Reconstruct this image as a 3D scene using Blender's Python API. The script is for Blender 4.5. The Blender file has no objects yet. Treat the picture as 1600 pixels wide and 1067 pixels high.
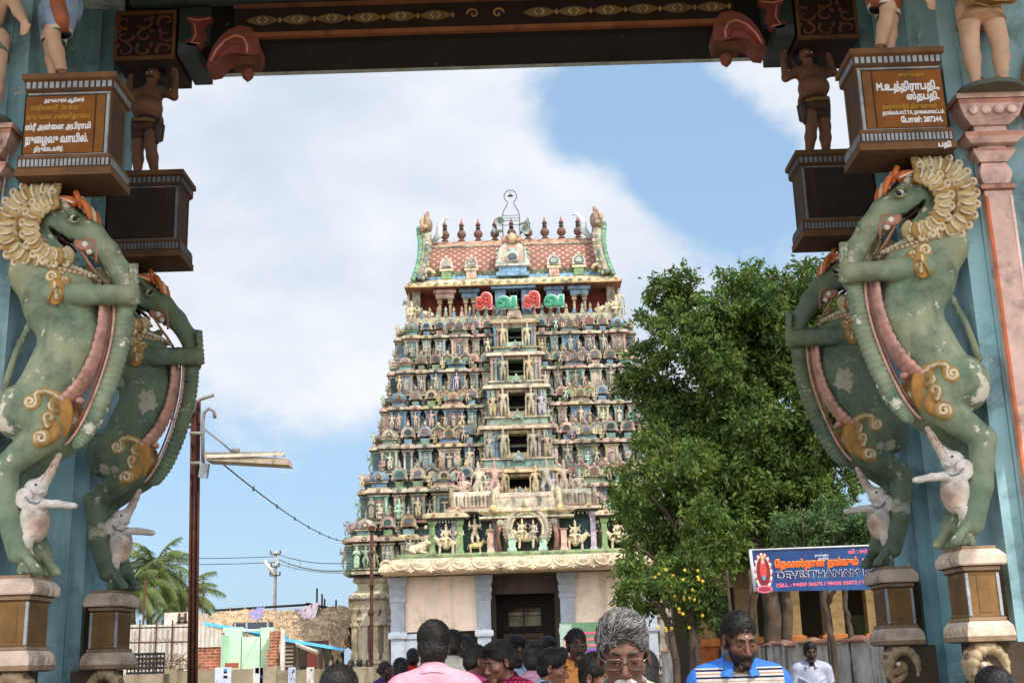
import bpy, math, random
import numpy as np
from mathutils import Vector, Matrix

C = bpy.context.scene.collection
scene = bpy.context.scene
R_ = math.radians
random.seed(7)
RNG = np.random.default_rng(11)

# ------------------------------------------------------------------ camera
F_PX, HOR, ROLL = 1900.0, 497.0, R_(1.75)
PITCH = math.atan(HOR / F_PX)
EYE = np.array([0.0, 0.0, 1.6])
_r0 = np.array([1.0, 0, 0])
_f = np.array([0, math.cos(PITCH), math.sin(PITCH)])
_u0 = np.array([0, -math.sin(PITCH), math.cos(PITCH)])
_r = math.cos(ROLL) * _r0 - math.sin(ROLL) * _u0
_u = math.sin(ROLL) * _r0 + math.cos(ROLL) * _u0
cam_data = bpy.data.cameras.new('camera')
cam = bpy.data.objects.new('camera', cam_data)
C.objects.link(cam)
scene.camera = cam
cam_data.sensor_width = 36
cam_data.lens = F_PX / 1600 * 36
cam_data.clip_end = 5000
cam.matrix_world = Matrix(((_r[0], _u[0], -_f[0], EYE[0]), (_r[1], _u[1], -_f[1], EYE[1]), (_r[2], _u[2], -_f[2], EYE[2]), (0, 0, 0, 1)))


def raydir(px, py):
    return _f + (px - 800) / F_PX * _r + (533.5 - py) / F_PX * _u


def pix(px, py, Y):
    """the world point seen at a place of the photograph, at ground distance Y"""
    d = raydir(px, py)
    return d * Y / d[1] + EYE


def pscale(px, py, Y):
    """metres per photograph pixel there"""
    d = raydir(px, py)
    return Y / d[1] / F_PX


# ------------------------------------------------------------------ sky and sun
SUN_EL, SUN_ROT = R_(48), R_(138)
w = bpy.data.worlds.new('World')
scene.world = w
w.use_nodes = True
nt = w.node_tree
N, L = nt.nodes, nt.links
bg = N['Background']
bg.inputs['Strength'].default_value = 0.12
sky = N.new('ShaderNodeTexSky')
sky.sky_type = 'NISHITA'
sky.sun_disc = False
sky.sun_elevation = SUN_EL
sky.sun_rotation = SUN_ROT
sky.air_density = 1.0
sky.dust_density = 1.2
sky.ozone_density = 1.6
tc = N.new('ShaderNodeTexCoord')
dirv = N.new('ShaderNodeVectorMath')
dirv.operation = 'NORMALIZE'
L.new(tc.outputs['Generated'], dirv.inputs[0])


def wmath(op, a, b=None, clamp=False):
    n = N.new('ShaderNodeMath')
    n.operation = op
    n.use_clamp = clamp
    for i, x in enumerate((a, b)):
        if x is None:
            continue
        if isinstance(x, (int, float)):
            n.inputs[i].default_value = x
        else:
            L.new(x, n.inputs[i])
    return n.outputs[0]


def wnoise(scale, detail, rough, off=(0, 0, 0), stretch=(1, 1, 1.6)):
    mp = N.new('ShaderNodeMapping')
    mp.inputs['Location'].default_value = off
    mp.inputs['Scale'].default_value = stretch
    L.new(dirv.outputs[0], mp.inputs[0])
    n = N.new('ShaderNodeTexNoise')
    n.inputs['Scale'].default_value = scale
    n.inputs['Detail'].default_value = detail
    n.inputs['Roughness'].default_value = rough
    L.new(mp.outputs[0], n.inputs['Vector'])
    return n.outputs['Fac']


# banks of cloud hung at fixed directions of the sky: (pixel x, y, angular radius in degrees, weight)
banks = [(560, 190, 10, .6), (400, 300, 8, .5), (660, 250, 9, .5), (520, 430, 8.5, .55), (890, 400, 4.5, .4), (850, 120, 3.2, -.45), (930, 190, 4, -.6), (1010, 262, 4, -.6), (1085, 335, 3.6, -.5), (1130, 260, 3, -.3), (1185, 340, 4.5, -.6), (1120, 200, 3.5, -.25), (350, 470, 6, .22),
         (1215, 140, 4.5, .6), (1060, 470, 5.5, .95), (1000, 420, 4, .5), (900, 480, 6, .2), (640, 510, 5, .15), (420, 700, 7, -.3), (300, 640, 5, -.2),
         (330, 880, 5, .05), (700, 80, 6, .3), (100, 300, 9, .4), (1350, 60, 5, .4), (1600, 560, 10, .3), (-400, 300, 16, .5), (2200, 300, 18, .5)]
acc = None
for bx, by, br, bw in banks:
    d = raydir(bx, by)
    d = d / np.linalg.norm(d)
    dp = N.new('ShaderNodeVectorMath')
    dp.operation = 'DOT_PRODUCT'
    L.new(dirv.outputs[0], dp.inputs[0])
    dp.inputs[1].default_value = tuple(d)
    mr = N.new('ShaderNodeMapRange')
    mr.interpolation_type = 'SMOOTHSTEP'
    mr.inputs['From Min'].default_value = math.cos(R_(br * 1.6))
    mr.inputs['From Max'].default_value = math.cos(R_(br * .1))
    mr.inputs['To Max'].default_value = bw
    L.new(dp.outputs['Value'], mr.inputs['Value'])
    acc = mr.outputs[0] if acc is None else wmath('ADD', acc, mr.outputs[0])
n1 = wnoise(5.2, 9, .55)
n2 = wnoise(2.1, 3, .5, (4, 1, 2))
n3 = wnoise(13, 8, .62, (1, 5, 3), (1, 1, 1.4))
sep = N.new('ShaderNodeSeparateXYZ')
L.new(dirv.outputs[0], sep.inputs[0])
behind = wmath('MULTIPLY', wmath('MULTIPLY', sep.outputs['Y'], -1.6, True), .55)  # cloud cover thickened behind the camera for ambient light
dens = wmath('ADD', wmath('ADD', wmath('ADD', acc, behind), wmath('MULTIPLY', wmath('SUBTRACT', n1, .5), 1.9)), wmath('ADD', wmath('MULTIPLY', wmath('SUBTRACT', n2, .5), .5), wmath('MULTIPLY', wmath('SUBTRACT', n3, .5), 1.5)))
cm = N.new('ShaderNodeMapRange')
cm.interpolation_type = 'SMOOTHSTEP'
cm.inputs['From Min'].default_value = .02
cm.inputs['From Max'].default_value = .86
L.new(dens, cm.inputs['Value'])
# thin haze whitens the blue towards the horizon
hz = N.new('ShaderNodeMapRange')
hz.inputs['From Min'].default_value = .5
hz.inputs['From Max'].default_value = 0.0
hz.inputs['To Min'].default_value = .62
hz.inputs['To Max'].default_value = .7
L.new(sep.outputs['Z'], hz.inputs['Value'])
m1 = N.new('ShaderNodeMix')
m1.data_type = 'RGBA'
L.new(hz.outputs[0], m1.inputs[0])
L.new(sky.outputs[0], m1.inputs[6])
m1.inputs[7].default_value = (2.95, 4.6, 6.4, 1)
cr = N.new('ShaderNodeMix')
cr.data_type = 'RGBA'
crm = N.new('ShaderNodeMapRange')
crm.inputs['From Min'].default_value = .38
crm.inputs['From Max'].default_value = .66
L.new(wnoise(4.6, 7, .58, (2, 7, 1)), crm.inputs['Value'])
L.new(crm.outputs[0], cr.inputs[0])
cr.inputs[6].default_value = (6.1, 6.3, 6.6, 1)
cr.inputs[7].default_value = (4.35, 4.95, 5.8, 1)
m2 = N.new('ShaderNodeMix')
m2.data_type = 'RGBA'
L.new(cm.outputs[0], m2.inputs[0])
L.new(m1.outputs[2], m2.inputs[6])
cb = N.new('ShaderNodeMix')      # unseen clouds behind the camera, brightened to light the gate
cb.data_type = 'RGBA'
L.new(wmath('MULTIPLY', sep.outputs['Y'], -2.5, True), cb.inputs[0])
L.new(cr.outputs[2], cb.inputs[6])
cb.inputs[7].default_value = (23, 22.6, 22.2, 1)
L.new(cb.outputs[2], m2.inputs[7])
L.new(m2.outputs[2], bg.inputs['Color'])

sl = bpy.data.lights.new('sun', 'SUN')
sl.energy = 3.4
sl.angle = R_(.5)
sl.color = (1.0, .95, .86)
so = bpy.data.objects.new('sun', sl)
C.objects.link(so)
sd = Vector((math.sin(SUN_ROT) * math.cos(SUN_EL), math.cos(SUN_ROT) * math.cos(SUN_EL), math.sin(SUN_EL)))
so.rotation_euler = sd.to_track_quat('Z', 'Y').to_euler()
so.location = (20, -20, 40)
scene.view_settings.view_transform = 'Standard'
scene.view_settings.look = 'None'
scene.view_settings.exposure = 0.35
scene.view_settings.gamma = 1.0


# ------------------------------------------------------------------ object helpers
def tag(o, label=None, cat=None, group=None, kind=None):
    if label:
        o['label'] = label
    if cat:
        o['category'] = cat
    if group:
        o['group'] = group
    if kind:
        o['kind'] = kind
    return o


WLOC = {}


def empty(name, loc, label=None, cat=None, group=None):
    o = bpy.data.objects.new(name, None)
    C.objects.link(o)
    o.empty_display_size = .2
    o.location = loc
    WLOC[o.name] = np.array(loc, float)
    return tag(o, label, cat, group)


def mkmesh(name, v, f, mat, cols=None, smooth=None, mats=None):
    me = bpy.data.meshes.new(name)
    v = np.asarray(v, np.float32)
    if isinstance(f, np.ndarray):
        me.vertices.add(len(v))
        me.vertices.foreach_set('co', v.ravel())
        nf, k = f.shape
        me.loops.add(nf * k)
        me.loops.foreach_set('vertex_index', f.astype(np.int32).ravel())
        me.polygons.add(nf)
        me.polygons.foreach_set('loop_start', np.arange(0, nf * k, k, dtype=np.int32))
        me.update(calc_edges=True)
        lens = np.full(nf, k)
    else:
        me.from_pydata(v.tolist(), [], f)
        lens = np.array([len(x) for x in f])
    for m in (mat if isinstance(mat, (list, tuple)) else [mat]):
        me.materials.append(m)
    if mats is not None:
        me.polygons.foreach_set('material_index', np.asarray(mats, np.int32))
    if smooth is not None:
        s = np.full(len(lens), bool(smooth)) if np.isscalar(smooth) else np.asarray(smooth, bool)
        me.polygons.foreach_set('use_smooth', s)
    if cols is not None:
        a = me.color_attributes.new('Col', 'FLOAT_COLOR', 'CORNER')
        c = np.asarray(cols, np.float32)
        c = np.concatenate([c, np.ones((len(c), 1), np.float32)], 1)
        a.data.foreach_set('color', np.repeat(c, lens, axis=0).ravel())
    me.update()
    return me


def link_mesh(name, me, parent=None, loc=(0, 0, 0)):
    o = bpy.data.objects.new(name, me)
    C.objects.link(o)
    o.location = loc
    if parent is not None:
        o.parent = parent
        WLOC[o.name] = WLOC[parent.name] + np.array(loc, float)
    else:
        WLOC[o.name] = np.array(loc, float)
    return o


def obj(name, v, f, mat, parent=None, cols=None, smooth=None, mats=None):
    """vertices given in world space; parts keep the origin of their thing"""
    v = np.asarray(v, float)
    if parent is None:
        org = np.array([(v[:, 0].min() + v[:, 0].max()) / 2, (v[:, 1].min() + v[:, 1].max()) / 2, v[:, 2].min()])
        return link_mesh(name, mkmesh(name, v - org, f, mat, cols, smooth, mats), None, org)
    return link_mesh(name, mkmesh(name, v - WLOC[parent.name], f, mat, cols, smooth, mats), parent)


KIDS = {}


def copy_tree(o, parent=None):
    c = o.copy()
    C.objects.link(c)
    if parent is not None:
        c.parent = parent
    WLOC[c.name] = WLOC[o.name]
    for ch in list(o.children):
        copy_tree(ch, c)
    return c


def rotm(rx=0, ry=0, rz=0):
    return np.array((Matrix.Rotation(rz, 3, 'Z') @ Matrix.Rotation(ry, 3, 'Y') @ Matrix.Rotation(rx, 3, 'X')))


class MB:
    """collects shapes (world space) into one mesh"""

    def __init__(s, M=None, t=None):
        s.v, s.f, s.c, s.sm, s.n = [], [], [], [], 0
        s.M, s.t = M, t

    def add(s, v, f, c=(.5, .5, .5), smooth=False):
        v = np.asarray(v, float)
        if s.M is not None:
            v = v @ s.M.T
        if s.t is not None:
            v = v + s.t
        k = s.n
        s.v.append(v)
        s.n += len(v)
        for i, q in enumerate(f):
            s.f.append(tuple(k + a for a in q))
            s.c.append(c[i] if isinstance(c, list) else c)
            s.sm.append(smooth)

    def box(s, cx, cy, cz, sx, sy, sz, c=(.5, .5, .5), R=None):
        a = np.array([[x, y, z] for z in (-.5, .5) for y in (-.5, .5) for x in (-.5, .5)]) * (sx, sy, sz)
        if R is not None:
            a = a @ R.T
        s.add(a + (cx, cy, cz), [(0, 2, 3, 1), (4, 5, 7, 6), (0, 1, 5, 4), (2, 6, 7, 3), (0, 4, 6, 2), (1, 3, 7, 5)], c)

    def span(s, x0, x1, y0, y1, z0, z1, c=(.5, .5, .5)):
        s.box((x0 + x1) / 2, (y0 + y1) / 2, (z0 + z1) / 2, abs(x1 - x0), abs(y1 - y0), abs(z1 - z0), c)

    def loft(s, cx, cy, secs, c=(.5, .5, .5)):
        """stack of rectangles (hx, hy, z[, colour of the band above])"""
        v, f, cl = [], [], []
        for q in secs:
            hx, hy, z = q[:3]
            v += [(cx - hx, cy - hy, z), (cx + hx, cy - hy, z), (cx + hx, cy + hy, z), (cx - hx, cy + hy, z)]
        for i in range(len(secs) - 1):
            cc = secs[i][3] if len(secs[i]) > 3 else c
            for j in range(4):
                f.append((4 * i + j, 4 * i + (j + 1) % 4, 4 * i + 4 + (j + 1) % 4, 4 * i + 4 + j))
                cl.append(cc)
        f += [(3, 2, 1, 0), tuple(4 * (len(secs) - 1) + j for j in range(4))]
        cl += [cl[0], cl[-1]]
        s.add(v, f, cl)

    def lathe(s, prof, n, cx, cy, cz, c=(.5, .5, .5), smooth=True, rib=0, sx=1, sy=1):
        v, f, cl = [], [], []
        for q in prof:
            r, z = q[:2]
            for j in range(n):
                a = 2 * math.pi * (j + .5) / n
                rr = r * (1 + (rib if j % 2 else -rib))
                v.append((cx + rr * math.cos(a) * sx, cy + rr * math.sin(a) * sy, cz + z))
        for i in range(len(prof) - 1):
            cc = prof[i][2] if len(prof[i]) > 2 else c
            for j in range(n):
                f.append((i * n + j, i * n + (j + 1) % n, (i + 1) * n + (j + 1) % n, (i + 1) * n + j))
                cl.append(cc)
        f += [tuple(range(n))[::-1], tuple((len(prof) - 1) * n + j for j in range(n))]
        cl += [cl[0], cl[-1]]
        s.add(v, f, cl, smooth)

    def tube(s, pts, rad, n=8, c=(.5, .5, .5), smooth=True, flat=1.0):
        pts = np.asarray(pts, float)
        m = len(pts)
        rad = [rad] * m if np.isscalar(rad) else rad
        tg = np.gradient(pts, axis=0)
        tg /= np.linalg.norm(tg, axis=1)[:, None] + 1e-9
        up = np.array([0, -1.0, 0]) if abs(tg[0][1]) < .9 else np.array([1.0, 0, 0])
        v, f = [], []
        for i in range(m):
            a = np.cross(tg[i], up)
            a /= np.linalg.norm(a) + 1e-9
            b = np.cross(a, tg[i])
            up = b
            for j in range(n):
                t = 2 * math.pi * j / n
                v.append(pts[i] + rad[i] * (math.cos(t) * a + flat * math.sin(t) * b))
        for i in range(m - 1):
            for j in range(n):
                f.append((i * n + j, (i + 1) * n + j, (i + 1) * n + (j + 1) % n, i * n + (j + 1) % n))
        f += [tuple(range(n)), tuple((m - 1) * n + j for j in range(n))[::-1]]
        s.add(v, f, c, smooth)

    def prism(s, poly, y0, y1, c=(.5, .5, .5), c2=None):
        """outline in x, z with a thickness in y (y0 in front)"""
        n = len(poly)
        v = [(x, y0, z) for x, z in poly] + [(x, y1, z) for x, z in poly]
        f = [tuple(range(n)), tuple(range(2 * n - 1, n - 1, -1))]
        f += [(i, n + i, n + (i + 1) % n, (i + 1) % n) for i in range(n)]
        s.add(v, f, [c, c] + [c2 or c] * n)

    def ball(s, cx, cy, cz, rx, ry=None, rz=None, c=(.5, .5, .5), n=8, m=6, R=None):
        ry = rx if ry is None else ry
        rz = rx if rz is None else rz
        v = []
        for i in range(m + 1):
            p = math.pi * i / m
            for j in range(n):
                t = 2 * math.pi * j / n
                v.append((math.sin(p) * math.cos(t) * rx, math.sin(p) * math.sin(t) * ry, -math.cos(p) * rz))
        v = np.array(v)
        if R is not None:
            v = v @ R.T
        f = [(i * n + j, i * n + (j + 1) % n, (i + 1) * n + (j + 1) % n, (i + 1) * n + j) for i in range(m) for j in range(n)]
        s.add(v + (cx, cy, cz), f, c, True)

    def build(s, name, mat, parent=None):
        return obj(name, np.concatenate(s.v), s.f, mat, parent, s.c, s.sm)


# ------------------------------------------------------------------ smooth solids (distance fields meshed by surface nets)
class SDF:
    def __init__(s, lo, hi, h, axes=None):
        if axes is None:
            axes = [np.arange(lo[i] - 2 * h, hi[i] + 2.5 * h, h) for i in range(3)]
        s.ax = [np.asarray(a, float) for a in axes]
        s.F = np.full([len(a) for a in s.ax], 1.0, np.float32)
        s.h = h

    def _sl(s, lo, hi):
        sl = []
        for i in range(3):
            a = np.searchsorted(s.ax[i], lo[i])
            b = np.searchsorted(s.ax[i], hi[i])
            sl.append(slice(max(0, a - 1), min(len(s.ax[i]), b + 1)))
        return tuple(sl)

    def _put(s, sl, d, k, sub):
        F = s.F[sl]
        if F.size == 0:
            return
        if sub:
            a, b = F, -d
            if k > 0:
                hh = np.clip(.5 - .5 * (b - a) / k, 0, 1)
                s.F[sl] = b * (1 - hh) + a * hh + k * hh * (1 - hh)
            else:
                s.F[sl] = np.maximum(a, b)
        else:
            if k > 0:
                hh = np.clip(.5 + .5 * (d - F) / k, 0, 1)
                s.F[sl] = d * (1 - hh) + F * hh - k * hh * (1 - hh)
            else:
                s.F[sl] = np.minimum(F, d)

    def ell(s, c, r, k=.02, R=None, sub=False):
        c = np.asarray(c, float)
        r = np.asarray([r] * 3 if np.isscalar(r) else r, float)
        m = (r.max() if R is not None else r) + k + 3 * s.h
        sl = s._sl(c - m, c + m)
        X = s.ax[0][sl[0]][:, None, None] - c[0]
        Y = s.ax[1][sl[1]][None, :, None] - c[1]
        Z = s.ax[2][sl[2]][None, None, :] - c[2]
        if R is not None:
            X, Y, Z = (R[0, i] * X + R[1, i] * Y + R[2, i] * Z for i in range(3))
        k0 = np.sqrt((X / r[0]) ** 2 + (Y / r[1]) ** 2 + (Z / r[2]) ** 2)
        k1 = np.sqrt((X / r[0] ** 2) ** 2 + (Y / r[1] ** 2) ** 2 + (Z / r[2] ** 2) ** 2) + 1e-9
        s._put(sl, k0 * (k0 - 1) / k1, k, sub)

    def cap(s, a, b, r1, r2=None, k=.02, sub=False, ys=1.0):
        a, b = np.asarray(a, float), np.asarray(b, float)
        r2 = r1 if r2 is None else r2
        m = max(r1, r2) * max(1, ys) + k + 3 * s.h
        sl = s._sl(np.minimum(a, b) - m, np.maximum(a, b) + m)
        X = s.ax[0][sl[0]][:, None, None] - a[0]
        Y = (s.ax[1][sl[1]][None, :, None] - a[1]) / ys
        Z = s.ax[2][sl[2]][None, None, :] - a[2]
        ba = b - a
        ba[1] /= ys
        t = np.clip((X * ba[0] + Y * ba[1] + Z * ba[2]) / (ba @ ba + 1e-12), 0, 1)
        d = np.sqrt((X - t * ba[0]) ** 2 + (Y - t * ba[1]) ** 2 + (Z - t * ba[2]) ** 2) - (r1 + (r2 - r1) * t)
        s._put(sl, d, k, sub)

    def chain(s, pts, rad, k=.02, ys=1.0):
        for i in range(len(pts) - 1):
            s.cap(pts[i], pts[i + 1], rad[i], rad[i + 1], k, ys=ys)

    def half(s, axis, val, keep_less, k=0):
        """cut by a plane across an axis"""
        A = s.ax[axis] - val
        shp = [1, 1, 1]
        shp[axis] = -1
        d = A.reshape(shp) * (1 if keep_less else -1)
        s.F = np.maximum(s.F, d.astype(np.float32))

    def mesh(s):
        F = s.F
        S = F < 0
        xs, ys, zs = s.ax
        cnt = np.zeros([n - 1 for n in F.shape], np.int8)
        for a in (0, 1):
            for b in (0, 1):
                for c in (0, 1):
                    cnt += S[a:F.shape[0] - 1 + a, b:F.shape[1] - 1 + b, c:F.shape[2] - 1 + c]
        act = (cnt > 0) & (cnt < 8)
        I, J, K = np.where(act)
        idx = np.full(act.shape, -1, np.int64)
        idx[I, J, K] = np.arange(len(I))
        accp = np.zeros((len(I), 3))
        num = np.zeros(len(I))
        cs = [(a, b, c) for a in (0, 1) for b in (0, 1) for c in (0, 1)]
        for p in cs:
            for q in cs:
                if sum(q) - sum(p) != 1 or any(q[i] < p[i] for i in range(3)):
                    continue
                fa = F[I + p[0], J + p[1], K + p[2]]
                fb = F[I + q[0], J + q[1], K + q[2]]
                m = (fa < 0) != (fb < 0)
                t = np.where(m, fa / np.where(m, fa - fb, 1), 0)
                P = np.stack([xs[I + p[0]] * (1 - t) + xs[I + q[0]] * t, ys[J + p[1]] * (1 - t) + ys[J + q[1]] * t, zs[K + p[2]] * (1 - t) + zs[K + q[2]] * t], 1)
                accp += P * m[:, None]
                num += m
        V = accp / np.maximum(num, 1)[:, None]
        faces = []
        for ax in range(3):
            A = np.moveaxis(S, ax, 0)
            D = np.moveaxis(idx, ax, 0)
            ch = A[:-1] != A[1:]
            ch[:, 0, :] = ch[:, -1, :] = False
            ch[:, :, 0] = ch[:, :, -1] = False
            i, j, k = np.where(ch)
            q = np.stack([D[i, j - 1, k - 1], D[i, j, k - 1], D[i, j, k], D[i, j - 1, k]], 1)
            flip = ~A[i, j, k]
            if ax == 1:
                flip = ~flip
            q[flip] = q[flip][:, ::-1]
            faces.append(q)
        f = np.concatenate(faces)
        return V, f[(f >= 0).all(1)]


# ------------------------------------------------------------------ materials
def S(r, g, b):
    return tuple((x / 255 / 12.92) if x / 255 <= .04045 else ((x / 255 + .055) / 1.055) ** 2.4 for x in (r, g, b))


def mat(name, col, rough=.75, var=.2, vscale=4.0, dirt=None, flake=None, bump=.15, bscale=25.0, metal=0.0, spec=.3, col2=None, streak=None, sheen=0, trans=0):
    m = bpy.data.materials.new(name)
    m.use_nodes = True
    nt = m.node_tree
    N, L = nt.nodes, nt.links
    p = N['Principled BSDF']
    p.inputs['Roughness'].default_value = rough
    p.inputs['Metallic'].default_value = metal
    p.inputs['Specular IOR Level'].default_value = spec
    tc = N.new('ShaderNodeTexCoord')

    def noise(scale, detail=5, rg=.6, stretch=None, seed=0.0):
        n = N.new('ShaderNodeTexNoise')
        n.inputs['Scale'].default_value = scale
        n.inputs['Detail'].default_value = detail
        n.inputs['Roughness'].default_value = rg
        mp = N.new('ShaderNodeMapping')
        mp.inputs['Location'].default_value = (seed, seed * .7, seed * 1.3)
        if stretch:
            mp.inputs['Scale'].default_value = stretch
        L.new(tc.outputs['Object'], mp.inputs[0])
        L.new(mp.outputs[0], n.inputs['Vector'])
        return n.outputs['Fac']

    def ramp(src, a, b, lo=0.0, hi=1.0):
        r = N.new('ShaderNodeMapRange')
        r.inputs['From Min'].default_value = a
        r.inputs['From Max'].default_value = b
        r.inputs['To Min'].default_value = lo
        r.inputs['To Max'].default_value = hi
        L.new(src, r.inputs['Value'])
        return r.outputs[0]

    def mix(fac, a, b, blend='MIX'):
        x = N.new('ShaderNodeMix')
        x.data_type = 'RGBA'
        x.blend_type = blend
        for s, i in ((fac, 0), (a, 6), (b, 7)):
            if isinstance(s, (int, float)):
                x.inputs[i].default_value = s
            elif isinstance(s, tuple):
                x.inputs[i].default_value = s + (1,)
            else:
                L.new(s, x.inputs[i])
        return x.outputs[2]
    m_ctx = dict(N=N, L=L, tc=tc, noise=noise, ramp=ramp, mix=mix, p=p)
    if callable(col):
        base = col(m_ctx)
    elif col == 'attr':
        a = N.new('ShaderNodeVertexColor')
        a.layer_name = 'Col'
        base = a.outputs[0]
    elif col == 'obj':
        a = N.new('ShaderNodeObjectInfo')
        base = a.outputs['Color']
    else:
        base = mix(ramp(noise(vscale * .6, 4, .6, seed=5.0), .35, .65), tuple(col), tuple(col2)) if col2 else tuple(col)
    if var:
        v = ramp(noise(vscale), .3, .7, 1 - var, 1 + var)
        cmb = N.new('ShaderNodeCombineXYZ')
        for i in range(3):
            L.new(v, cmb.inputs[i])
        base = mix(1.0, base, cmb.outputs[0], 'MULTIPLY')
    if streak:
        base = mix(ramp(noise(streak[2], 6, .65, (1, 1, .12), 3.0), .52, .68, 0, streak[1]), base, tuple(streak[0]))
    if dirt:
        base = mix(ramp(noise(dirt[2], 7, .7, seed=9.0), .5, .68, 0, dirt[1]), base, tuple(dirt[0]))
    if flake:
        base = mix(ramp(noise(flake[2], 8, .62, seed=17.0), flake[1], flake[1] + .025), base, tuple(flake[0]))
        base = mix(ramp(noise(flake[2] * 4, 6, .6, seed=27.0), flake[1] + .035, flake[1] + .06), base, tuple(flake[0]))
    if isinstance(base, tuple):
        p.inputs['Base Color'].default_value = base + (1,)
    else:
        L.new(base, p.inputs['Base Color'])
    if bump:
        b = N.new('ShaderNodeBump')
        b.inputs['Strength'].default_value = bump
        b.inputs['Distance'].default_value = .02
        L.new(noise(bscale, 6, .65, seed=2.0), b.inputs['Height'])
        L.new(b.outputs[0], p.inputs['Normal'])
    if trans:
        tr = N.new('ShaderNodeBsdfTranslucent')
        if isinstance(base, tuple):
            tr.inputs[0].default_value = base + (1,)
        else:
            L.new(base, tr.inputs[0])
        ms = N.new('ShaderNodeMixShader')
        ms.inputs[0].default_value = trans
        L.new(p.outputs[0], ms.inputs[1])
        L.new(tr.outputs[0], ms.inputs[2])
        L.new(ms.outputs[0], N['Material Output'].inputs[0])
    return m


GRIME = (.035, .03, .025)
M_attr = mat('weathered_paint', 'attr', .8, .22, 6, dirt=(GRIME, .55, 5), bump=.3, bscale=30)
M_attr_plain = mat('plain_paint', 'attr', .7, .12, 5, bump=.08)
M_stucco = mat('tower_stucco', 'attr', .85, .3, 2.6, dirt=((.05, .048, .04), .85, 2.1), streak=((.045, .04, .036), .65, 2.8), bump=.5, bscale=14)
M_figure = mat('statue_stucco', 'obj', .85, .35, 7, dirt=((.09, .08, .06), .8, 4), bump=.5, bscale=30)
M_granite = mat('granite', 'attr', .9, .25, 1.8, dirt=((.07, .06, .05), .8, 1.1), streak=((.05, .045, .04), .7, 1.6), bump=.5, bscale=10)


def text_obj(name, body, size, origin, xdir, zdir, m, parent, bevel=.05, thick=.3, align='LEFT', spacing=1.0, width=None, fill=False):
    """raised lettering: outline strokes of the font, laid on a surface"""
    cu = bpy.data.curves.new(name, 'FONT')
    cu.body = body
    cu.fill_mode = 'BOTH' if fill else 'NONE'
    cu.extrude = .02 if fill else 0
    cu.bevel_depth = bevel
    cu.bevel_resolution = 1
    cu.resolution_u = 5
    cu.align_x = align
    cu.space_character = spacing
    o = bpy.data.objects.new(name, cu)
    C.objects.link(o)
    dg = bpy.context.evaluated_depsgraph_get()
    dg.update()
    me = bpy.data.meshes.new_from_object(o.evaluated_get(dg))
    bpy.data.objects.remove(o)
    n = len(me.vertices)
    v = np.empty(n * 3, np.float32)
    me.vertices.foreach_get('co', v)
    v = v.reshape(-1, 3).astype(float)
    sx = size
    if width:
        sx = width / (v[:, 0].max() - v[:, 0].min())
        if align == 'LEFT':
            v[:, 0] -= v[:, 0].min()
    X = np.asarray(xdir, float)
    X /= np.linalg.norm(X)
    Z = np.asarray(zdir, float)
    Z /= np.linalg.norm(Z)
    Y = np.cross(X, Z)
    wv = np.asarray(origin) + v[:, :1] * sx * X + v[:, 1:2] * size * Z - v[:, 2:3] * size * thick * -Y
    fs = [tuple(p.vertices) for p in me.polygons]
    bpy.data.meshes.remove(me)
    return obj(name, wv, fs, m, parent, smooth=True)


# ================================================================== ground
def plane(name, x0, x1, y0, y1, z, m, n=1):
    me = mkmesh(name, [(x0, y0, z), (x1, y0, z), (x1, y1, z), (x0, y1, z)], [(0, 1, 2, 3)], m)
    o = link_mesh(name, me)
    return tag(o, kind='structure')


M_ground = mat('dusty_ground', S(165, 145, 118), .95, .2, .3, col2=S(140, 122, 98), bump=.3, bscale=3)
M_road = mat('worn_asphalt', S(120, 112, 104), .9, .2, .8, dirt=(S(160, 140, 115), .7, .4), bump=.3, bscale=20)
plane('ground', -900, 900, -300, 1800, 0, M_ground)
plane('road', -4.4, 4.4, -60, 52, .004, M_road)


# ================================================================== human figures
def hand(s, wrist, d, nrm, size, curl=.3, side=1, k=.4):
    """palm, four fingers of their own length and a thumb from the side of the palm"""
    d = np.asarray(d, float)
    d /= np.linalg.norm(d)
    nrm = np.asarray(nrm, float)
    nrm = nrm - d * (nrm @ d)
    nrm /= np.linalg.norm(nrm)
    lat = np.cross(d, nrm) * side
    w = np.asarray(wrist, float)
    r = size * .085
    for i in (-1.5, -.5, .5, 1.5):
        a = w + d * size * .12 + lat * i * size * .09
        b = w + d * size * .5 + lat * i * size * .125
        s.cap(a, b, r * 1.5, r * 1.25, k * r)
        ln = {-1.5: .34, -.5: .44, .5: .48, 1.5: .42}[i] * size
        d1 = d * math.cos(curl) + nrm * math.sin(curl)
        d2 = d * math.cos(curl * 2.2) + nrm * math.sin(curl * 2.2)
        m = b + d1 * ln * .5
        s.cap(b, m, r * 1.05, r * .95, k * r * .6)
        s.cap(m, m + d2 * ln * .5, r * .95, r * .75, k * r * .6)
    t0 = w + d * size * .18 + lat * size * .12
    t1 = t0 + (d * .55 + lat * .8) * size * .25
    s.cap(w + d * size * .1, t0, r * 1.3, r * 1.2, k * r)
    s.cap(t0, t1, r * 1.15, r, k * r)
    s.cap(t1, t1 + (d * .9 + lat * .25 + nrm * .4) * size * .2, r, r * .8, k * r)


BASE_J = dict(pel=(0, 0, .53), che=(0, 0, .73), nec=(0, .005, .835), hea=(0, -.008, .915),
              shR=(-.115, 0, .80), elR=(-.15, .01, .64), wrR=(-.15, -.04, .5), shL=(.115, 0, .80), elL=(.15, .01, .64), wrL=(.15, -.04, .5),
              hiR=(-.055, 0, .51), knR=(-.06, -.015, .285), anR=(-.06, .01, .05), hiL=(.055, 0, .51), knL=(.06, -.015, .285), anL=(.06, .01, .05))


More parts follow.
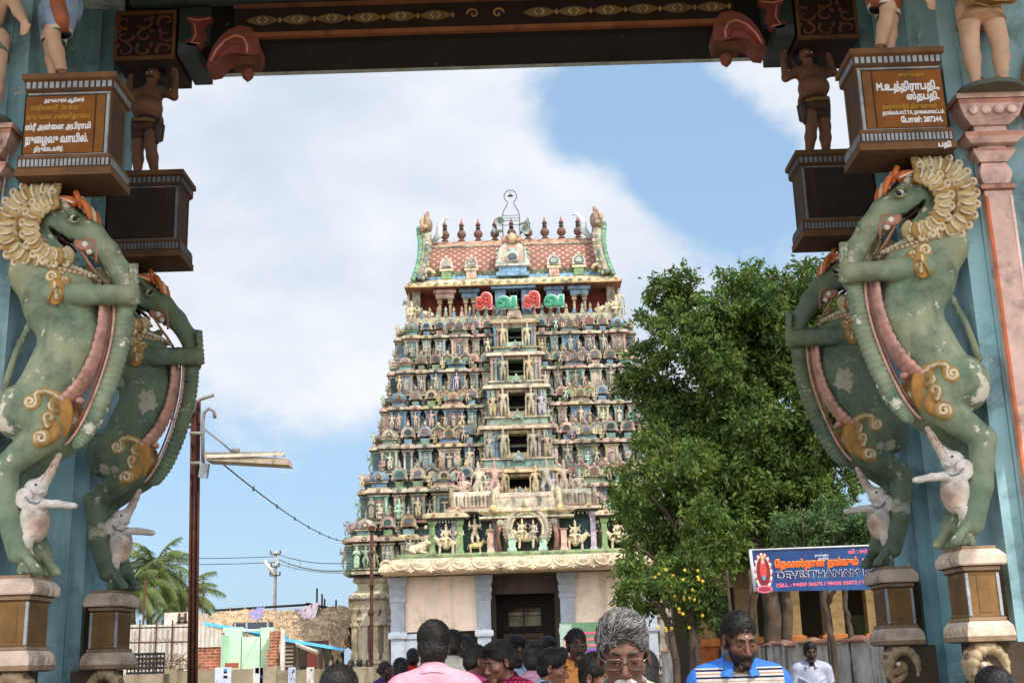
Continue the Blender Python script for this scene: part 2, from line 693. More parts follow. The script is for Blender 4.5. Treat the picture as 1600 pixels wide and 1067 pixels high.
def figure(J, h, fat=1.0, crown=None, belly=0.0, hands=False, extra=(), curl=.3, face=True, handdir=None, hscale=1.0, fill=1.0):
    """a continuous figure from joints given in units of its height; returns vertices, faces"""
    j = {k: np.array(v, float) for k, v in {**BASE_J, **J}.items()}
    P = np.array(list(j.values()) + [np.array(e[q], float) for e in extra for q in (0, 1)])
    s = SDF(P.min(0) - .13, P.max(0) + (.13, .13, .22 if crown else .12), h)
    k = .03
    f = fat
    s.ell(j['che'] + (0, 0, -.01), (.098 * f, .066 * f, .11), k)
    s.cap(j['pel'] + (0, 0, .02), j['che'], .075 * f, .08 * f, k)
    s.ell(j['pel'], (.088 * f, .068 * f, .075), k)
    if belly:
        s.ell((j['pel'] + j['che']) / 2 + (0, -.03 * belly, -.01), (.1 * f * (1 + .15 * belly), .085 * f * (1 + .3 * belly), .1), k)
    s.cap(j['che'] + (0, .01, .08), j['hea'] + (0, .01, -.03), .034 * f, .032, k * .7)
    s.ell(j['hea'] + (0, .006, .012), (.052 * hscale, .06 * hscale, .062 * hscale), .01)
    s.ell(j['hea'] + (0, -.014, -.03), (.036 * hscale, .04 * hscale, .042 * hscale), .012)
    if face:
        hd = j['hea']
        s.cap(hd + (0, -.052, .006), hd + (0, -.066, -.016), .006, .01, .006)
        for sg in (-1, 1):
            s.ell(hd + (.02 * sg, -.062, .008), .011, .006, sub=True)
            s.ell(hd + (.02 * sg, -.05, .006), .0085, .002)
            s.ell(hd + (.053 * sg, .005, -.008), (.008, .014, .022), .004)
        s.cap(hd + (-.014, -.052, -.037), hd + (.014, -.052, -.037), .006, .006, .005)
    for q in 'RL':
        s.cap(j['che'] + (0, 0, .07), j['sh' + q], .05 * f, .045 * f, k)
        s.cap(j['sh' + q], j['el' + q], .038 * f, .031 * f, k * .7)
        s.cap(j['el' + q], j['wr' + q], .031 * f, .02 * f, k * .5)
        d = j['wr' + q] - j['el' + q]
        d /= np.linalg.norm(d) + 1e-9
        if hands:
            hdv, nv = (handdir or {}).get(q, (d, (0, -1, 0)))
            hand(s, j['wr' + q], hdv, nv, .1, curl, 1 if q == 'R' else -1)
        else:
            s.ell(j['wr' + q] + d * .04, .026, .015)
        s.cap(j['hi' + q], j['kn' + q], .068 * f * fill, .046 * f, k)
        s.cap(j['kn' + q], (j['kn' + q] * .6 + j['an' + q] * .4), .042 * f, .044 * f, k * .6)
        s.cap((j['kn' + q] * .6 + j['an' + q] * .4), j['an' + q], .044 * f, .026 * f, k * .5)
        ft = j['an' + q]
        s.cap(ft + (0, .01, -.025), ft + (.012 * (1 if q == 'L' else -1), -.075, -.036), .025, .018, .012)
    for e in extra:
        s.cap(e[0], e[1], e[2], e[3], .012)
    if crown:
        hd = j['hea']
        s.cap(hd + (0, 0, .05), hd + (0, 0, .05 + crown * .5), .05, .046, .01)
        s.cap(hd + (0, 0, .05 + crown * .5), hd + (0, 0, .05 + crown), .034, .012, .008)
        s.cap(hd + (-.05, 0, .035), hd + (.05, 0, .035), .022, .022, .008)
    return s.mesh()


# ================================================================== the painted gate
GX = -.16                       # the gate is symmetric about this line
M_blue = mat('blue_gate_paint', S(152, 184, 190), .8, .18, 1.3, col2=S(124, 168, 180), dirt=(S(78, 90, 92), .85, 1.8),
             flake=(S(190, 192, 186), .645, 2.0), streak=(S(74, 104, 116), .6, 2.2), bump=.4, bscale=9)
M_gdark = mat('dark_beam_paint', S(30, 25, 21), .85, .3, 2.5, dirt=((.01, .01, .01), .6, 1.4), flake=(S(120, 105, 88), .66, 3.5), bump=.3, bscale=10)  # near-black beam paint with random darker blotches and pale chips
M_letter = mat('white_lettering', S(225, 225, 230), .7, .08, 20, bump=0)
M_letter_gold = mat('faded_gold_lettering', S(165, 125, 40), .7, .2, 20, bump=0)

BR = S(112, 80, 52)
BRD = S(84, 60, 42)
CRM = S(205, 185, 168)
WHB = S(158, 164, 172)
PNL = S(128, 78, 30)
TAN = S(150, 112, 66)
PNK = S(214, 160, 146)


def mx(x, right):
    return x if right else 2 * GX - x


gate = empty('temple_gate', (GX, 9.5, 0), 'tall blue painted temple gateway with brown blocks and a dark carved beam framing the view', 'gateway')
for right in (True, False):
    for y0, y1 in ((8.92, 9.6), (10.9, 11.6)):
        b = MB()
        x0, x1 = mx(3.525, right), mx(5.6, right)
        b.span(x0, x1, y0, y1, -.1, 8.0)
        # raised edge strip and groove of the painted pier
        b.span(mx(3.66, right), mx(5.58, right), y0 - .025, y0, 0, 7.99)
        b.build('pillar', M_blue, gate)
b = MB()
b.span(-7, 6.7, 3.8, 12.4, 8.0, 8.35, S(190, 200, 196))
b.span(-7.2, 6.9, 3.6, 12.6, 8.36, 8.6, S(150, 140, 120))
b.span(-5.56, 5.24, 8.48, 9.32, 7.55, 7.995, S(90, 110, 112))
for i in range(9):
    b.span(-5.4 + i * 1.3, -5.2 + i * 1.3, 3.9, 8.4, 7.8, 7.998, S(100, 130, 140))
b.build('added_shade_canopy', M_attr, gate)  # out-of-view slab added to keep the sun off the gate

# beam between the rear piers
b = MB()
b.span(-3.68, 3.36, 10.64, 11.2, 7.42, 7.995, S(52, 42, 34))
b.build('beam', M_gdark, gate)
b = MB()
b.span(-2.6, 2.25, 10.60, 10.637, 7.52, 7.79, S(48, 36, 28))
b.span(-2.6, 2.25, 10.575, 10.637, 7.475, 7.52, S(150, 92, 60))
b.span(-2.6, 2.25, 10.575, 10.637, 7.79, 7.83, S(130, 85, 60))
b.span(-3.6, 3.3, 10.53, 10.637, 7.85, 7.99, S(75, 90, 88))
for i in range(14):
    cx = -2.32 + i * .335
    if abs(cx - GX) < .25:
        continue
    n = 10
    top = [(cx - .155 + .31 * t / n, 7.655 + .05 * math.sin(math.pi * t / n) ** .8) for t in range(n + 1)]
    bot = [(x, 2 * 7.655 - z) for x, z in top[::-1][1:-1]]
    b.prism(top + bot, 10.585, 10.602, S(132, 110, 80))
    b.ball(cx + .167, 10.59, 7.655, .02, .012, .03, S(176, 142, 96), 7, 5)
    for q in (-1, 1):
        b.tube([(cx + q * .02, 10.58, 7.655 + .03), (cx + q * .05, 10.58, 7.655), (cx + q * .02, 10.58, 7.655 - .03)], .008, 6, S(210, 185, 140))
for sg in (-1, 1):
    t = np.linspace(0, 2.4 * math.pi, 24)
    b.tube(np.stack([GX + sg * (.12 + (.06 - .018 * t / 2.4) * np.cos(t)), np.full(24, 10.585), 7.655 + (.06 - .018 * t / 2.4) * np.sin(t)], 1), .012, 6, S(176, 142, 96))
b.build('spindle_frieze', M_attr, gate)
for right in (True, False):
    # carved square block
    b = MB()
    x0, x1 = sorted((mx(2.83, right), mx(3.42, right)))
    b.span(x0, x1, 10.58, 11.2, 7.265, 7.78, S(50, 33, 25))
    for e in ((x0, x1, 7.265, 7.30), (x0, x1, 7.745, 7.78), (x0, x0 + .03, 7.301, 7.744), (x1 - .03, x1, 7.301, 7.744)):
        b.span(e[0], e[1], 10.555, 10.579, e[2], e[3], S(110, 74, 46))
    rr = random.Random(3)
    cx, cz = (x0 + x1) / 2, 7.52
    for k in range(9):
        ox, oz = cx - .2 + .2 * (k % 3), cz - .15 + .15 * (k // 3)
        t = np.linspace(0, 1, 18)
        sg = 1 if (k + k // 3) % 2 else -1
        a = rr.uniform(0, 6) + sg * 5.0 * t
        rad = .095 * (1 - .8 * t)
        b.tube(np.stack([ox + rad * np.cos(a), np.full(18, 10.57), oz + rad * .8 * np.sin(a)], 1), list(.017 - .008 * t), 6, S(112, 72, 52))
        b.ball(ox + .06 * sg, 10.57, oz + .05, .035, .014, .022, S(104, 64, 48), 8, 6, rotm(ry=rr.uniform(0, 3)))
    b.build('carved_block', M_attr, gate)
    # pink lotus bracket and hanging bud
    b = MB()
    sg = 1 if right else -1

    def bx(d):
        return mx(d, right)

    def horn(pts, r, c):
        b.tube([(bx(x), 10.62, z) for x, z in pts], r, 10, c, flat=1.6)
    b.span(bx(2.62), bx(2.80), 10.55, 11.2, 7.30, 7.42, S(70, 78, 80))
    b.span(bx(2.50), bx(2.80), 10.56, 10.639, 7.421, 7.80, S(48, 62, 55))
    def lp(x, y):
        p = pix(x / 2.743, y / 2.743, 10.6)
        return (p[0] if not right else 2 * GX - p[0], p[2] + (0 if not right else -.0))

    def slab(pts, y0_, y1_, c):
        P_ = [lp(*q_) for q_ in pts]
        b.prism(P_ if right else P_, y0_, y1_, c)

    def line(pts, r_, c, y_):
        b.tube([(lp(*q_)[0], y_, lp(*q_)[1]) for q_ in pts], r_, 6, c)
    slab([(888, 292), (896, 250), (915, 205), (945, 162), (985, 130), (1030, 114), (1075, 122), (1105, 155), (1113, 205), (1108, 240), (1070, 243), (1030, 232), (990, 232), (955, 248), (925, 285)], 10.58, 10.86, S(140, 78, 70))
    line([(905, 268), (930, 220), (965, 180), (1010, 158), (1045, 168), (1062, 200), (1060, 232)], .012, S(226, 150, 130), 10.575)
    line([(925, 262), (955, 222), (995, 195), (1030, 195), (1045, 228)], .010, S(140, 60, 56), 10.577)
    slab([(800, 84), (916, 84), (905, 112), (884, 130), (892, 178), (862, 212), (812, 206), (800, 192), (832, 170), (824, 118)], 10.55, 10.62, S(136, 66, 62))
    line([(812, 92), (850, 100), (905, 92)], .008, S(226, 150, 130), 10.545)
    line([(838, 112), (846, 160), (826, 196), (866, 200)], .008, S(226, 150, 130), 10.545)
    q0_, q1_, q2_ = lp(1002, 252), lp(1114, 286), lp(1062, 322)
    b.span(q0_[0], q1_[0], 10.55, 10.72, q1_[1], q0_[1] - .004, S(104, 62, 42))
    b.lathe([(.004, -.085), (.02, -.07), (.05, -.04), (.06, 0), (.05, .035), (.025, .06)], 12, q2_[0], 10.6, q2_[1] + .01, S(142, 84, 70))
    b.build('lotus_bracket', M_attr, gate)


def dentils(b, x0, x1, y, z0, z1, n, c, face='y'):
    for i in range(n):
        t = (i + .5) / n
        w_ = (x1 - x0) / n * (.66 if i % 2 == 0 else .58)
        b.box(x0 + (x1 - x0) * t, y, (z0 + z1) / 2, abs(w_), .012, z1 - z0, c)


def dentils_x(b, x, y0, y1, z0, z1, n, c):
    for i in range(n):
        t = (i + .5) / n
        b.box(x, y0 + (y1 - y0) * t, (z0 + z1) / 2, .012, abs((y1 - y0) / n * .62), z1 - z0, c)


def block(right, front):
    yf = 8.62 if front else 10.57
    yb = yf + .47
    xi, xo = mx(2.70, right), mx(3.44, right)
    hx, hy = abs(xo - xi) / 2, (yb - yf) / 2
    cx, cy = (xi + xo) / 2, (yf + yb) / 2
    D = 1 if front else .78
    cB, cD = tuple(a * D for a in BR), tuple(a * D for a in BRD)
    b = MB()
    b.loft(cx, cy, [(hx - .05, hy - .05, 5.26, cD), (hx - .0, hy - .0, 5.275, cB), (hx, hy, 5.335, cB), (hx - .012, hy - .012, 5.34, cD), (hx - .012, hy - .012, 5.42, cB),
                    (hx - .02, hy - .02, 5.45, cD), (hx - .055, hy - .055, 5.46, cD), (hx - .055, hy - .055, 5.965, cB), (hx - .04, hy - .04, 5.985, cD), (hx - .025, hy - .025, 6.0, cD),
                    (hx - .025, hy - .025, 6.075, cB), (hx - .003, hy - .003, 6.085, cB), (hx - .003, hy - .003, 6.13, cB)])
    lo, hi = cx - hx, cx + hx
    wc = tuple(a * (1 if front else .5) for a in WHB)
    dentils(b, lo + .02, hi - .02, yf + .012, 5.352, 5.41, 22, wc)
    dentils(b, lo + .03, hi - .03, yf + .025, 6.012, 6.064, 15, wc)
    inx = xi + (.012 if right else -.012)
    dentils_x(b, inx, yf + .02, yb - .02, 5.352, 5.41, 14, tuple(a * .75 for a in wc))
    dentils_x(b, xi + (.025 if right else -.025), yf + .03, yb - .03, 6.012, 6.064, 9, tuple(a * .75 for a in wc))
    # white edge lines and raised corner strips
    ex = mx(2.765, right)
    b.box(ex, yf + .048, 5.71, .022, .02, .5, wc)
    b.box(mx(2.753, right), yf + .25, 5.71, .006, .3, .5, cD)
    for yy in (yf + .075, yb - .09):
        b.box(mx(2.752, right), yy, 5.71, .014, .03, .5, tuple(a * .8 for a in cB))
    b.span(lo + .05, hi - .05, yf + .036, yf + .054, 5.452, 5.462, wc)
    b.span(lo + .05, hi - .05, yf + .036, yf + .054, 5.966, 5.976, wc)
    b.span(mx(3.43, right), mx(3.53, right), yf + .34, yf + .44, 5.3, 6.1, cD)
    o = b.build('inscription_block' if front else 'corbel_block', M_attr, gate)
    p = MB()
    px0, px1 = sorted((mx(2.87, right), mx(3.405, right)))
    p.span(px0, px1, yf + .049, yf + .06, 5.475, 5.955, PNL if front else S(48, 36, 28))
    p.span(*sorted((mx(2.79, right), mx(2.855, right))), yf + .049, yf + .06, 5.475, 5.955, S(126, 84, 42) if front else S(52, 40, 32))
    p.build('panel', M_attr, o)
    return o, yf + .047, px0, px1


for right in (True, False):
    o, yy, px0, px1 = block(right, True)
    W_ = px1 - px0
    if right:
        for txt, zz, sz, x0, wd, m in (("குருபாதம்", 5.905, .035, .20, .20, M_letter_gold), ("M.உத்திராபதி.,", 5.79, .085, .02, .49, M_letter),
                                       ("ஸ்தபதி.", 5.705, .075, .245, .255, M_letter), ("தஞ்சாவூர் திருவாலம்", 5.635, .045, .05, .42, M_letter_gold),
                                       ("தரங்கம்பாடி T.K, நாகைமாவட்டம்.", 5.585, .04, .045, .48, M_letter), ("போன்: 287244.", 5.515, .06, .18, .325, M_letter)):
            txt = txt.replace('கை', 'ைக').replace('போ', 'ேபா')
            text_obj('lettering', txt, sz, (px0 + x0, yy, zz), (1, 0, .0), (0, 0, 1), m, o, bevel=.055, width=wd)
        text_obj('lettering', "பதி", .05, (px1 - .11, 8.617, 5.285), (1, 0, 0), (0, 0, 1), M_letter, o, bevel=.06, width=.1)
    else:
        for txt, zz, sz, x0, wd, m in (("தருமபுரம் ஆதீனம்", 5.905, .04, .14, .31, M_letter), ("ஸ்ரீலஸ்ரீ  26 வது", 5.842, .05, .035, .40, M_letter_gold),
                                       ("குருமகா சன்னிதானம்", 5.765, .055, .01, .50, M_letter_gold), ("ஸ்ரீ அன்ைன அபிராமி", 5.675, .065, .005, .51, M_letter),
                                       ("நுைழவு வாயில்.", 5.565, .085, .012, .49, M_letter), ("திருக்கடவூர்.", 5.495, .05, .085, .23, M_letter)):
            text_obj('lettering', txt, sz, (px0 + x0, yy, zz), (1, 0, 0), (0, 0, 1), m, o, bevel=.055, width=wd)
    block(right, False)


def pedestal(right, front):
    yf = 8.67 if front else 10.62
    yb = yf + .5
    xi, xo = mx(3.09, right), mx(3.42, right)
    hx, hy = abs(xo - xi) / 2, (yb - yf) / 2
    cx, cy = (xi + xo) / 2, (yf + yb) / 2
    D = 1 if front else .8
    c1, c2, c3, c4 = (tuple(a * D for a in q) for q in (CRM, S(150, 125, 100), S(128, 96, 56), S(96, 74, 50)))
    b = MB()
    b.loft(cx, cy, [(hx - .05, hy - .05, 1.62, c4), (hx, hy, 1.63, c2), (hx + .003, hy + .003, 1.665, c1), (hx + .003, hy + .003, 1.67, c1), (hx - .005, hy - .005, 1.73, c1), (hx - .03, hy - .03, 1.765, c4),
                    (hx - .035, hy - .035, 1.77, c2), (hx - .035, hy - .035, 1.792, c4), (hx - .055, hy - .055, 1.80, c3), (hx - .055, hy - .055, 2.10, c4),
                    (hx - .035, hy - .035, 2.115, c2), (hx - .035, hy - .035, 2.14, c4), (hx - .005, hy - .005, 2.148, c1), (hx + .003, hy + .003, 2.16, c1), (hx + .003, hy + .003, 2.215, c1),
                    (hx - .03, hy - .03, 2.255, c1), (hx - .045, hy - .045, 2.262, c2), (hx - .045, hy - .045, 2.285, c2)])
    for sx, sy in ((-1, -1), (1, -1)):
        b.box(cx + sx * (hx - .056), cy + sy * (hy - .056), 1.95, .02, .02, .296, tuple(a * D for a in WHB))
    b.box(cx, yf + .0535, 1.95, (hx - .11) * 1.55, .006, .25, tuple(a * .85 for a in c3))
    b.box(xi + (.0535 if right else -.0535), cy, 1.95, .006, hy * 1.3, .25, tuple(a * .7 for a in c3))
    for i in range(5):      # drooping petals on the inner side of the mouldings
        y = yf + .05 + i * .1
        for z0, z1 in ((2.15, 2.21), (1.67, 1.73)):
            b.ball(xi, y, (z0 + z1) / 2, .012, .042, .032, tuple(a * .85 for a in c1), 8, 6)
    b.span(mx(3.38, right), mx(3.53, right), yf + .36, yf + .46, 1.66, 2.26, c4)
    o = b.build('pedestal', M_attr, gate)
    # curled sea beast carrying the pedestal
    t = np.linspace(0, 1, 40)
    a = R_(250) - t * R_(300)
    sgn = 1 if right else -1
    bcx, bcz = mx(3.24, right), 1.44
    k = MB()
    rad = .055 * np.clip(t * 3, .35, 1) * (1 - .55 * np.clip((t - .6) / .4, 0, 1))
    rad = rad * (1 + .14 * (np.sin(t * 90) > .55))
    k.tube(np.stack([bcx + sgn * .12 * np.cos(a + R_(20)), np.full(40, yf + .12), bcz + .145 * np.sin(a + R_(20))], 1), list(rad), 10, S(165, 145, 115), flat=1.8)
    k.ball(bcx - sgn * .03, yf + .1, bcz + .0, .07, .08, .06, S(150, 128, 100))
    k.tube([(bcx, yf + .1, bcz), (bcx - sgn * .07, yf + .06, bcz - .035), (bcx - sgn * .14, yf + .05, bcz - .03)], [.05, .035, .02], 10, S(150, 122, 95))
    k.tube([(bcx, yf + .1, bcz - .04), (bcx - sgn * .06, yf + .06, bcz - .10), (bcx - sgn * .12, yf + .05, bcz - .12)], [.04, .028, .014], 10, S(165, 130, 105))
    k.ball(bcx - sgn * .06, yf + .02, bcz + .03, .022, .022, .022, S(215, 205, 190))
    k.ball(bcx - sgn * .09, yf + .1, bcz + .12, .05, .06, .05, S(110, 90, 70))
    k.ball(bcx - sgn * .13, yf + .1, bcz + .07, .035, .06, .05, S(110, 90, 70))
    k.span(mx(3.18, right), mx(3.524, right), yf + .08, yf + .42, 1.0, 1.619, S(70, 56, 44))
    k.span(mx(3.08, right), mx(3.524, right), yf + .05, yf + .45, .2, 1.2, S(120, 100, 80))
    k.build('makara_bracket', M_attr, o)


for right in (True, False):
    for front in (True, False):
        pedestal(right, front)

# half columns with capitals on the face of the piers
CS = 1.06


def cz_(z):
    return 1.6 + (z - 1.6) * CS


for right in (True, False):
    cx = mx(3.79, right)
    b = MB()
    c1, c2, c3 = S(212, 178, 168), S(186, 136, 118), S(140, 92, 76)
    secs = [(.10, .5, c1), (.10, 4.80, c3), (.125, 4.815, c2), (.125, 4.845, c3), (.095, 4.86, c1), (.115, 4.91, c1), (.115, 4.95, c1), (.09, 5.02, c3),
            (.1, 5.03, c1), (.12, 5.05, c1), (.155, 5.10, c2), (.155, 5.12, c3), (.1, 5.13, c1), (.1, 5.15, c1), (.17, 5.16, c1), (.215, 5.20, c2), (.215, 5.235, c3), (.12, 5.25, c1), (.12, 5.30, c2),
            (.14, 5.31, c1), (.2, 5.36, c1), (.24, 5.45, c2), (.24, 5.485, c3), (.255, 5.49, c1), (.255, 5.53, c1)]
    b.loft(cx, 8.9, [(h_ * CS, h_ * .75, cz_(z), c) for h_, z, c in secs])
    for q in (-1, 1):
        b.box(cx + q * .095, 8.823, 2.8, .022, .008, 4.3, S(205, 110, 70) if q < 0 else S(238, 205, 195))
    for i in range(4):
        b.ball(cx - .15 + i * .1, 8.72, cz_(5.40), .042, .02, .037, S(235, 200, 190), 8, 6)
    b.build('half_column', M_attr, gate)
    # bead-edged side arch further out, with its own column
    b = MB()
    acx = mx(4.72, right)
    t = np.linspace(R_(8), R_(172), 30)
    b.tube(np.stack([acx + .56 * np.cos(t), np.full(30, 8.84), 5.8 + .62 * np.sin(t)], 1), .07, 8, S(176, 130, 66))
    for a in np.linspace(R_(12), R_(168), 17):
        b.ball(acx + .56 * math.cos(a), 8.76, 5.8 + .62 * math.sin(a), .032, .02, .032, S(214, 205, 195), 8, 6)
    for q in (-1, 1):
        b.loft(acx + q * .5, 8.82, [(.07, .07, .6), (.07, .07, 5.4), (.12, .1, 5.45), (.12, .1, 5.6), (.14, .1, 5.65), (.14, .1, 5.78)], S(214, 160, 146))
    b.build('side_arch', M_attr, gate)
b = MB()
b.tube([pix(15, 190, 8.88), pix(17, 215, 8.88), pix(10, 260, 8.88), pix(4, 310, 8.88), pix(-2, 420, 8.88)], .008, 6, S(190, 175, 165))
b.build('conduit', M_attr_plain, gate)

# ================================================================== the rearing beasts on the pedestals
M_beast = mat('green_beast_paint', S(116, 136, 114), .68, .28, 3.6, col2=S(150, 154, 124), dirt=(S(62, 84, 78), .85, 2.6),
              flake=(S(205, 200, 185), .615, 2.3), streak=(S(64, 92, 78), .35, 3.0), bump=.45, bscale=16, spec=.3)
M_beast_shaded = mat('shaded_green_beast_paint', S(90, 114, 96), .68, .25, 3.4, col2=S(110, 122, 96), dirt=(S(46, 62, 56), .75, 2.3),
                   flake=(S(165, 160, 145), .62, 2.6), streak=(S(46, 70, 62), .35, 3.0), bump=.45, bscale=16, spec=.35)  # shade on the rear pair is put into this darker green
M_orn = mat('painted_ornament', 'attr', .6, .2, 9, dirt=(S(90, 70, 45), .5, 7), bump=.25, bscale=40, spec=.4)
GOLDL = S(192, 172, 130)
GOLD, GOLDW, GOLDD = S(174, 142, 88), S(212, 200, 174), S(140, 98, 44)
BY = 8.92


def c5(x, y):
    return 1200 + x / 2.0925, 230 + y / 2.0925


def yp(cx, cy, dy=0.0):
    return pix(*c5(cx, cy), BY + dy)


def c6(x, y, dy=0.0):
    return pix(1150 + x / 2.757, 680 + y / 2.757, BY + dy)


US = pscale(*c5(500, 500), BY) / 2.0925      # metres per crop unit


def make_beast():
    root = empty('yali_statue', (3.36, BY, 2.285), cat='statue', group='rearing green beasts on the gate')
    s = SDF((2.38, 8.4, 2.26), (3.66, 9.44, 5.34), .0125)

    def ch(pts, k=.05, ys=.85, dy=0.0):
        P = [yp(p[0], p[1], (p[3] if len(p) > 3 else dy)) for p in pts]
        s.chain(P, [p[2] * US for p in pts], k, ys)
    ch([(545, 320, 98), (488, 425, 120), (462, 540, 96), (512, 648, 93), (575, 735, 92)], .05, .82)
    ch([(548, 250, 88), (552, 320, 100)], .05)
    ch([(500, 170, 62), (455, 175, 60), (384, 212, 49), (331, 266, 39), (293, 328, 34), (274, 395, 31), (274, 445, 30)], .025, .95)
    s.ell(yp(488, 180), (64 * US, .185, 64 * US), .03)
    ch([(512, 226, 27), (476, 262, 17), (444, 282, 9)], .012, 1.6)                              # lower jaw
    ch([(440, 128, 27), (432, 140, 22)], .012, 3.2)                                              # brow and lids
    # the mouth, open right through
    for a, c_, r in (((490, 203), (470, 224), 9), ((470, 224), (438, 250), 13), ((438, 250), (398, 304), 23), ((398, 304), (348, 374), 20)):
        s.cap(yp(*a), yp(*c_), r * US, r * US, .006, True, 12)
    for dy in (-.15, .15):                                                                       # arms
        q = dy / .15
        ch([(512, 392, 44, dy * 1.25), (420, 402, 35, dy * 1.2), (330, 407, 31, dy * .95), (268, 410, 33, dy * .7)], .025, 1)
        for i in range(4):
            yy = (384 + i * 16) if dy < 0 else (316 + i * 17)
            yd = -.09 + .012 * i
            s.cap(yp(276, yy, dy * .55), yp(240, yy + 3, -.03 if dy > 0 else yd), 9.5 * US, 9.5 * US, .0025)
            s.cap(yp(240, yy + 3, -.03 if dy > 0 else yd), yp(254, yy + 6, -.12 if dy > 0 else yd - .05), 9.5 * US, 8 * US, .0025)
    s.ell(yp(268, 342, .07), (20 * US, .08, 34 * US), .012)
    s.ell(yp(270, 410, -.07), (20 * US, .06, 30 * US), .012)
    for dy in (-.09, .11):                                                                       # hind legs
        ox = 0 if dy < 0 else -44
        oy = 0 if dy < 0 else 22
        kn = yp(702 + ox, 952 + oy, dy * 1.2)
        s.ell(yp(634 + ox, 772 + oy * .5, dy), (88 * US, .17, 92 * US), .03)
        s.cap(yp(575 + ox * .5, 790 + oy, dy), yp(556 + ox, 845 + oy, dy * 1.1), 72 * US, 58 * US, .03)
        s.cap(yp(556 + ox, 845 + oy, dy * 1.1), kn, 58 * US, 40 * US, .022)
        fx = 1518 if dy < 0 else 1490
        fy = 818 if dy < 0 else 822
        an = pix(fx, fy, BY + dy * 1.2)
        mid = pix((1540 + fx + 8) / 2 if dy < 0 else 1508, 758, BY + dy * 1.2)
        s.cap(kn, mid, 42 * US, 35 * US, .02)
        s.cap(mid, an, 36 * US, 38 * US, .03)
        s.ell(an + np.array((-.03, 0, -.025)), (.075, .07, .048), .02)
        s.ell(pix(fx + 22, 690 + (0 if dy < 0 else 12), BY + dy * 1.2), .03, .03)
        for i, (tx, ty) in enumerate(((-36, 15), (-33, 19), (-25, 23), (-12, 23))):
            dyi = dy * 1.2 + (-.05 + .034 * i)
            tip = pix(fx + tx + 6, fy + ty - 2, BY + dyi - .06)
            tip[2] = 2.285 + .028
            s.cap(pix(fx - 8, fy + 4, BY + dyi), tip + np.array((.015, 0, .006)), 13 * US, 15.5 * US, .005)
            s.cap(tip, tip + np.array((-.025, -.015, -.012)), 12 * US, 3 * US, .004)
    # crop creases where thigh meets body
    V, Fc = s.mesh()
    body = obj('body', V, Fc, M_beast, root, smooth=True)
    XS, YS, ZS = s.ax

    def near(px, py, off=0.0):
        p = pix(px, py, BY - .2)
        for _ in range(3):
            i, k = int(np.clip(np.searchsorted(XS, p[0]), 0, len(XS) - 1)), int(np.clip(np.searchsorted(ZS, p[2]), 0, len(ZS) - 1))
            col = np.where(s.F[i, :, k] < 0)[0]
            y = YS[col[0]] if len(col) else BY - .05
            p = pix(px, py, y - off)
        return p

    def nc(x, y, off=0.0):
        return near(*c5(x, y), off)

    def both(mb):
        """repeat every shape of a collector on the far side of the beast"""
        w2 = MB()
        w2.v = [v.copy() for v in mb.v]
        n = mb.n
        for v in list(mb.v):
            u = v.copy()
            u[:, 1] = 2 * (BY + .0) - u[:, 1]
            w2.v.append(u)
        w2.f = mb.f + [tuple(a + n for a in q[::-1]) for q in mb.f]
        w2.c = mb.c * 2
        w2.sm = mb.sm * 2
        return w2

    def twin(mb, name):
        mb.build(name, M_orn, root)
        w2 = MB()
        for v in mb.v:
            u = v.copy()
            u[:, 1] = 2 * BY - u[:, 1]
            w2.v.append(u)
        w2.f, w2.c, w2.sm = [q[::-1] for q in mb.f], mb.c, mb.sm
        w2.build(name, M_orn, root)

    # mane of curling locks
    b = MB()
    Cx, Cy = 528, 172
    for row, (r0, r1, n, a0, a1, rr, Cx, Cy) in enumerate(((84, 146, 16, -112, 108, 25, 534, 174), (66, 118, 11, -84, 98, 21, 480, 180))):
        for i in range(n):
            a = R_(a0 + (a1 - a0) * i / (n - 1))
            ca, sa = math.cos(a), math.sin(a)
            lift = .035 if row else .012
            pts, rad = [], []
            for t in np.linspace(0, 1, 7):
                rdist = r0 + (r1 - r0) * t
                bend = 9 * math.sin(t * 3.1)
                x, y = Cx + ca * rdist - sa * bend, Cy + sa * rdist + ca * bend
                yfall = math.sqrt(max(0, 1 - (math.hypot(x - 534, y - 174) / 172) ** 2))
                p = pix(*c5(x, y), BY - .24 * yfall - lift)
                pts.append(p)
                rad.append(rr * US * (0.55 + .6 * math.sin(t * 2.6 + .3)))
            b.tube(pts, rad, 8, GOLDL if i % 3 else GOLD, flat=.42)
            b.tube([p + np.array((0, -rr * US * .75, 0)) for p in pts[1:-1]], rr * US * .17, 6, GOLDW)
            b.ball(*(pts[-1] + np.array((0, -.012, 0))), 16 * US * (1 if row == 0 else .85), 11 * US, 16 * US, GOLDW, 9, 7)
            b.ball(*(pts[-1] + np.array((0, -.036, 0))), 6 * US, 5 * US, 6 * US, S(170, 140, 96), 7, 5)
    for i in range(9):              # the lappet of scales towards the chest
        t = i / 8
        x, y = 500 - 125 * t, 285 + 60 * t
        for o_ in (0, 1):
            p = nc(x + 14 * o_, y + 20 * o_ * (1 - t), .0)
            b.ball(p[0], p[1], p[2], 15 * US * (1 - .4 * t), 12 * US, 14 * US * (1 - .4 * t), GOLDW if o_ == 0 else GOLD, 9, 7)
            b.ball(p[0], p[1] - 11 * US, p[2], 6 * US, 5 * US, 6 * US, S(200, 188, 170), 7, 5)
    mb_ = both(b)
    # solid hair underneath
    m_ = SDF((2.9, 8.5, 4.5), (3.75, 9.4, 5.35), .02)
    m_.ell(yp(548, 178), (128 * US, .235, 132 * US), 0)
    m_.ell(yp(462, 186), (70 * US, .5, 78 * US), .02, sub=True)
    v, f = m_.mesh()
    mb_.v.append(v)
    mb_.f = mb_.f + [tuple(q + 2 * b.n for q in ff) for ff in f]
    mb_.c = mb_.c + [S(164, 122, 58)] * len(f)
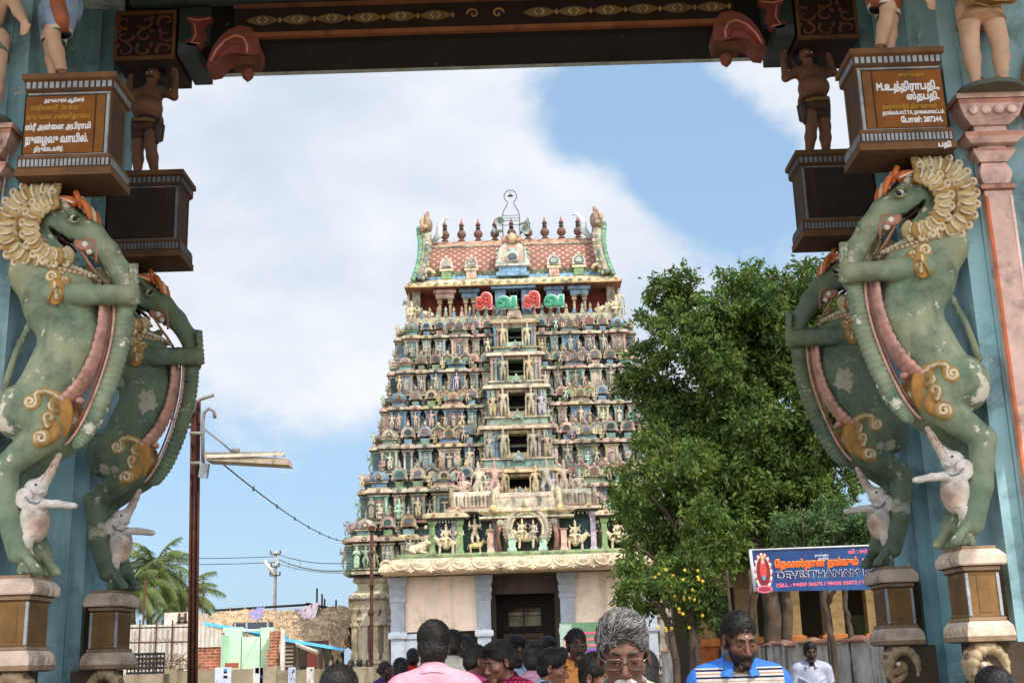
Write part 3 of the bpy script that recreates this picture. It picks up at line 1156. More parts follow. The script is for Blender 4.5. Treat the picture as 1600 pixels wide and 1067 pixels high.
    mb_.sm = mb_.sm + [True] * len(f)
    mb_.build('mane', M_orn, root)

    # lower trunk, notched along its outer edge, held by the paws
    key = np.array([(283, 440), (287, 500), (303, 580), (330, 660), (366, 745), (408, 825), (448, 878), (474, 897)], float)
    tt = np.linspace(0, len(key) - 1, 120)
    xs = np.interp(tt, range(len(key)), key[:, 0])
    ys = np.interp(tt, range(len(key)), key[:, 1])
    ker = np.ones(15) / 15
    xs[7:-7] = np.convolve(xs, ker, 'valid')
    ys[7:-7] = np.convolve(ys, ker, 'valid')
    w_ = np.interp(tt, [0, 5, 6.4, 7], [30, 29, 23, 12]) * US
    w_ = w_ * np.where((np.arange(120) % 4) == 0, .84, 1.0)
    b = MB()
    b.tube([pix(*c5(x, y), BY - .02) for x, y in zip(xs, ys)], list(w_), 12, S(98, 122, 96), flat=.75)
    tr = b.build('trunk', M_beast, root)
    tr['label'] = 'long notched trunk gripped by both paws'
    b = MB()
    b.tube([pix(*c5(x + 33, y - 6), BY - .05) for x, y in zip(xs[::4], ys[::4])], 5 * US, 6, S(196, 158, 142))
    b.tube([pix(*c5(x + 44, y - 8), BY - .03) for x, y in zip(xs[:100:4], ys[:100:4])], 4 * US, 6, S(150, 92, 78))
    # pink segmented belly band
    key = np.array([(338, 440), (346, 515), (370, 600), (412, 680), (468, 738), (512, 770)], float)
    tt = np.linspace(0, 5, 80)
    bx_, by_ = np.interp(tt, range(6), key[:, 0]), np.interp(tt, range(6), key[:, 1])
    bx_[5:-5] = np.convolve(bx_, np.ones(11) / 11, 'valid')
    by_[5:-5] = np.convolve(by_, np.ones(11) / 11, 'valid')
    w_ = np.interp(tt, [0, 5], [13, 19]) * US * np.where(np.arange(80) % 5 == 0, .86, 1)
    b.tube([pix(*c5(x + 10, y), BY - .03) for x, y in zip(bx_, by_)], list(w_), 12, S(204, 156, 142), flat=3.2)
    b.ball(*pix(*c5(446, 748), BY - .03), 15 * US, .05, 13 * US, S(206, 150, 132))
    b.tube([yp(488, 205, .0), yp(468, 226, .0), yp(446, 246, .0)], [5 * US, 7 * US, 6 * US], 8, S(58, 24, 20), flat=9)
    # painted rim of the mouth
    b.tube([nc(x, y, .004) for x, y in ((350, 372), (372, 330), (392, 300), (420, 250), (400, 214), (372, 226), (364, 262), (368, 300))], 5 * US, 6, S(176, 120, 100))
    bb = MB()
    bb.ball(*nc(402, 232, -.01), 38 * US, .018, 27 * US, S(196, 132, 112), 12, 9)
    for x, y in ((402, 238), (424, 237), (389, 261)):
        bb.ball(*nc(x, y, .012), 12 * US, 9 * US, 12 * US, S(226, 216, 205), 9, 7)
    bb.tube([nc(x, y, .0) for x, y in ((478, 196), (496, 206), (494, 226), (470, 252), (440, 272))], 6 * US, 6, S(140, 150, 118))
    bo = both(bb)
    n = b.n
    b.v += bo.v
    b.f += [tuple(a + n for a in q) for q in bo.f]
    b.c += bo.c
    b.sm += bo.sm
    b.build('belly_band', M_orn, root)

    # crest, forehead plumes and ear
    b = MB()
    OR, RD = S(196, 106, 56), S(150, 78, 58)
    P = lambda x, y, d=-.15: pix(*c5(x, y), BY + d)
    b.tube([P(424, 106), P(440, 92), P(468, 90), P(492, 86), P(500, 70), P(492, 56), P(506, 62)], [v * US for v in (12, 16, 17, 18, 20, 14, 6)], 10, OR)
    b.tube([P(430, 100, -.19), P(466, 84, -.19), P(496, 76, -.2), P(504, 58, -.19)], 4 * US, 6, S(232, 205, 180))
    t = np.linspace(0, 5.2, 20)
    b.tube([P(480 + (16 - 2.4 * a) * math.cos(a), 102 + (14 - 2.2 * a) * math.sin(a), -.17) for a in t], list(np.linspace(9, 4, 20) * US), 8, RD)
    for i in range(5):
        o_ = i * 9
        b.tube([P(424 - o_ * .2 - 16, 92 + o_ * .1, -.13 + .05 * i), P(402 - 8, 104, -.13 + .06 * i), P(386, 126, -.12 + .06 * i), P(380, 156, -.12 + .06 * i)],
               [v * US for v in (9, 11, 10, 6)], 8, OR if i % 2 == 0 else S(222, 196, 160))
    b.tube([P(536, 132, -.2), P(528, 118, -.22), P(524, 106, -.23)], [12 * US, 11 * US, 9 * US], 8, S(190, 140, 122))
    both(b).build('crest', M_orn, root)
    e = MB()
    e.ball(*pix(*c5(431, 147), BY - .155), 14 * US, 14 * US, 13 * US, S(214, 210, 200), 12, 9)
    e.ball(*pix(*c5(428, 150), BY - .178), 9 * US, 5 * US, 9 * US, S(24, 28, 34), 10, 7)
    e.ball(*pix(*c5(434, 137), BY - .158), 19 * US, 17 * US, 13 * US, S(104, 124, 92), 12, 9)
    t = np.linspace(-2.9, -.2, 12)
    e.tube([pix(*c5(432 + 18 * math.cos(a), 151 + 12 * math.sin(a)), BY - .172) for a in t], 3 * US, 6, S(60, 66, 50))
    e.tube([pix(*c5(432 + 17 * math.cos(a), 148 - 14 * math.sin(a)), BY - .168) for a in t], 3.5 * US, 6, S(150, 156, 120))
    twin(e, 'eye')

    # gilded scrolls on shoulder and haunch
    def scroll(b, pts, r0, r1, c1=GOLD, c2=GOLDW):
        P = np.array([nc(x, y, .0) for x, y in pts])
        r0, r1 = r0 * 1.45, r1 * 1.45
        for c in range(3):
            P[1:-1] = (P[:-2] + 2 * P[1:-1] + P[2:]) / 4
        rad = np.linspace(r0, r1, len(P)) * US
        b.tube(P, list(rad), 8, c1)
        b.tube(P + np.array((0, -1, 0)) * rad[:, None] * .8, list(rad * .36), 6, c2)

    def spir(cx, cy, r, a0, turns, n=22):
        t = np.linspace(0, 1, n)
        a = R_(a0) + turns * 2 * math.pi * t
        return [(cx + r * (1 - .82 * q) * math.cos(w), cy + r * (1 - .82 * q) * math.sin(w)) for q, w in zip(t, a)]
    b = MB()
    scroll(b, spir(600, 742, 27, -90, -1.6)[::-1] + [(560, 696), (515, 704), (484, 740), (470, 790), (480, 842), (518, 880)] + spir(570, 862, 28, 90, -1.5), 9, 12)
    scroll(b, [(500, 745)] + spir(522, 762, 28, 180, 1.5), 12, 6)
    scroll(b, [(548, 830), (556, 815)] + spir(544, 795, 17, 40, -1.5), 10, 5)
    scroll(b, [(502, 770), (512, 815), (534, 848), (566, 866)], 12, 9, GOLD, GOLDD)
    scroll(b, [(526, 720), (560, 716), (590, 712), (612, 728)], 8, 6)
    scroll(b, [(480, 790), (484, 850), (520, 880), (570, 876)], 7, 6, GOLDW, GOLDW)
    b.ball(*nc(515, 795, -.025), 46 * US, .035, 78 * US, S(168, 122, 56), 14, 10)
    b.ball(*nc(548, 840, -.025), 40 * US, .035, 40 * US, S(168, 122, 56), 14, 10)
    twin(b, 'haunch_scroll')
    b = MB()
    scroll(b, spir(512, 340, 24, 100, 1.5)[::-1] + [(500, 372), (486, 390), (496, 415)], 6, 11)
    scroll(b, spir(472, 352, 16, 0, 1.3)[::-1] + [(484, 372), (500, 392)], 5, 9)
    scroll(b, [(470, 330), (490, 318), (515, 316), (528, 330)], 8, 6)
    scroll(b, [(488, 372), (508, 380), (524, 398), (520, 420)], 10, 8, GOLD, GOLDD)
    scroll(b, [(482, 384), (490, 405), (510, 425)], 8, 8)
    b.ball(*nc(500, 385, -.02), 30 * US, .03, 46 * US, S(172, 128, 62), 12, 8)
    twin(b, 'shoulder_scroll')
    b = MB()
    b.tube([P(690, 700, .02), P(672, 640, .03), P(646, 575, .05), P(612, 515, .06), P(588, 470, .06), P(592, 440, .05)], [v * US for v in (14, 12, 11, 11, 12, 8)], 8, S(74, 96, 78))
    b.build('tail', M_beast, root)
    return root


M_eleph = mat('chipped_white_plaster', 'attr', .85, .25, 7, dirt=(S(120, 104, 92), .75, 5), flake=(S(128, 112, 98), .63, 5), bump=.5, bscale=24)


def make_elephant():
    root = empty('elephant_statue', tuple(c6(1000, 470)), cat='statue', group='small white elephants under the beasts')
    D = -.04
    s = SDF((2.75, 8.6, 2.28), (3.6, 9.25, 3.4), .0095)
    u = US * 2.0925 / 2.757
    E_ = lambda x, y, d=0: c6(x, y, D + d)
    s.ell(E_(945, 245), (58 * u, .14, 92 * u), .02)
    s.ell(E_(935, 112), (46 * u, .095, 44 * u), .015)
    s.chain([E_(925, 105), E_(893, 78), E_(868, 45), E_(846, 8), E_(826, -28)], [30 * u, 23 * u, 18 * u, 15 * u, 12 * u], .02)
    s.chain([E_(920, 128), E_(895, 118)], [14 * u, 7 * u], .01)
    s.cap(E_(945, 150), E_(945, 200), 34 * u, 46 * u, .02)
    for d in (-.08, .08):
        s.chain([E_(962, 192, d), E_(905, 176, d * 1.1), E_(845, 180, d), E_(785, 192, d * .8)], [24 * u, 19 * u, 16 * u, 15 * u], .015)
        s.ell(E_(775, 192, d * .8), (16 * u, .025, 12 * u), .01)
        s.cap(E_(975, 310, d), E_(1000, 420, d), 26 * u, 20 * u, .02)
        s.ell(E_(986, 146, d * 1.25), (38 * u, .014, 44 * u), .006)
        s.ell(E_(770, 196, d * .8), (10 * u, .03, 9 * u), .004)
    for d in (-.055, .055):
        s.cap(E_(915, 128, d), E_(880, 112, d), 6 * u, 3 * u, .006)
    s.ell(E_(915, 96), (22 * u, .07, 20 * u), .012)
    s.ell(E_(905, 128), (16 * u, .05, 14 * u), .008)
    s.cap(E_(958, 120, -.06), E_(962, 172, -.09), 9 * u, 12 * u, .006)
    for k_ in range(5):
        t_ = k_ / 4
        s.ell(E_(900 - 62 * t_, 82 - 86 * t_), ((25 - 11 * t_) * u, (25 - 11 * t_) * u, 3.2 * u), .004, rotm(ry=.9), True)
    for k_ in range(3):
        s.ell(E_(905 + k_ * 14, 300 + k_ * 9, -.1), (34 * u, .05, 3 * u), .006, None, True)
    V, Fc = s.mesh()
    cols = []
    cen = V[Fc].mean(1)
    hd, bd = E_(935, 112), E_(900, 280)
    tk = E_(850, 20)
    for c in cen:
        w_ = np.array(S(206, 200, 194))
        q = np.clip(1.5 - np.linalg.norm((c - bd)[[0, 2]]) / .09, 0, 1) * .7
        w_ = w_ * (1 - q) + q * np.array(S(200, 164, 140))
        q = np.clip(1.6 - np.linalg.norm((c - tk)[[0, 2]]) / .1, 0, 1) * .7
        w_ = w_ * (1 - q) + q * np.array(S(190, 160, 142))
        cols.append(w_)
    obj('body', V, Fc, M_eleph, root, cols, True)
    b = MB()
    for d in (-1, 1):
        b.ball(*(E_(915, 100) + np.array((0, d * .082, 0))), .012, .008, .009, S(30, 26, 24))
    b.tube([E_(900, 160, -.11), E_(930, 172, -.13), E_(960, 165, -.12), E_(980, 140, -.12)], .006, 6, S(120, 130, 135))
    b.build('face_markings', M_orn, root)
    return root


beast = make_beast()
eleph = make_elephant()
BLBL = {(1, 1): 'green rearing yali statue at the right front pedestal with patches of bare white plaster', (1, 0): 'shade-toned green yali statue on the right rear pedestal beside the tree',
        (0, 1): 'light green rearing yali statue on the left front pedestal under the inscribed block', (0, 0): 'shade-toned green yali statue on the left rear pedestal next to the lamp post'}
ELBL = {(1, 1): 'white elephant figure rearing under the right front green beast', (1, 0): 'grey white elephant figure rearing under the right rear beast beside the banner',
        (0, 1): 'white elephant figure with trunk raised under the left front green beast', (0, 0): 'white elephant figure under the left rear shade-toned green beast, trunk up against the sky'}


def swap(o, a, b_):
    for ch in o.children:
        if ch.data.materials[0] == a:
            ch.data = ch.data.copy()
            ch.data.materials[0] = b_


for src, lb in ((beast, BLBL), (eleph, ELBL)):
    base = src.location.copy()
    for right in (1, 0):
        for front in (1, 0):
            o = src if (right, front) == (1, 1) else copy_tree(src)
            o.location = (mx(base.x, right), base.y + (0 if front else 1.95), base.z)
            if not right:
                o.scale = (-1, 1, 1)
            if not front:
                swap(o, M_beast, M_beast_shaded)
            o['label'] = lb[(right, front)]

# ------------------------------------------------------------------ figures on the blocks and columns
M_skin_dark = mat('dark_painted_skin', S(122, 84, 66), .6, .2, 5, dirt=(S(50, 34, 28), .5, 4), bump=.15, bscale=25)
M_skin_pale = mat('pale_painted_skin', S(205, 170, 145), .6, .12, 5, dirt=(S(130, 100, 85), .5, 3), bump=.15, bscale=25)
M_cloth_blue = mat('blue_painted_cloth', S(128, 158, 190), .7, .2, 6, dirt=(S(80, 95, 110), .5, 5), bump=.2)
M_cloth_dark = mat('dark_painted_cloth', S(70, 42, 36), .7, .3, 8, bump=.2)


def place_fig(name, J, loc, H, label, cat, m, hres=.009, rz=0, flip=False, group=None, **kw):
    root = empty(name, loc, label, cat, group)
    V, Fc = figure(J, hres / H, **kw)
    V = V * H
    if flip:
        V = V * (-1, 1, 1)
        Fc = Fc[:, ::-1]
    V = V @ rotm(rz=rz).T
    obj('body', V + loc, Fc, m, root, smooth=True)
    return root


def part_fig(root, name, mb_fn, m, H, rz=0, flip=False):
    b = MB(rotm(rz=rz) @ np.diag((H * (-1 if flip else 1), H, H)), np.array(root.location))
    mb_fn(b)
    return b.build(name, m, root)


def dwarf_clothes(b):
    b.lathe([(.105, -.1), (.13, -.06), (.125, .0), (.115, .03)], 16, 0, 0, .50, S(74, 46, 38))
    b.tube([(-.13, -.02, .5), (-.06, -.14, .485), (.06, -.14, .47), (.13, -.02, .48)], .018, 8, S(120, 92, 60))
    for sg in (-1, 1):
        b.lathe([(.075, -.07), (.085, .05)], 12, sg * .062, -.005, .42, S(66, 42, 36))
    b.tube([(.1, -.04, .5), (.14, -.08, .4), (.12, -.05, .28)], [.03, .026, .012], 8, S(70, 60, 60))


def dwarf_hair(b):
    b.ball(.03, .03, .915, .108, .05, .09, S(30, 22, 20), 14, 10)
    b.ball(.03, .02, .965, .06, .055, .04, S(30, 22, 20), 12, 9)
    for sg in (-1, 1):
        b.ball(sg * .066, .035, .9, .03, .035, .05, S(30, 22, 20), 10, 7)
    b.tube([(-.01, -.076, .876), (.018, -.084, .887), (.03, -.085, .883), (.042, -.084, .887), (.07, -.076, .876)], .008, 6, S(20, 15, 14))
    for sg in (-1, 1):
        b.ball(.03 + sg * .022, -.078, .924, .009, .006, .006, S(215, 205, 195), 8, 6)
        b.tube([(.03 + sg * .008, -.08, .94), (.03 + sg * .034, -.074, .945)], .004, 5, S(20, 15, 14))


def ornaments(b, crownc=S(180, 140, 70)):
    t = np.linspace(0, 2 * math.pi, 20)
    b.tube(np.stack([.058 * np.cos(t), .052 * np.sin(t) - .005, np.full(20, .815) - .02 * (np.sin(t) < 0)], 1), .009, 6, crownc)
    for sg in (-1, 1):
        b.tube(np.stack([sg * .06 + .03 * np.cos(t), .01 + .03 * np.sin(t), np.full(20, .07)], 1), .007, 6, S(150, 105, 60))


DJ = dict(shR=(-.125, 0, .78), elR=(-.215, .0, .80), wrR=(-.18, -.01, .97), shL=(.125, 0, .77), elL=(.235, -.02, .70), wrL=(.245, -.02, .86),
          hea=(.03, -.02, .91), knR=(-.075, -.02, .29), anR=(-.075, .0, .045), knL=(.06, -.05, .28), anL=(.065, .03, .045))
for right in (0, 1):
    loc = np.array((mx(2.98 if right else 3.13, right), 10.82, 6.13))
    r = place_fig('atlas_figure', DJ, loc, 1.17, ('dark brown pot bellied dwarf holding up the beam on the right rear block' if right else 'dark brown pot bellied dwarf holding up the beam on the left rear block'),
                  'statue', M_skin_dark, .0095, rz=R_(-14 if not right else 14), flip=bool(right), group='dwarf figures carrying the beam', fat=1.1, belly=1.2, hands=True, curl=.25, hscale=1.12,
                  handdir={'R': ((.1, -.1, 1), (0, -.5, -1)), 'L': ((-.1, -.1, 1), (0, -.5, -1))})
    part_fig(r, 'loincloth', dwarf_clothes, M_orn, 1.17, R_(-14 if not right else 14), bool(right))
    part_fig(r, 'hair', dwarf_hair, M_orn, 1.17, R_(-14 if not right else 14), bool(right))
    part_fig(r, 'ornaments', ornaments, M_orn, 1.17, R_(-14 if not right else 14), bool(right))

# two painted attendants on the front blocks, only their legs in the picture
SJ = dict(hiR=(-.058, 0, .51), knR=(-.07, -.03, .285), anR=(-.045, .0, .045), knL=(.055, -.06, .29), anL=(.03, .03, .045), elR=(-.2, -.02, .68), wrR=(-.17, -.12, .8), elL=(.17, .02, .62), wrL=(.12, -.08, .55))


def shorts(c):
    def f(b):
        b.lathe([(.1, -.06), (.115, .0), (.105, .08), (.09, .11)], 14, 0, 0, .50, c)
        for sg in (-1, 1):
            b.lathe([(.066, -.005), (.07, .0), (.07, .02), (.078, .03), (.098, .15), (.1, .22)], 14, sg * .062, -.02, .305, [c][0])
        b.lathe([(.071, -.01), (.073, .012)], 14, -.062, -.02, .31, S(214, 205, 190))
        b.lathe([(.071, -.01), (.073, .012)], 14, .062, -.02, .31, S(214, 205, 190))
        b.tube([(.09, -.02, .52), (.14, -.06, .44), (.15, -.03, .34), (.11, 0, .3)], [.03, .045, .04, .02], 10, S(170, 96, 66))
    return f


for right in (0, 1):
    loc = np.array((mx(3.255, right) if not right else 3.06, 8.86, 6.13))
    r = place_fig('attendant_figure', SJ, loc, 1.42, ('painted statue in white hemmed red shorts standing on the right inscribed block' if right else 'painted statue in pale blue shorts standing on the left inscribed block'), 'statue',
                  M_skin_pale, .011, rz=R_(55 if right else -55), flip=bool(right), group='painted attendants above the inscribed blocks', fat=.95, hands=True, crown=.1)
    part_fig(r, 'shorts', shorts(S(150, 70, 50) if right else S(140, 166, 196)), M_orn, 1.42, R_(55 if right else -55), bool(right))
    part_fig(r, 'ornaments', ornaments, M_orn, 1.42, R_(55 if right else -55), bool(right))

# drummer on the right half column, a beckoning figure on the left one
QJ = dict(hiR=(-.06, 0, .51), knR=(-.085, -.02, .285), anR=(-.075, .0, .05), hiL=(.06, 0, .51), knL=(.085, -.02, .285), anL=(.08, .0, .05), elR=(-.24, -.02, .66), wrR=(-.2, -.14, .55), elL=(.24, -.02, .68), wrL=(.19, -.16, .6))
for right in (1, 0):
    loc = np.array((mx(3.80, right), 8.74, cz_(5.53) + .036))
    if right:
        J = {**QJ, 'elR': (-.2, -.02, .66), 'wrR': (-.285, -.06, .56)}
        lab = 'pale statue of a drummer in anklets on the pink half column at the right edge'
        hd = {'R': ((-.25, -.1, -1), (.3, -1, 0)), 'L': ((-.6, -.5, -.4), (0, -.3, -1))}
    else:
        J = {**QJ, 'elL': (.19, -.03, .66), 'wrL': (.262, -.1, .555)}
        lab = 'pale statue reaching a hand downwards at the upper left corner, standing on a half column'
        hd = {'L': ((.12, -.1, -1), (-.3, -1, 0)), 'R': ((.6, -.5, -.4), (0, -.3, -1))}
    r = place_fig('musician_figure', J, loc, 1.38, lab, 'statue', M_skin_pale, .0085, fat=1.08, hands=True, handdir=hd, curl=.2, crown=.1, group='figures on the half columns')
    b = MB()
    b.lathe([(.001, 0), (.255, 0), (.255, .035), (.001, .035)], 24, loc[0], loc[1], loc[2] - .036, S(86, 92, 84), sy=.85, smooth=False)
    b.build('base', M_orn, r)
    part_fig(r, 'ornaments', ornaments, M_orn, 1.38)

    def kilt(b):
        b.lathe([(.14, -.05), (.125, .0), (.11, .1), (.09, .13)], 14, 0, 0, .47, S(190, 150, 120) if right else S(110, 130, 120))
    part_fig(r, 'kilt', kilt, M_orn, 1.38)
    if right:
        def drum(b):
            R = rotm(ry=R_(90))
            q = MB(R)
            q.lathe([(.055, -.135), (.075, -.13), (.085, -.1), (.1, 0), (.085, .1), (.075, .13), (.055, .135)], 16, 0, 0, 0, S(128, 92, 52))
            for z in (-.12, .12):
                q.lathe([(.08, -.014), (.094, -.012), (.094, .012), (.08, .014)], 16, 0, 0, z, S(170, 140, 96))
            for i in range(10):
                a = i * math.pi / 5
                q.tube([(.083 * math.cos(a), .083 * math.sin(a), -.12), (.104 * math.cos(a + .3), .104 * math.sin(a + .3), 0), (.083 * math.cos(a + .6), .083 * math.sin(a + .6), .12)], .005, 5, S(190, 165, 125))
            for v_, f_ in ((np.concatenate(q.v), q.f),):
                b.add(v_ + (.01, -.17, .545), f_, q.c, True)
        part_fig(r, 'drum', drum, M_orn, 1.38)


# ================================================================== the great gate tower
TX = .15
M_opening_shade = mat('painted_interior_shade', S(14, 11, 10), .9, .3, 2, bump=0)  # near-black paint standing in for shade inside the openings
TCOL = dict(cream=S(194, 180, 150), ochre=S(192, 170, 124), pink=S(198, 160, 144), teal=S(112, 152, 146), blue=S(116, 152, 178), green=S(124, 150, 104), dark=S(66, 64, 58),
            rust=S(150, 102, 82), white=S(196, 190, 180), stone=S(168, 158, 140), deep=S(64, 92, 92), maroon=S(110, 44, 36), mint=S(160, 190, 166), lilac=S(176, 164, 178), slate=S(98, 112, 124))
tw = random.Random(21)


def tc_(*names):
    c = TCOL[tw.choice(names)]
    f = tw.uniform(.54, .9)
    g = sum(c) / 3
    c = tuple(a * .8 + g * .2 for a in c)
    return tuple(min(.8, a * f * tw.uniform(.95, 1.05)) for a in c)


tower = empty('gopuram_tower', (TX, 61, 0), 'tall tapering temple tower crowded with painted statues under a barrel roof with nine finials', 'temple tower')


def nasi(b, cx, y, cz, r, cols, depth=.1, flame=True):
    """horseshoe gable of nested rings facing the viewer"""
    for k, (f, dd) in enumerate(((1, 0), (.78, .03), (.52, .05))):
        rr = r * f
        t = np.linspace(R_(-35), R_(215), 15)
        po = [(cx + rr * math.cos(a), cz + rr * .96 * math.sin(a)) for a in t]
        b.prism(po, y - dd - .02, y + depth, cols[k % len(cols)])
    if flame:
        b.ball(cx, y, cz + r * 1.12, r * .26, r * .2, r * .34, cols[0], 7, 5)
        for sg in (-1, 1):
            b.ball(cx + sg * r * .92, y, cz - r * .5, r * .24, r * .2, r * .26, cols[0], 7, 5)


def finial(b, x, y, z, h, c, n=7):
    b.lathe([(.12 * h, 0), (.2 * h, .12 * h), (.1 * h, .24 * h), (.26 * h, .45 * h), (.22 * h, .6 * h), (.08 * h, .7 * h), (.12 * h, .76 * h), (.02 * h, h)], n, x, y, z, c)


def aedicula(name, cx, y0, w, d, z0, z1, z2, kind, parent, side=0):
    """one little pavilion standing on a storey: plinth, pilasters, dark panel, cornice and its own roof. side -1/1 = on the flank"""
    H = z1 - z0
    b = MB() if side == 0 else MB(rotm(rz=R_(90) * side), None)
    # local frame: centre (0, 0) is the middle of the wall line, -y outwards
    hw = w / 2
    yc = d / 2
    dark, wall, pil, trim, cap, roof = tc_('dark', 'deep', 'slate', 'rust'), tc_('teal', 'slate', 'green', 'deep', 'pink', 'blue'), tc_('cream', 'pink', 'mint', 'ochre', 'blue', 'white'), tc_('ochre', 'cream', 'green', 'rust'), tc_('cream', 'ochre', 'pink', 'stone'), tc_('cream', 'ochre', 'pink', 'teal', 'stone', 'blue')
    e = .035 * H
    dd = (d + .3) / 2
    oy = -d + dd
    b.loft(0, oy, [(hw + e * 2, dd + e * 2, z0, trim), (hw + e * 2, dd + e * 2, z0 + .07 * H, dark), (hw + e, dd + e, z0 + .075 * H, wall), (hw + e, dd + e, z0 + .11 * H, trim), (hw + e * 1.8, dd + e * 1.8, z0 + .115 * H, trim),
                   (hw + e * 1.8, dd + e * 1.8, z0 + .15 * H, dark), (hw, dd, z0 + .155 * H, wall), (hw, dd, z0 + .74 * H, pil), (hw + e * 1.2, dd + e * 1.2, z0 + .75 * H, pil), (hw + e * 1.2, dd + e * 1.2, z0 + .79 * H, dark),
                   (hw + e * .5, dd + e * .5, z0 + .80 * H, dark), (hw + e * .7, dd + e * .7, z0 + .83 * H, cap), (hw + e * 3.6, dd + e * 3.6, z0 + .845 * H, cap), (hw + e * 3.2, dd + e * 3.2, z0 + .90 * H, cap), (hw + e * 1.6, dd + e * 1.6, z0 + .955 * H, trim), (hw + e * .8, dd + e * .8, z1, trim)])
    npil = 4 if w > 1.4 else 2
    for i in range(npil):
        x = -hw + .09 * H * .6 + (w - .108 * H) * i / (npil - 1)
        b.loft(x, -d, [(.045 * H, .05, z0 + .155 * H), (.045 * H, .05, z0 + .22 * H), (.03 * H, .035, z0 + .23 * H), (.03 * H, .035, z0 + .62 * H), (.05 * H, .05, z0 + .63 * H), (.05 * H, .05, z0 + .66 * H), (.035 * H, .04, z0 + .665 * H), (.065 * H, .07, z0 + .73 * H)], pil)
    if w > .8:      # flat dark panel, the shade of a niche put into its colour
        b.span(-hw * .42, hw * .42, -d - .012, -d + .05, z0 + .17 * H, z0 + .66 * H, dark)
        b.loft(0, -d - .01, [(.022 * H, .03, z0 + .17 * H), (.022 * H, .03, z0 + .5 * H), (hw * .3, .035, z0 + .52 * H), (hw * .3, .035, z0 + .56 * H)], pil)
    # little gables on the cornice
    for x in ([-hw * .55, hw * .55] if w > 1 else [0]):
        nasi(b, x, -d - e * 3.2, z0 + .9 * H, .075 * H, [cap, dark, trim], .05, False)
    R = z2 - z1 + .28 * H
    neck = tc_('blue', 'green', 'teal', 'pink')
    if kind == 'kuta':
        q = min(hw, .62)
        b.loft(0, -d + q, [(q * .82, q * .82, z1 - .01, neck), (q * .82, q * .82, z1 + R * .22, trim), (q * .98, q * .98, z1 + R * .23, trim), (q * .98, q * .98, z1 + R * .28, roof)])
        b.lathe([(q * .98, 0), (q * 1.14, R * .1), (q * 1.1, R * .22), (q * .86, R * .4), (q * .48, R * .52), (q * .22, R * .56), (q * .2, R * .62)], 16, 0, -d + q, z1 + R * .27, roof, rib=.035)
        finial(b, 0, -d + q, z1 + R * .86, R * .36, tc_('cream', 'stone'))
        nasi(b, 0, -d - q * .1, z1 + R * .45, q * .4, [cap, dark, trim], .2)
    elif kind == 'sala':
        rr = R * .42
        b.span(-hw * .92, hw * .92, -d + .04, .2, z1 - .01, z1 + R * .2, neck)
        t = np.linspace(0, math.pi, 9)
        prof = [(-d + rr * .95 - rr * 1.05 * math.cos(a) , z1 + R * .2 + rr * 1.12 * math.sin(a) ** .8) for a in t]
        n = len(prof)
        v = [(-hw, y, z) for y, z in prof] + [(hw, y, z) for y, z in prof]
        b.add(v, [(i, i + 1, n + i + 1, n + i) for i in range(n - 1)] + [tuple(range(n))[::-1], tuple(range(n, 2 * n))], roof)
        for i in range(7):
            x = -hw + w * (i + .5) / 7
            b.span(x - .02, x + .02, -d - rr * .12, -d + .1, z1 + R * .22, z1 + R * .5, trim)
        for x in (-hw, hw):
            nasi(b, x, -d + rr * .3, z1 + R * .48, rr * .95, [cap, dark, trim], .12)
        nasi(b, 0, -d - .06, z1 + R * .42, min(hw * .55, rr * 1.15), [cap, trim, dark], .15)
        for x in (-hw * .5, 0, hw * .5):
            finial(b, x, -d + rr, z1 + R * .62, R * .33, tc_('cream', 'stone'), 6)
    else:
        b.span(-hw * .7, hw * .7, -d + .03, .2, z1 - .01, z1 + R * .25, neck)
        nasi(b, 0, -d, z1 + R * .55, max(hw * .85, R * .34), [cap, tc_('pink', 'blue', 'rust', 'teal'), dark], .3)
        finial(b, 0, -d + .1, z1 + R * .9, R * .3, tc_('cream', 'stone'), 6)
    t_ = np.array((cx, y0, 0.0))
    vs = np.concatenate(b.v) + t_
    return obj(name, vs, b.f, M_stucco, parent, b.c, b.sm)


# ---- statues of the tower: a few sculpted poses, each figure a copy of its own
def pose(**k):
    return k


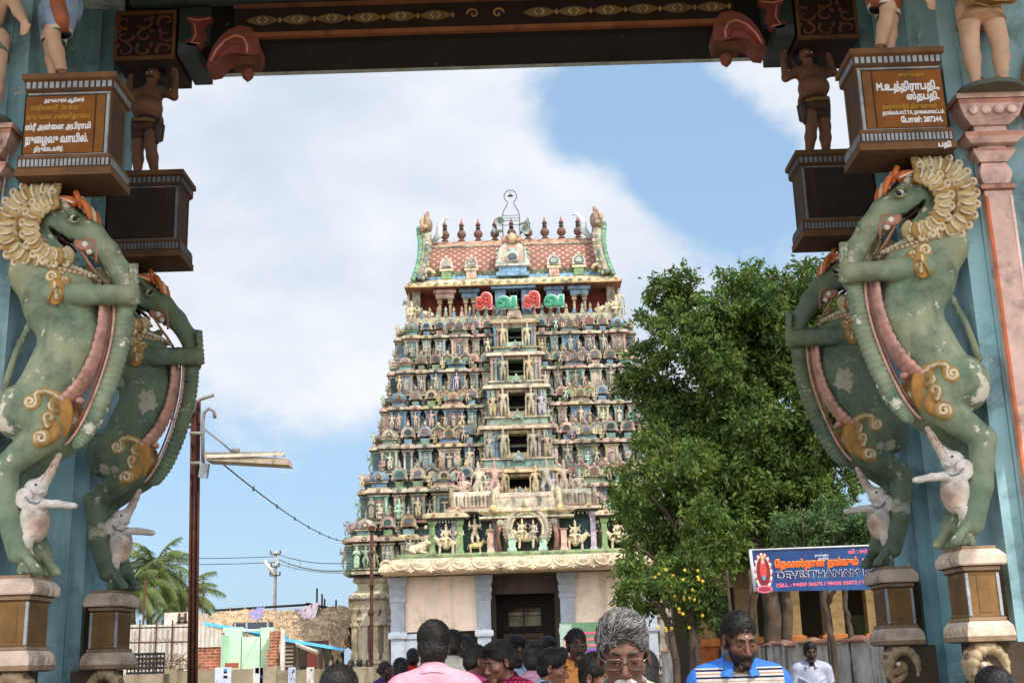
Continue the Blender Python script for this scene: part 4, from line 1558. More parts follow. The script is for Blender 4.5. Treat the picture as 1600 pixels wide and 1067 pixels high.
POSES = [
    dict(J=pose(elR=(-.21, -.02, .68), wrR=(-.17, -.12, .82), elL=(.2, 0, .66), wrL=(.2, -.1, .52), knL=(.09, -.03, .29), anL=(.1, 0, .05)), crown=.2, extra=[((.2, -.1, .52), (.22, -.1, .02), .022, .04)]),
    dict(J=pose(elR=(-.2, 0, .65), wrR=(-.12, -.08, .55), elL=(.22, -.02, .74), wrL=(.26, -.06, .92), che=(.015, 0, .73), hea=(-.01, -.01, .915)), crown=.16, extra=[((-.1, 0, .5), (-.09, 0, .1), .08, .06), ((.1, 0, .5), (.09, 0, .1), .08, .06)]),
    dict(J=pose(pel=(0, 0, .3), che=(0, 0, .5), nec=(0, .005, .6), hea=(0, -.008, .69), shR=(-.115, 0, .58), shL=(.115, 0, .58), elR=(-.19, -.03, .44), wrR=(-.13, -.16, .36), elL=(.19, -.03, .44), wrL=(.14, -.14, .52),
                hiR=(-.06, 0, .28), knR=(-.2, -.16, .28), anR=(-.02, -.2, .24), hiL=(.06, 0, .28), knL=(.16, -.2, .26), anL=(.14, -.2, .04)), crown=.18, extra=[((0, .03, .02), (0, .03, .22), .15, .13), ((-.13, .02, .56), (-.22, 0, .7), .025, .02), ((.13, .02, .56), (.22, 0, .7), .025, .02)]),
    dict(J=pose(elR=(-.22, -.01, .78), wrR=(-.2, -.04, .95), elL=(.22, -.01, .78), wrL=(.2, -.04, .95), knR=(-.12, -.06, .31), anR=(-.06, 0, .05), knL=(.12, -.06, .31), anL=(.06, 0, .05)), crown=.14,
         extra=[((-.1, .03, .78), (-.26, 0, .66), .028, .02), ((.1, .03, .78), (.26, 0, .66), .028, .02)]),
    dict(J=pose(elR=(-.16, -.04, .66), wrR=(-.03, -.13, .72), elL=(.16, -.04, .66), wrL=(.03, -.13, .72)), crown=.1, extra=[((-.06, 0, .5), (-.055, 0, .06), .085, .085), ((.06, 0, .5), (.055, 0, .06), .085, .085)]),
]
FIG = []
for p in POSES:
    v, f = figure(p['J'], .019, fat=1.12, crown=p['crown'], extra=p['extra'], face=False)
    FIG.append(mkmesh('statue', v, f, M_figure, None, True))


def fig_animal(h=.02):
    s = SDF((-.75, -.3, 0), (.75, .3, .95), h)
    s.ell((0, 0, .5), (.45, .19, .2), .05)
    s.chain([(.35, 0, .55), (.52, 0, .72), (.55, 0, .78)], [.16, .11, .1], .05)
    s.cap((.55, 0, .76), (.7, 0, .68), .09, .06, .03)
    for sx in (-.32, .3):
        for sy in (-.1, .1):
            s.cap((sx, sy, .45), (sx + .02, sy, .04), .075, .05, .03)
    for sy in (-.07, .07):
        s.cap((.53, sy, .84), (.52, sy * 1.6, .95), .03, .015, .01)
    s.cap((-.44, 0, .55), (-.5, 0, .25), .03, .02, .02)
    s.ell((.18, 0, .7), (.12, .1, .08), .04)
    return s.mesh()


_v, _fc = fig_animal()
ANIMAL = mkmesh('animal', _v, _fc, M_figure, None, True)
s_ = SDF((-.75, -.3, 0), (.75, .3, .8), .02)
s_.ell((0, 0, .28), (.45, .24, .22), .05)
s_.cap((.3, 0, .4), (.48, -.02, .6), .16, .12, .05)
s_.cap((.48, -.02, .62), (.64, -.04, .54), .1, .07, .03)
for sy in (-.2, .2):
    s_.cap((.2, sy, .12), (.5, sy, .06), .07, .05, .03)
    s_.cap((-.3, sy, .2), (-.1, sy, .06), .12, .06, .03)
    s_.cap((.47, sy * .4, .7), (.44, sy * .6, .8), .03, .012, .01)
s_.ell((.12, 0, .5), (.12, .1, .08), .04)
_v, _fc = s_.mesh()
BULL = mkmesh('bull', _v, _fc, M_figure, None, True)
FCOL = ['cream', 'cream', 'stone', 'ochre', 'cream', 'pink', 'stone', 'stone', 'mint', 'cream', 'lilac', 'stone', 'ochre']


def statue(parent, x, y, z, h, kind=None, rz=0, me=None, col=None, flip=False):
    me = me or FIG[tw.randrange(len(FIG)) if kind is None else kind]
    o = bpy.data.objects.new('bull_figure' if me is BULL else 'animal_figure' if me is ANIMAL else 'statue', me)
    C.objects.link(o)
    o.parent = parent
    o.location = np.array((x, y, z)) - WLOC[parent.name]
    o.scale = (-h if flip else h, h, h)
    o.rotation_euler = (0, 0, rz)
    c = tc_(*FCOL) if col is None else col
    o.color = (*c, 1)
    return o


LV = [  # floor z, cornice z, next floor z, half width, front y
    (5.65, 7.45, 8.0, 7.85, 58.0), (8.0, 9.75, 10.36, 7.2, 58.4), (10.36, 11.9, 12.47, 6.7, 58.78), (12.47, 13.85, 14.37, 6.25, 59.1), (14.37, 15.75, 16.25, 5.9, 59.4), (16.25, 17.6, 18.07, 5.58, 59.7)]
DOOR = [(None), (9.45, 10.02), (11.25, 12.2), (13.35, 14.28), (15.2, 16.0), (17.0, 17.74)]
BACK = 72
for li, (z0, z1, z2, hw, yf) in enumerate(LV):
    H = z1 - z0
    yb = BACK - (yf - 58) * 1.0
    st = MB()
    cy, hy = (yf + yb) / 2, (yb - yf) / 2
    nw = LV[li + 1][3] if li + 1 < len(LV) else 5.35
    cA, cB, cD = tc_('green', 'teal', 'blue'), tc_('ochre', 'green', 'pink'), tc_('dark', 'slate')
    wl = tc_('deep', 'deep', 'slate', 'teal')
    q = lambda o_, z, c: (hw + o_, hy + o_, z, c)
    st.loft(TX, cy, [q(.22, z0 - .02, cD), q(.22, z0 + .04 * H, cB), q(.28, z0 + .05 * H, cB), q(.28, z0 + .09 * H, cD), q(.12, z0 + .10 * H, cA), q(.12, z0 + .15 * H, cB), q(.2, z0 + .155 * H, cB), q(.2, z0 + .18 * H, wl),
                     q(-.15, z0 + .19 * H, wl), q(-.15, z0 + .72 * H, cB), q(-.18, z0 + .73 * H, cB), q(-.18, z0 + .77 * H, cD), q(-.22, z0 + .78 * H, cD), q(-.22, z0 + .82 * H, cA), q(.06, z0 + .83 * H, cA), q(.04, z0 + .87 * H, tc_('ochre', 'cream')),
                     q(-.1, z0 + .93 * H, tc_('pink', 'cream')), q(-.16, z1, tc_('blue', 'slate')), q(-.3, z1 + .02, tc_('blue', 'teal')), q(-.3, z1 + (z2 - z1) * .5, tc_('slate', 'green')), q(-.22, z1 + (z2 - z1) * .52, tc_('ochre', 'pink')), q(-.22, z1 + (z2 - z1) * .7, cD), q(-.3, z2, cD)])
    # band of small gables along the plinth and pilasters in the recesses
    n = int(hw * 2 / .62)
    for i in range(n):
        x = TX - hw + .25 + (2 * hw - .5) * i / (n - 1)
        if abs(x - TX) < 1.5:
            continue
        nasi(st, x, yf - .29, z0 + .075 * H, .085 * H + .02, [tc_('cream', 'mint', 'pink', 'blue'), tc_('rust', 'dark', 'teal'), tc_('cream', 'ochre')], .06, i % 3 == 0)
    n = int(hw * 2 / .36)
    for i in range(n):
        x = TX - hw + .1 + (2 * hw - .2) * i / (n - 1)
        if abs(x - TX) < .9:
            continue
        pc = tc_('cream', 'pink', 'ochre', 'mint', 'lilac')
        st.loft(x, yf + .15, [(.045, .06, z0 + .18 * H), (.045, .06, z0 + .6 * H), (.075, .09, z0 + .62 * H), (.075, .09, z0 + .66 * H), (.05, .06, z0 + .67 * H), (.1, .1, z0 + .725 * H)], pc)
    n = int((yb - yf) / .8)
    for sg in (-1, 1):
        for i in range(n):
            y = yf + .3 + (yb - yf - .6) * i / (n - 1)
            st.loft(TX + sg * (hw - .25), y, [(.06, .06, z0 + .18 * H), (.06, .06, z0 + .6 * H), (.09, .1, z0 + .63 * H), (.1, .1, z0 + .725 * H)], tc_('cream', 'pink', 'ochre', 'mint'))
    # rows of little gables and knobs along the cornice, and small half pavilions in the recesses
    n = int(hw * 2 / .42)
    for i in range(n):
        x = TX - hw + .15 + (2 * hw - .3) * i / (n - 1)
        if abs(x - TX) < 1.0:
            continue
        nasi(st, x, yf - .05, z0 + .875 * H, .062 * H, [tc_('cream', 'mint', 'pink', 'stone'), tc_('dark', 'teal', 'rust'), tc_('cream', 'ochre')], .05, False)
        st.ball(x + .2, yf - .02, z1 + (z2 - z1) * .6, .09, .1, .12, tc_('cream', 'stone', 'mint', 'pink'), 6, 5)
        st.box(x, yf - .24, z0 + .03 * H, .2, .08, .04 * H, tc_('dark', 'rust', 'green'))
        if i % 2:
            st.loft(x + .1, yf + .1, [(.1, .12, z0 + .19 * H), (.1, .12, z0 + .26 * H), (.05, .06, z0 + .28 * H), (.05, .06, z0 + .5 * H), (.14, .16, z0 + .53 * H), (.12, .14, z0 + .58 * H)], tc_('pink', 'cream', 'mint', 'ochre', 'lilac', 'blue'))
            st.ball(x + .1, yf + .05, z0 + .63 * H, .12, .12, .09, tc_('cream', 'pink', 'stone'), 7, 5)
    so_ = st.build('storey', M_stucco, tower)
    # pavilions along the front
    lay = [(-.935, .125, 'kuta', .42), (-.80, .075, 'panjara', .3), (-.675, .095, 'panjara', .38), (-.50, .155, 'sala', .42), (-.355, .07, 'panjara', .3), (-.245, .08, 'panjara', .36)]
    xs = []
    for f, wf, kind, d in lay:
        for sg in (-1, 1):
            if li == 0 and abs(f) < .62:
                continue
            x = TX - sg * f * hw
            xs.append((x, d, kind))
            aedicula('shrine_pavilion', x, yf, wf * hw, d, z0 + .02, z1, z2, kind, so_)
    for sg in (-1, 1):
        for f, wf, kind in ((.06, .13, 'kuta'), (.3, .1, 'panjara'), (.5, .17, 'sala'), (.7, .1, 'panjara'), (.94, .13, 'kuta')):
            y = yf + (yb - yf) * f
            b_side = -1 if sg < 0 else 1
            o_ = aedicula('shrine_pavilion', TX + sg * hw, y, wf * (yb - yf), .4, z0 + .02, z1, z2, kind, so_, side=b_side)
    # statues before pavilions and in recesses
    for x, d, kind in xs:
        r_ = tw.random()
        if kind == 'kuta':
            for o_ in (-.33, .05):
                statue(so_, x + o_ * hw / 7, yf - d - .2, z0 + .17 * H, H * tw.uniform(.44, .54), flip=tw.random() < .5)
        elif r_ < .88:
            statue(so_, x, yf - d - .2, z0 + .17 * H, H * tw.uniform(.42, .6), flip=tw.random() < .5)
            if kind == 'sala':
                for o_ in (-.42, .42):
                    statue(so_, x + o_, yf - d - .12, z0 + .17 * H, H * tw.uniform(.34, .44), flip=o_ < 0)
        if kind == 'sala':
            for o_ in (-.7, .7):
                statue(so_, x + o_, yf - d - .02, z1 + .02, H * .42, 2 if tw.random() < .5 else 3)
    for f in (-.87, -.74, -.6, -.42, -.3, .3, .42, .6, .74, .87):
        if li == 0 and abs(f) < .62:
            continue
        statue(so_, TX + f * hw, yf - .12, z0 + .17 * H, H * tw.uniform(.36, .48), flip=f > 0)
        if tw.random() < .6:
            statue(so_, TX + f * hw, yf - .08, z1 + .02, H * tw.uniform(.28, .4))
    for sg in (-1, 1):
        statue(so_, TX + sg * (hw + .5), yf + .1, z0 + .17 * H, H * .55)
        statue(so_, TX + sg * (hw + .35), yf - .35, z1 - .02, H * .4, 3)
        for f in (.18, .4, .6):
            statue(so_, TX + sg * (hw + .35), yf + (yb - yf) * f, z0 + .17 * H, H * .6, rz=R_(90) * sg)
    # doorway bay
    if DOOR[li]:
        d0, d1 = DOOR[li]
        dw = .34 + .035 * (5 - li)
        bwid = (1.05 + .2 * (5 - li))
        pr = .75
        b = MB()
        fc, fr = tc_('green', 'mint', 'ochre'), tc_('cream', 'ochre', 'pink')
        ca, cb_ = tc_('ochre', 'cream'), tc_('pink', 'rust')
        yd = yf - pr
        base = max(z0 + .28 * H, d0 - .28)
        top = d1 + .12
        # masonry round the opening, butted
        b.span(TX - bwid, TX - dw, yd, yf + .3, base, top, fc)
        b.span(TX + dw, TX + bwid, yd, yf + .3, base, top, fc)
        b.span(TX - dw, TX + dw, yd, yf + .3, base, d0, fc)
        b.span(TX - dw, TX + dw, yd, yf + .3, d1, top, fc)
        b.loft(TX, yf - .2, [(bwid + .05, pr - .1, top, cb_), (bwid + .05, pr - .1, top + .06, ca), (bwid + .22, pr + .02, top + .07, ca), (bwid + .2, pr, top + .17, ca), (bwid + .05, pr - .12, top + .26, cb_), (bwid, pr - .16, top + .3, cb_)])
        b.loft(TX, yf - .2, [(bwid + .12, pr - .06, z0 - .05, cb_), (bwid + .12, pr - .06, z0 + .08, ca), (bwid + .2, pr + .02, z0 + .09, ca), (bwid + .2, pr + .02, z0 + .16, cb_), (bwid + .04, pr - .1, z0 + .17, tc_('mint', 'teal')), (bwid + .04, pr - .1, base - .08, ca), (bwid + .14, pr - .02, base - .07, ca), (bwid + .14, pr - .02, base, ca)])
        for sg in (-1, 1):
            b.span(TX + sg * (dw + .005), TX + sg * (dw + .085), yd - .05, yd - .001, d0 - .02, d1 + .05, fr)
            for k, f in enumerate((.48, .72, .93)):
                x = TX + sg * (dw + (bwid - dw) * f)
                b.loft(x, yd - .02, [(.06, .05, base + .001), (.06, .05, base + (top - base) * .72), (.09, .07, base + (top - base) * .75), (.09, .07, base + (top - base) * .8), (.06, .05, base + (top - base) * .82), (.11, .08, top - .01)], tc_('pink', 'cream', 'mint', 'blue'))
            b.span(TX + sg * (dw + .3), TX + sg * (bwid - .15), yd - .012, yd - .001, base + .1, top - .12, tc_('slate', 'deep', 'blue'))
        b.span(TX - dw - .08, TX + dw + .08, yd - .05, yd - .001, d1 + .055, d1 + .11, fr)
        dr = b.build('doorway', M_stucco, so_)
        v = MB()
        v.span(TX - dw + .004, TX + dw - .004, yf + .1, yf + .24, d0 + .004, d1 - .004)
        v.build('opening_shade_panel', M_opening_shade, so_)  # shade inside the doorway is this near-black sheet
        b = MB()
        nasi(b, TX, yd - .22, base - .02, .2 + .015 * (5 - li), [tc_('cream', 'mint'), tc_('pink', 'blue', 'teal'), tc_('cream', 'ochre')], .2)
        b.ball(TX, yd - .2, base + .26, .06, .06, .08, tc_('cream'), 7, 5)
        b.build('gable_ornament', M_stucco, so_)
        gh = (d1 - base) * 1.08 if li != 1 else 1.25
        for sg in (-1, 1):
            statue(so_, TX + sg * (dw + .28), yd - .16, base if li != 1 else d0 - .35, gh, 0, flip=sg > 0, col=tc_('cream', 'ochre', 'cream'))
            if li <= 3:
                statue(so_, TX + sg * (bwid - .25), yd - .14, base if li != 1 else d0 - .5, gh * .85, 1, flip=sg > 0)

# ---- top storey with the dark red hall, paired columns and the neon letters
zc0, zc1 = 18.07, 20.3
b = MB()
hw, yf = 5.35, 60.0
yb = 70.6
b.loft(TX, (yf + yb) / 2, [(hw + .15, (yb - yf) / 2 + .15, zc0, tc_('dark')), (hw + .15, (yb - yf) / 2 + .15, zc0 + .12, tc_('ochre')), (hw + .25, (yb - yf) / 2 + .25, zc0 + .13, tc_('pink')), (hw + .25, (yb - yf) / 2 + .25, zc0 + .28, tc_('green')),
                           (hw + .1, (yb - yf) / 2 + .1, zc0 + .29, tc_('cream')), (hw + .1, (yb - yf) / 2 + .1, zc0 + .6, tc_('ochre'))])
b.span(TX - hw + .25, TX + hw - .25, yf + 1.1, yb - 1, zc0 + .6, 20.25, TCOL['maroon'])
for sg in (-1, 1):
    b.span(TX + sg * (hw - .5), TX + sg * (hw - .1), yf + .5, yb - .5, zc0 + .6, 20.25, tc_('stone', 'cream'))
for i in range(26):
    x = TX - hw + .2 + (2 * hw - .4) * i / 25
    b.loft(x, yf - .02, [(.12, .1, zc0 + .6), (.12, .1, zc0 + .66), (.08, .08, zc0 + .68), (.08, .08, zc0 + .85)], tc_('cream', 'mint', 'blue', 'pink'))
    finial(b, x, yf - .02, zc0 + .84, .34, tc_('cream', 'mint', 'ochre'), 6)
    if i % 2:
        nasi(b, x, yf - .27, zc0 + .3, .14, [tc_('cream', 'ochre'), tc_('green', 'dark'), tc_('cream')], .05, False)
top = b.build('storey', M_stucco, tower)
for x, tw_ in ((-3.55, .27), (-2.28, .2), (2.1, .2), (3.4, .27)):
    b = MB()
    c1, c2 = tc_('cream', 'ochre'), tc_('blue', 'pink')
    for o_ in (-1, 1):
        b.loft(TX + x + o_ * tw_, yf + .35, [(.1, .1, zc0 + .6), (.1, .1, zc0 + .75), (.065, .065, zc0 + .77), (.065, .065, 19.45), (.12, .12, 19.5), (.12, .12, 19.58), (.08, .08, 19.6), (.16, .14, 19.74)], c1)
    b.loft(TX + x, yf + .38, [(tw_ + .2, .2, 19.75, c2), (tw_ + .2, .2, 20.0, c2), (tw_ + .32, .3, 20.02, c2), (tw_ + .32, .3, 20.2, c2)])
    b.build('paired_columns', M_stucco, top)
b = MB()
b.span(TX - .95, TX - .4, yf + .1, yf + .5, zc0 + .6, 20.1, tc_('blue', 'slate'))
b.span(TX + .4, TX + .95, yf + .1, yf + .5, zc0 + .6, 20.1, tc_('blue', 'slate'))
b.span(TX - 1.15, TX + 1.15, yf - .1, yf + .6, 20.11, 20.25, tc_('blue'))
for i in (-.2, 0, .2):
    b.span(TX + i - .012, TX + i + .012, yf + .3, yf + .33, zc0 + .6, 20.1, S(120, 110, 100))
b.span(TX - .399, TX + .399, yf + .29, yf + .34, 19.6, 19.63, S(120, 110, 100))
b.build('window_frame', M_stucco, top)
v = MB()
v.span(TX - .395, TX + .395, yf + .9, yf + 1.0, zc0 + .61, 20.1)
v.build('opening_shade_panel', M_opening_shade, top)  # same near-black sheet for the shade within the window
b = MB()
nasi(b, TX, yf - .35, zc0 + .55, .36, [tc_('cream'), tc_('pink', 'teal'), tc_('cream')], .3)
b.build('gable_ornament', M_stucco, top)
for sg in (-1, 1):
    statue(top, TX + sg * (hw - .85), yf + .3, zc0 + .6, .85, me=BULL, col=TCOL['cream'], flip=sg < 0)
    statue(top, TX + sg * (hw - .1), yf - .05, zc0 + .45, 1.15, 2, col=TCOL['cream'])
    statue(top, TX + sg * (hw + .1), yf + .5, zc0 + .6, 1.3, 0, col=TCOL['stone'])

# ---- cornice and barrel roof
b = MB()
n = 8
crn = [(.15, 20.25), (.5, 20.27), (.52, 20.34), (.42, 20.5), (.22, 20.68), (.05, 20.78), (.02, 20.95)]
cl = [TCOL['rust'], TCOL['ochre'], TCOL['ochre'], TCOL['cream'], TCOL['ochre'], TCOL['blue'], TCOL['blue']]
b.loft(TX, (yf + .3 + yb) / 2, [(5.1 + o_, (yb - yf - .3) / 2 + o_, z, c) for (o_, z), c in zip(crn, cl)])
for i in range(24):
    x = TX - 5.3 + 10.6 * i / 23
    nasi(b, x, yf - .16, 20.42, .12, [tc_('ochre', 'cream'), tc_('pink', 'teal'), tc_('cream')], .1, False)
b.build('cornice', M_stucco, tower)


def lattice(c):
    N, L, tc = c['N'], c['L'], c['tc']
    sp = N.new('ShaderNodeSeparateXYZ')
    L.new(tc.outputs['UV'], sp.inputs[0])

    def mth(op, a, b_=None):
        n_ = N.new('ShaderNodeMath')
        n_.operation = op
        for i, x in enumerate((a, b_)):
            if x is None:
                continue
            if isinstance(x, (int, float)):
                n_.inputs[i].default_value = x
            else:
                L.new(x, n_.inputs[i])
        return n_.outputs[0]
    u, v = sp.outputs[0], sp.outputs[1]
    k1 = mth('ABSOLUTE', mth('SUBTRACT', mth('FRACT', mth('ADD', u, v)), .5))
    k2 = mth('ABSOLUTE', mth('SUBTRACT', mth('FRACT', mth('SUBTRACT', u, v)), .5))
    edge = mth('MAXIMUM', k1, k2)
    core = mth('LESS_THAN', edge, .2)
    line = mth('GREATER_THAN', edge, .41)
    x = c['mix'](core, S(146, 102, 86), S(176, 146, 132))
    return c['mix'](line, x, S(120, 80, 68))


M_tile = mat('lattice_roof_tiles', lattice, .8, .25, 1.2, dirt=((.12, .1, .08), .5, 1.5), streak=((.16, .13, .1), .4, 2), bump=.3, bscale=12)
RX = 4.35
yr = 62.6
prof = [(60.65, 20.95), (60.5, 21.2), (60.55, 21.5), (60.7, 21.85), (60.95, 22.25), (61.25, 22.65), (61.6, 23.0), (62.0, 23.3), (62.35, 23.52), (yr, 23.62)]
full = prof + [(2 * yr - y, z) for y, z in prof[::-1][1:]]
v = [(TX - RX, y, z) for y, z in full] + [(TX + RX, y, z) for y, z in full]
n = len(full)
fcs = [(i, n + i, n + i + 1, i + 1) for i in range(n - 1)]
ro = obj('barrel_roof', v, fcs, M_tile, tower, smooth=True)
uv = ro.data.uv_layers.new(name='UVMap')
acc_l = [0]
for (a, b_) in zip(full[:-1], full[1:]):
    acc_l.append(acc_l[-1] + math.hypot(a[0] - b_[0], a[1] - b_[1]))
for p in ro.data.polygons:
    for li_ in p.loop_indices:
        vi = ro.data.loops[li_].vertex_index
        uv.data[li_].uv = (0 if vi < n else 2 * RX / .44, acc_l[vi % n] / .44)
b = MB()
for side in (0, 1):
    P_ = [(y if side == 0 else 2 * yr - y, z) for y, z in prof]
    # patterned ridge band, row of pearls, foot band; each lies proud of the tiles
    for (i0, i1, off, c) in ((6, 9, .05, S(174, 136, 112)), (0, 1, .06, S(150, 160, 128))):
        q = P_[i0:i1 + 1]
        sgn = -1 if side == 0 else 1
        vv = [(TX - RX + .02, y + sgn * off, z + off) for y, z in q] + [(TX + RX - .02, y + sgn * off, z + off) for y, z in q]
        m_ = len(q)
        b.add(vv, [(i, m_ + i, m_ + i + 1, i + 1) for i in range(m_ - 1)], c)
    if side == 0:
        for i in range(62):
            x = TX - RX + .15 + (2 * RX - .3) * i / 61
            b.ball(x, P_[6][0] - .03, P_[6][1] + .0, .075, .07, .06, tc_('mint', 'cream', 'cream'), 7, 5)
            if i % 2 == 0:
                b.ball(x, P_[1][0] - .06, P_[0][1] + .08, .09, .05, .08, tc_('teal', 'mint', 'rust'), 7, 5)
        for i in range(17):
            x = TX - RX + .3 + (2 * RX - .6) * i / 16
            t = np.linspace(0, 5.2, 14)
            rr = .15 * (1 - t / 7.5)
            b.tube(np.stack([x + rr * np.cos(t), 61.95 + (rr * np.sin(t)) * 1.3, 23.36 + rr * np.sin(t) * .95], 1), .022, 5, tc_('cream', 'mint', 'rust', 'ochre'))
b.build('roof_bands', M_stucco, tower)
# end arches with horned masks
for sg in (-1, 1):
    b = MB()
    xe = TX + sg * (RX + .02)
    path = [(59.95, 20.75), (60.0, 21.2), (60.2, 21.8), (60.45, 22.4), (60.8, 23.0), (61.25, 23.6), (61.75, 24.1), (yr, 24.5)]
    path = path + [(2 * yr - y, z) for y, z in path[::-1][1:]]
    P_ = np.array([(xe + sg * (.12 + .34 * (1 - min(1, (z - 20.75) / 1.6)) ** 2 + .22 * max(0, (z - 23.0) / 1.5)), y, z) for i, (y, z) in enumerate(path)])
    b.tube(P_, .27, 8, S(160, 146, 122))
    tt = np.linspace(0, len(P_) - 1, 60)
    PP = np.stack([np.interp(tt, range(len(P_)), P_[:, k]) for k in range(3)], 1)
    for i, p in enumerate(PP):
        b.ball(p[0] + sg * .33, p[1] - .08, p[2] - .02, .15, .15, .13, (S(96, 146, 140) if i % 2 else S(124, 160, 112)), 7, 5)
        b.ball(p[0] - sg * .02, p[1] - .24 * (1 if i < 30 else -1), p[2], .12, .09, .1, tc_('pink', 'teal', 'cream', 'green', 'blue'), 7, 5)
        if i % 3 == 0:
            b.ball(p[0] - sg * .2, p[1] - .2 * (1 if i < 30 else -1), p[2], .1, .07, .12, tc_('pink', 'cream', 'mint'), 7, 5)
    b.span(xe - .05, xe + .05, 60.7, 2 * yr - 60.7, 20.9, 22.8, TCOL['cream'])
    b.prism([(xe + sg * .1, 20.8), (xe + sg * .75, 20.75), (xe + sg * .62, 21.25), (xe + sg * .35, 21.6), (xe + sg * .1, 21.5)], 60.0, 60.5, S(150, 166, 168))
    t = np.linspace(0, 4.6, 16)
    rr = .34 * (1 - t / 6.5)
    b.tube(np.stack([xe + sg * (.05) - sg * rr * np.cos(t), np.full(16, 59.95), 21.0 + rr * np.sin(t)], 1), .1, 7, S(206, 190, 150))
    # mask and horn at the crown of the arch
    b.ball(xe + sg * .1, 61.2, 24.15, .28, .5, .45, S(150, 128, 108), 10, 8)
    b.tube([(xe + sg * .1, 61.3, 23.95), (xe + sg * .22, 61.2, 24.55), (xe + sg * .05, 61.1, 24.9)], [.25, .2, .06], 8, S(140, 112, 98))
    for k in range(5):
        b.ball(xe + sg * .2, 60.75 + k * .22, 23.9 + .1 * k, .16, .1, .14, tc_('cream', 'pink', 'teal'), 7, 5)
    b.tube([(xe + sg * .32, 61.0, 23.75), (xe + sg * .4, 60.9, 24.25), (xe + sg * .3, 60.85, 24.55)], [.14, .12, .04], 7, S(206, 170, 130))
    b.tube([(xe - sg * .15, 61.6, 23.3), (xe - sg * .5, 61.6, 23.75), (xe - sg * .55, 61.6, 24.35), (xe - sg * .85, 61.6, 24.7), (xe - sg * 1.1, 61.6, 24.65)], [.12, .2, .16, .1, .03], 8, S(188, 198, 198), flat=.5)
    b.build('end_arch', M_stucco, tower)
# central gable and the four small ones on the roof slope
b = MB()
b.loft(TX, 60.3, [(.85, .4, 20.8, TCOL['blue']), (.85, .4, 21.0, TCOL['slate']), (.72, .35, 21.02, TCOL['blue']), (.72, .35, 21.3, TCOL['white']), (.9, .45, 21.32, TCOL['white']), (.9, .45, 21.42, TCOL['blue'])])
nasi(b, TX, 60.1, 21.95, .78, [S(176, 182, 172), S(206, 160, 140), S(150, 176, 168)], .5)
nasi(b, TX, 59.98, 21.8, .34, [S(206, 206, 200), S(110, 116, 116), S(90, 96, 100)], .1, False)
b.ball(TX, 60.05, 22.85, .27, .22, .32, S(190, 160, 128), 10, 8)
for sg in (-1, 1):
    b.tube([(TX + sg * .2, 60.1, 22.7), (TX + sg * .42, 60.05, 22.8), (TX + sg * .55, 60.05, 23.0)], [.12, .12, .03], 7, S(196, 140, 118))
    b.tube([(TX + sg * .3, 60.1, 22.9), (TX + sg * .3, 60.1, 23.05), (TX + sg * .22, 60.1, 23.15)], [.09, .08, .03], 7, S(150, 160, 140))
for i in range(15):
    a = R_(-30 + 240 * i / 14)
    b.ball(TX + .84 * math.cos(a), 60.15, 22.0 + .82 * math.sin(a), .09, .1, .09, tc_('cream', 'mint', 'pink'), 7, 5)
b.build('central_gable', M_stucco, tower)
for x, c in ((-3.45, 'green'), (-2.15, 'pink'), (2.15, 'pink'), (3.45, 'green')):
    b = MB()
    b.loft(TX + x, 60.5, [(.26, .3, 20.8, TCOL[c]), (.26, .3, 21.2, TCOL['cream']), (.36, .35, 21.22, TCOL['cream']), (.36, .35, 21.34, TCOL['cream'])])
    nasi(b, TX + x, 60.25, 21.62, .33, [S(196, 190, 178), tc_('pink', 'teal'), S(170, 176, 168)], .3)
    b.build('roof_gable', M_stucco, tower)
# nine finials along the ridge
M_copper = mat('dark_copper', S(98, 70, 62), .5, .25, 4, spec=.4, bump=.1)
b0 = MB()
for i in range(9):
    b = MB()
    x = TX - 3.62 + 7.24 * i / 8
    b.lathe([(0.185, 0, S(104, 74, 64)), (0.202, .06, S(84, 58, 50)), (0.101, .12, S(84, 58, 50)), (0.118, .18, S(110, 80, 70)), (0.227, .3, S(104, 76, 66)), (0.252, .42, S(110, 80, 70)), (0.185, .58, S(60, 44, 40)), (0.084, .64, S(50, 36, 34)), (0.126, .7, S(50, 36, 34)),
             (0.126, .78, S(50, 36, 34)), (0.067, .82, S(60, 40, 38)), (0.143, .9, S(70, 46, 42)), (0.109, .98, S(130, 84, 78)), (0.076, 1.06, S(150, 92, 84)), (0.008, 1.32, S(150, 92, 84))], 14, x, yr - .1, 23.62, smooth=True)
    b.build('kalasam_finial', M_attr_plain, tower)

# wire lamp frame and loudspeakers
M_wire = mat('grey_wire', S(110, 100, 96), .5, .1, 5, bump=0)
t = np.linspace(R_(-70), R_(250), 26)
fz = 25.62
b = MB()
lft = [(TX - .46, 23.5), (TX - .46, 24.9), (TX - .4, 25.15), (TX - .2, 25.5), (TX - .16, 25.65)]
for sg in (-1, 1):
    b.tube([(TX + sg * (TX - x), yr - .5, z) for x, z in lft], .028, 6)
b.tube(np.stack([TX + .34 * np.cos(np.linspace(R_(-62), R_(242), 26)), np.full(26, yr - .5), 26.0 + .37 * np.sin(np.linspace(R_(-62), R_(242), 26))], 1), .028, 6)
for z in (24.35, 24.6, 24.75, 24.9):
    b.tube([(TX - .45, yr - .5, z), (TX + .45, yr - .5, z)], .02, 6)
b.tube([(TX, yr - .5, 26.35), (TX, yr - .5, 26.17)], .012, 5)
b.lathe([(.02, .16), (.08, .1), (.1, .02), (.17, 0)], 10, TX, yr - .5, 26.03, (.5, .5, .5))
o = b.build('wire_lamp', M_wire, None)
tag(o, 'thin wire lamp stand with a rounded loop rising over the tower ridge', 'lamp')
M_spk = mat('grey_loudspeaker', S(128, 138, 134), .5, .15, 5, bump=0)
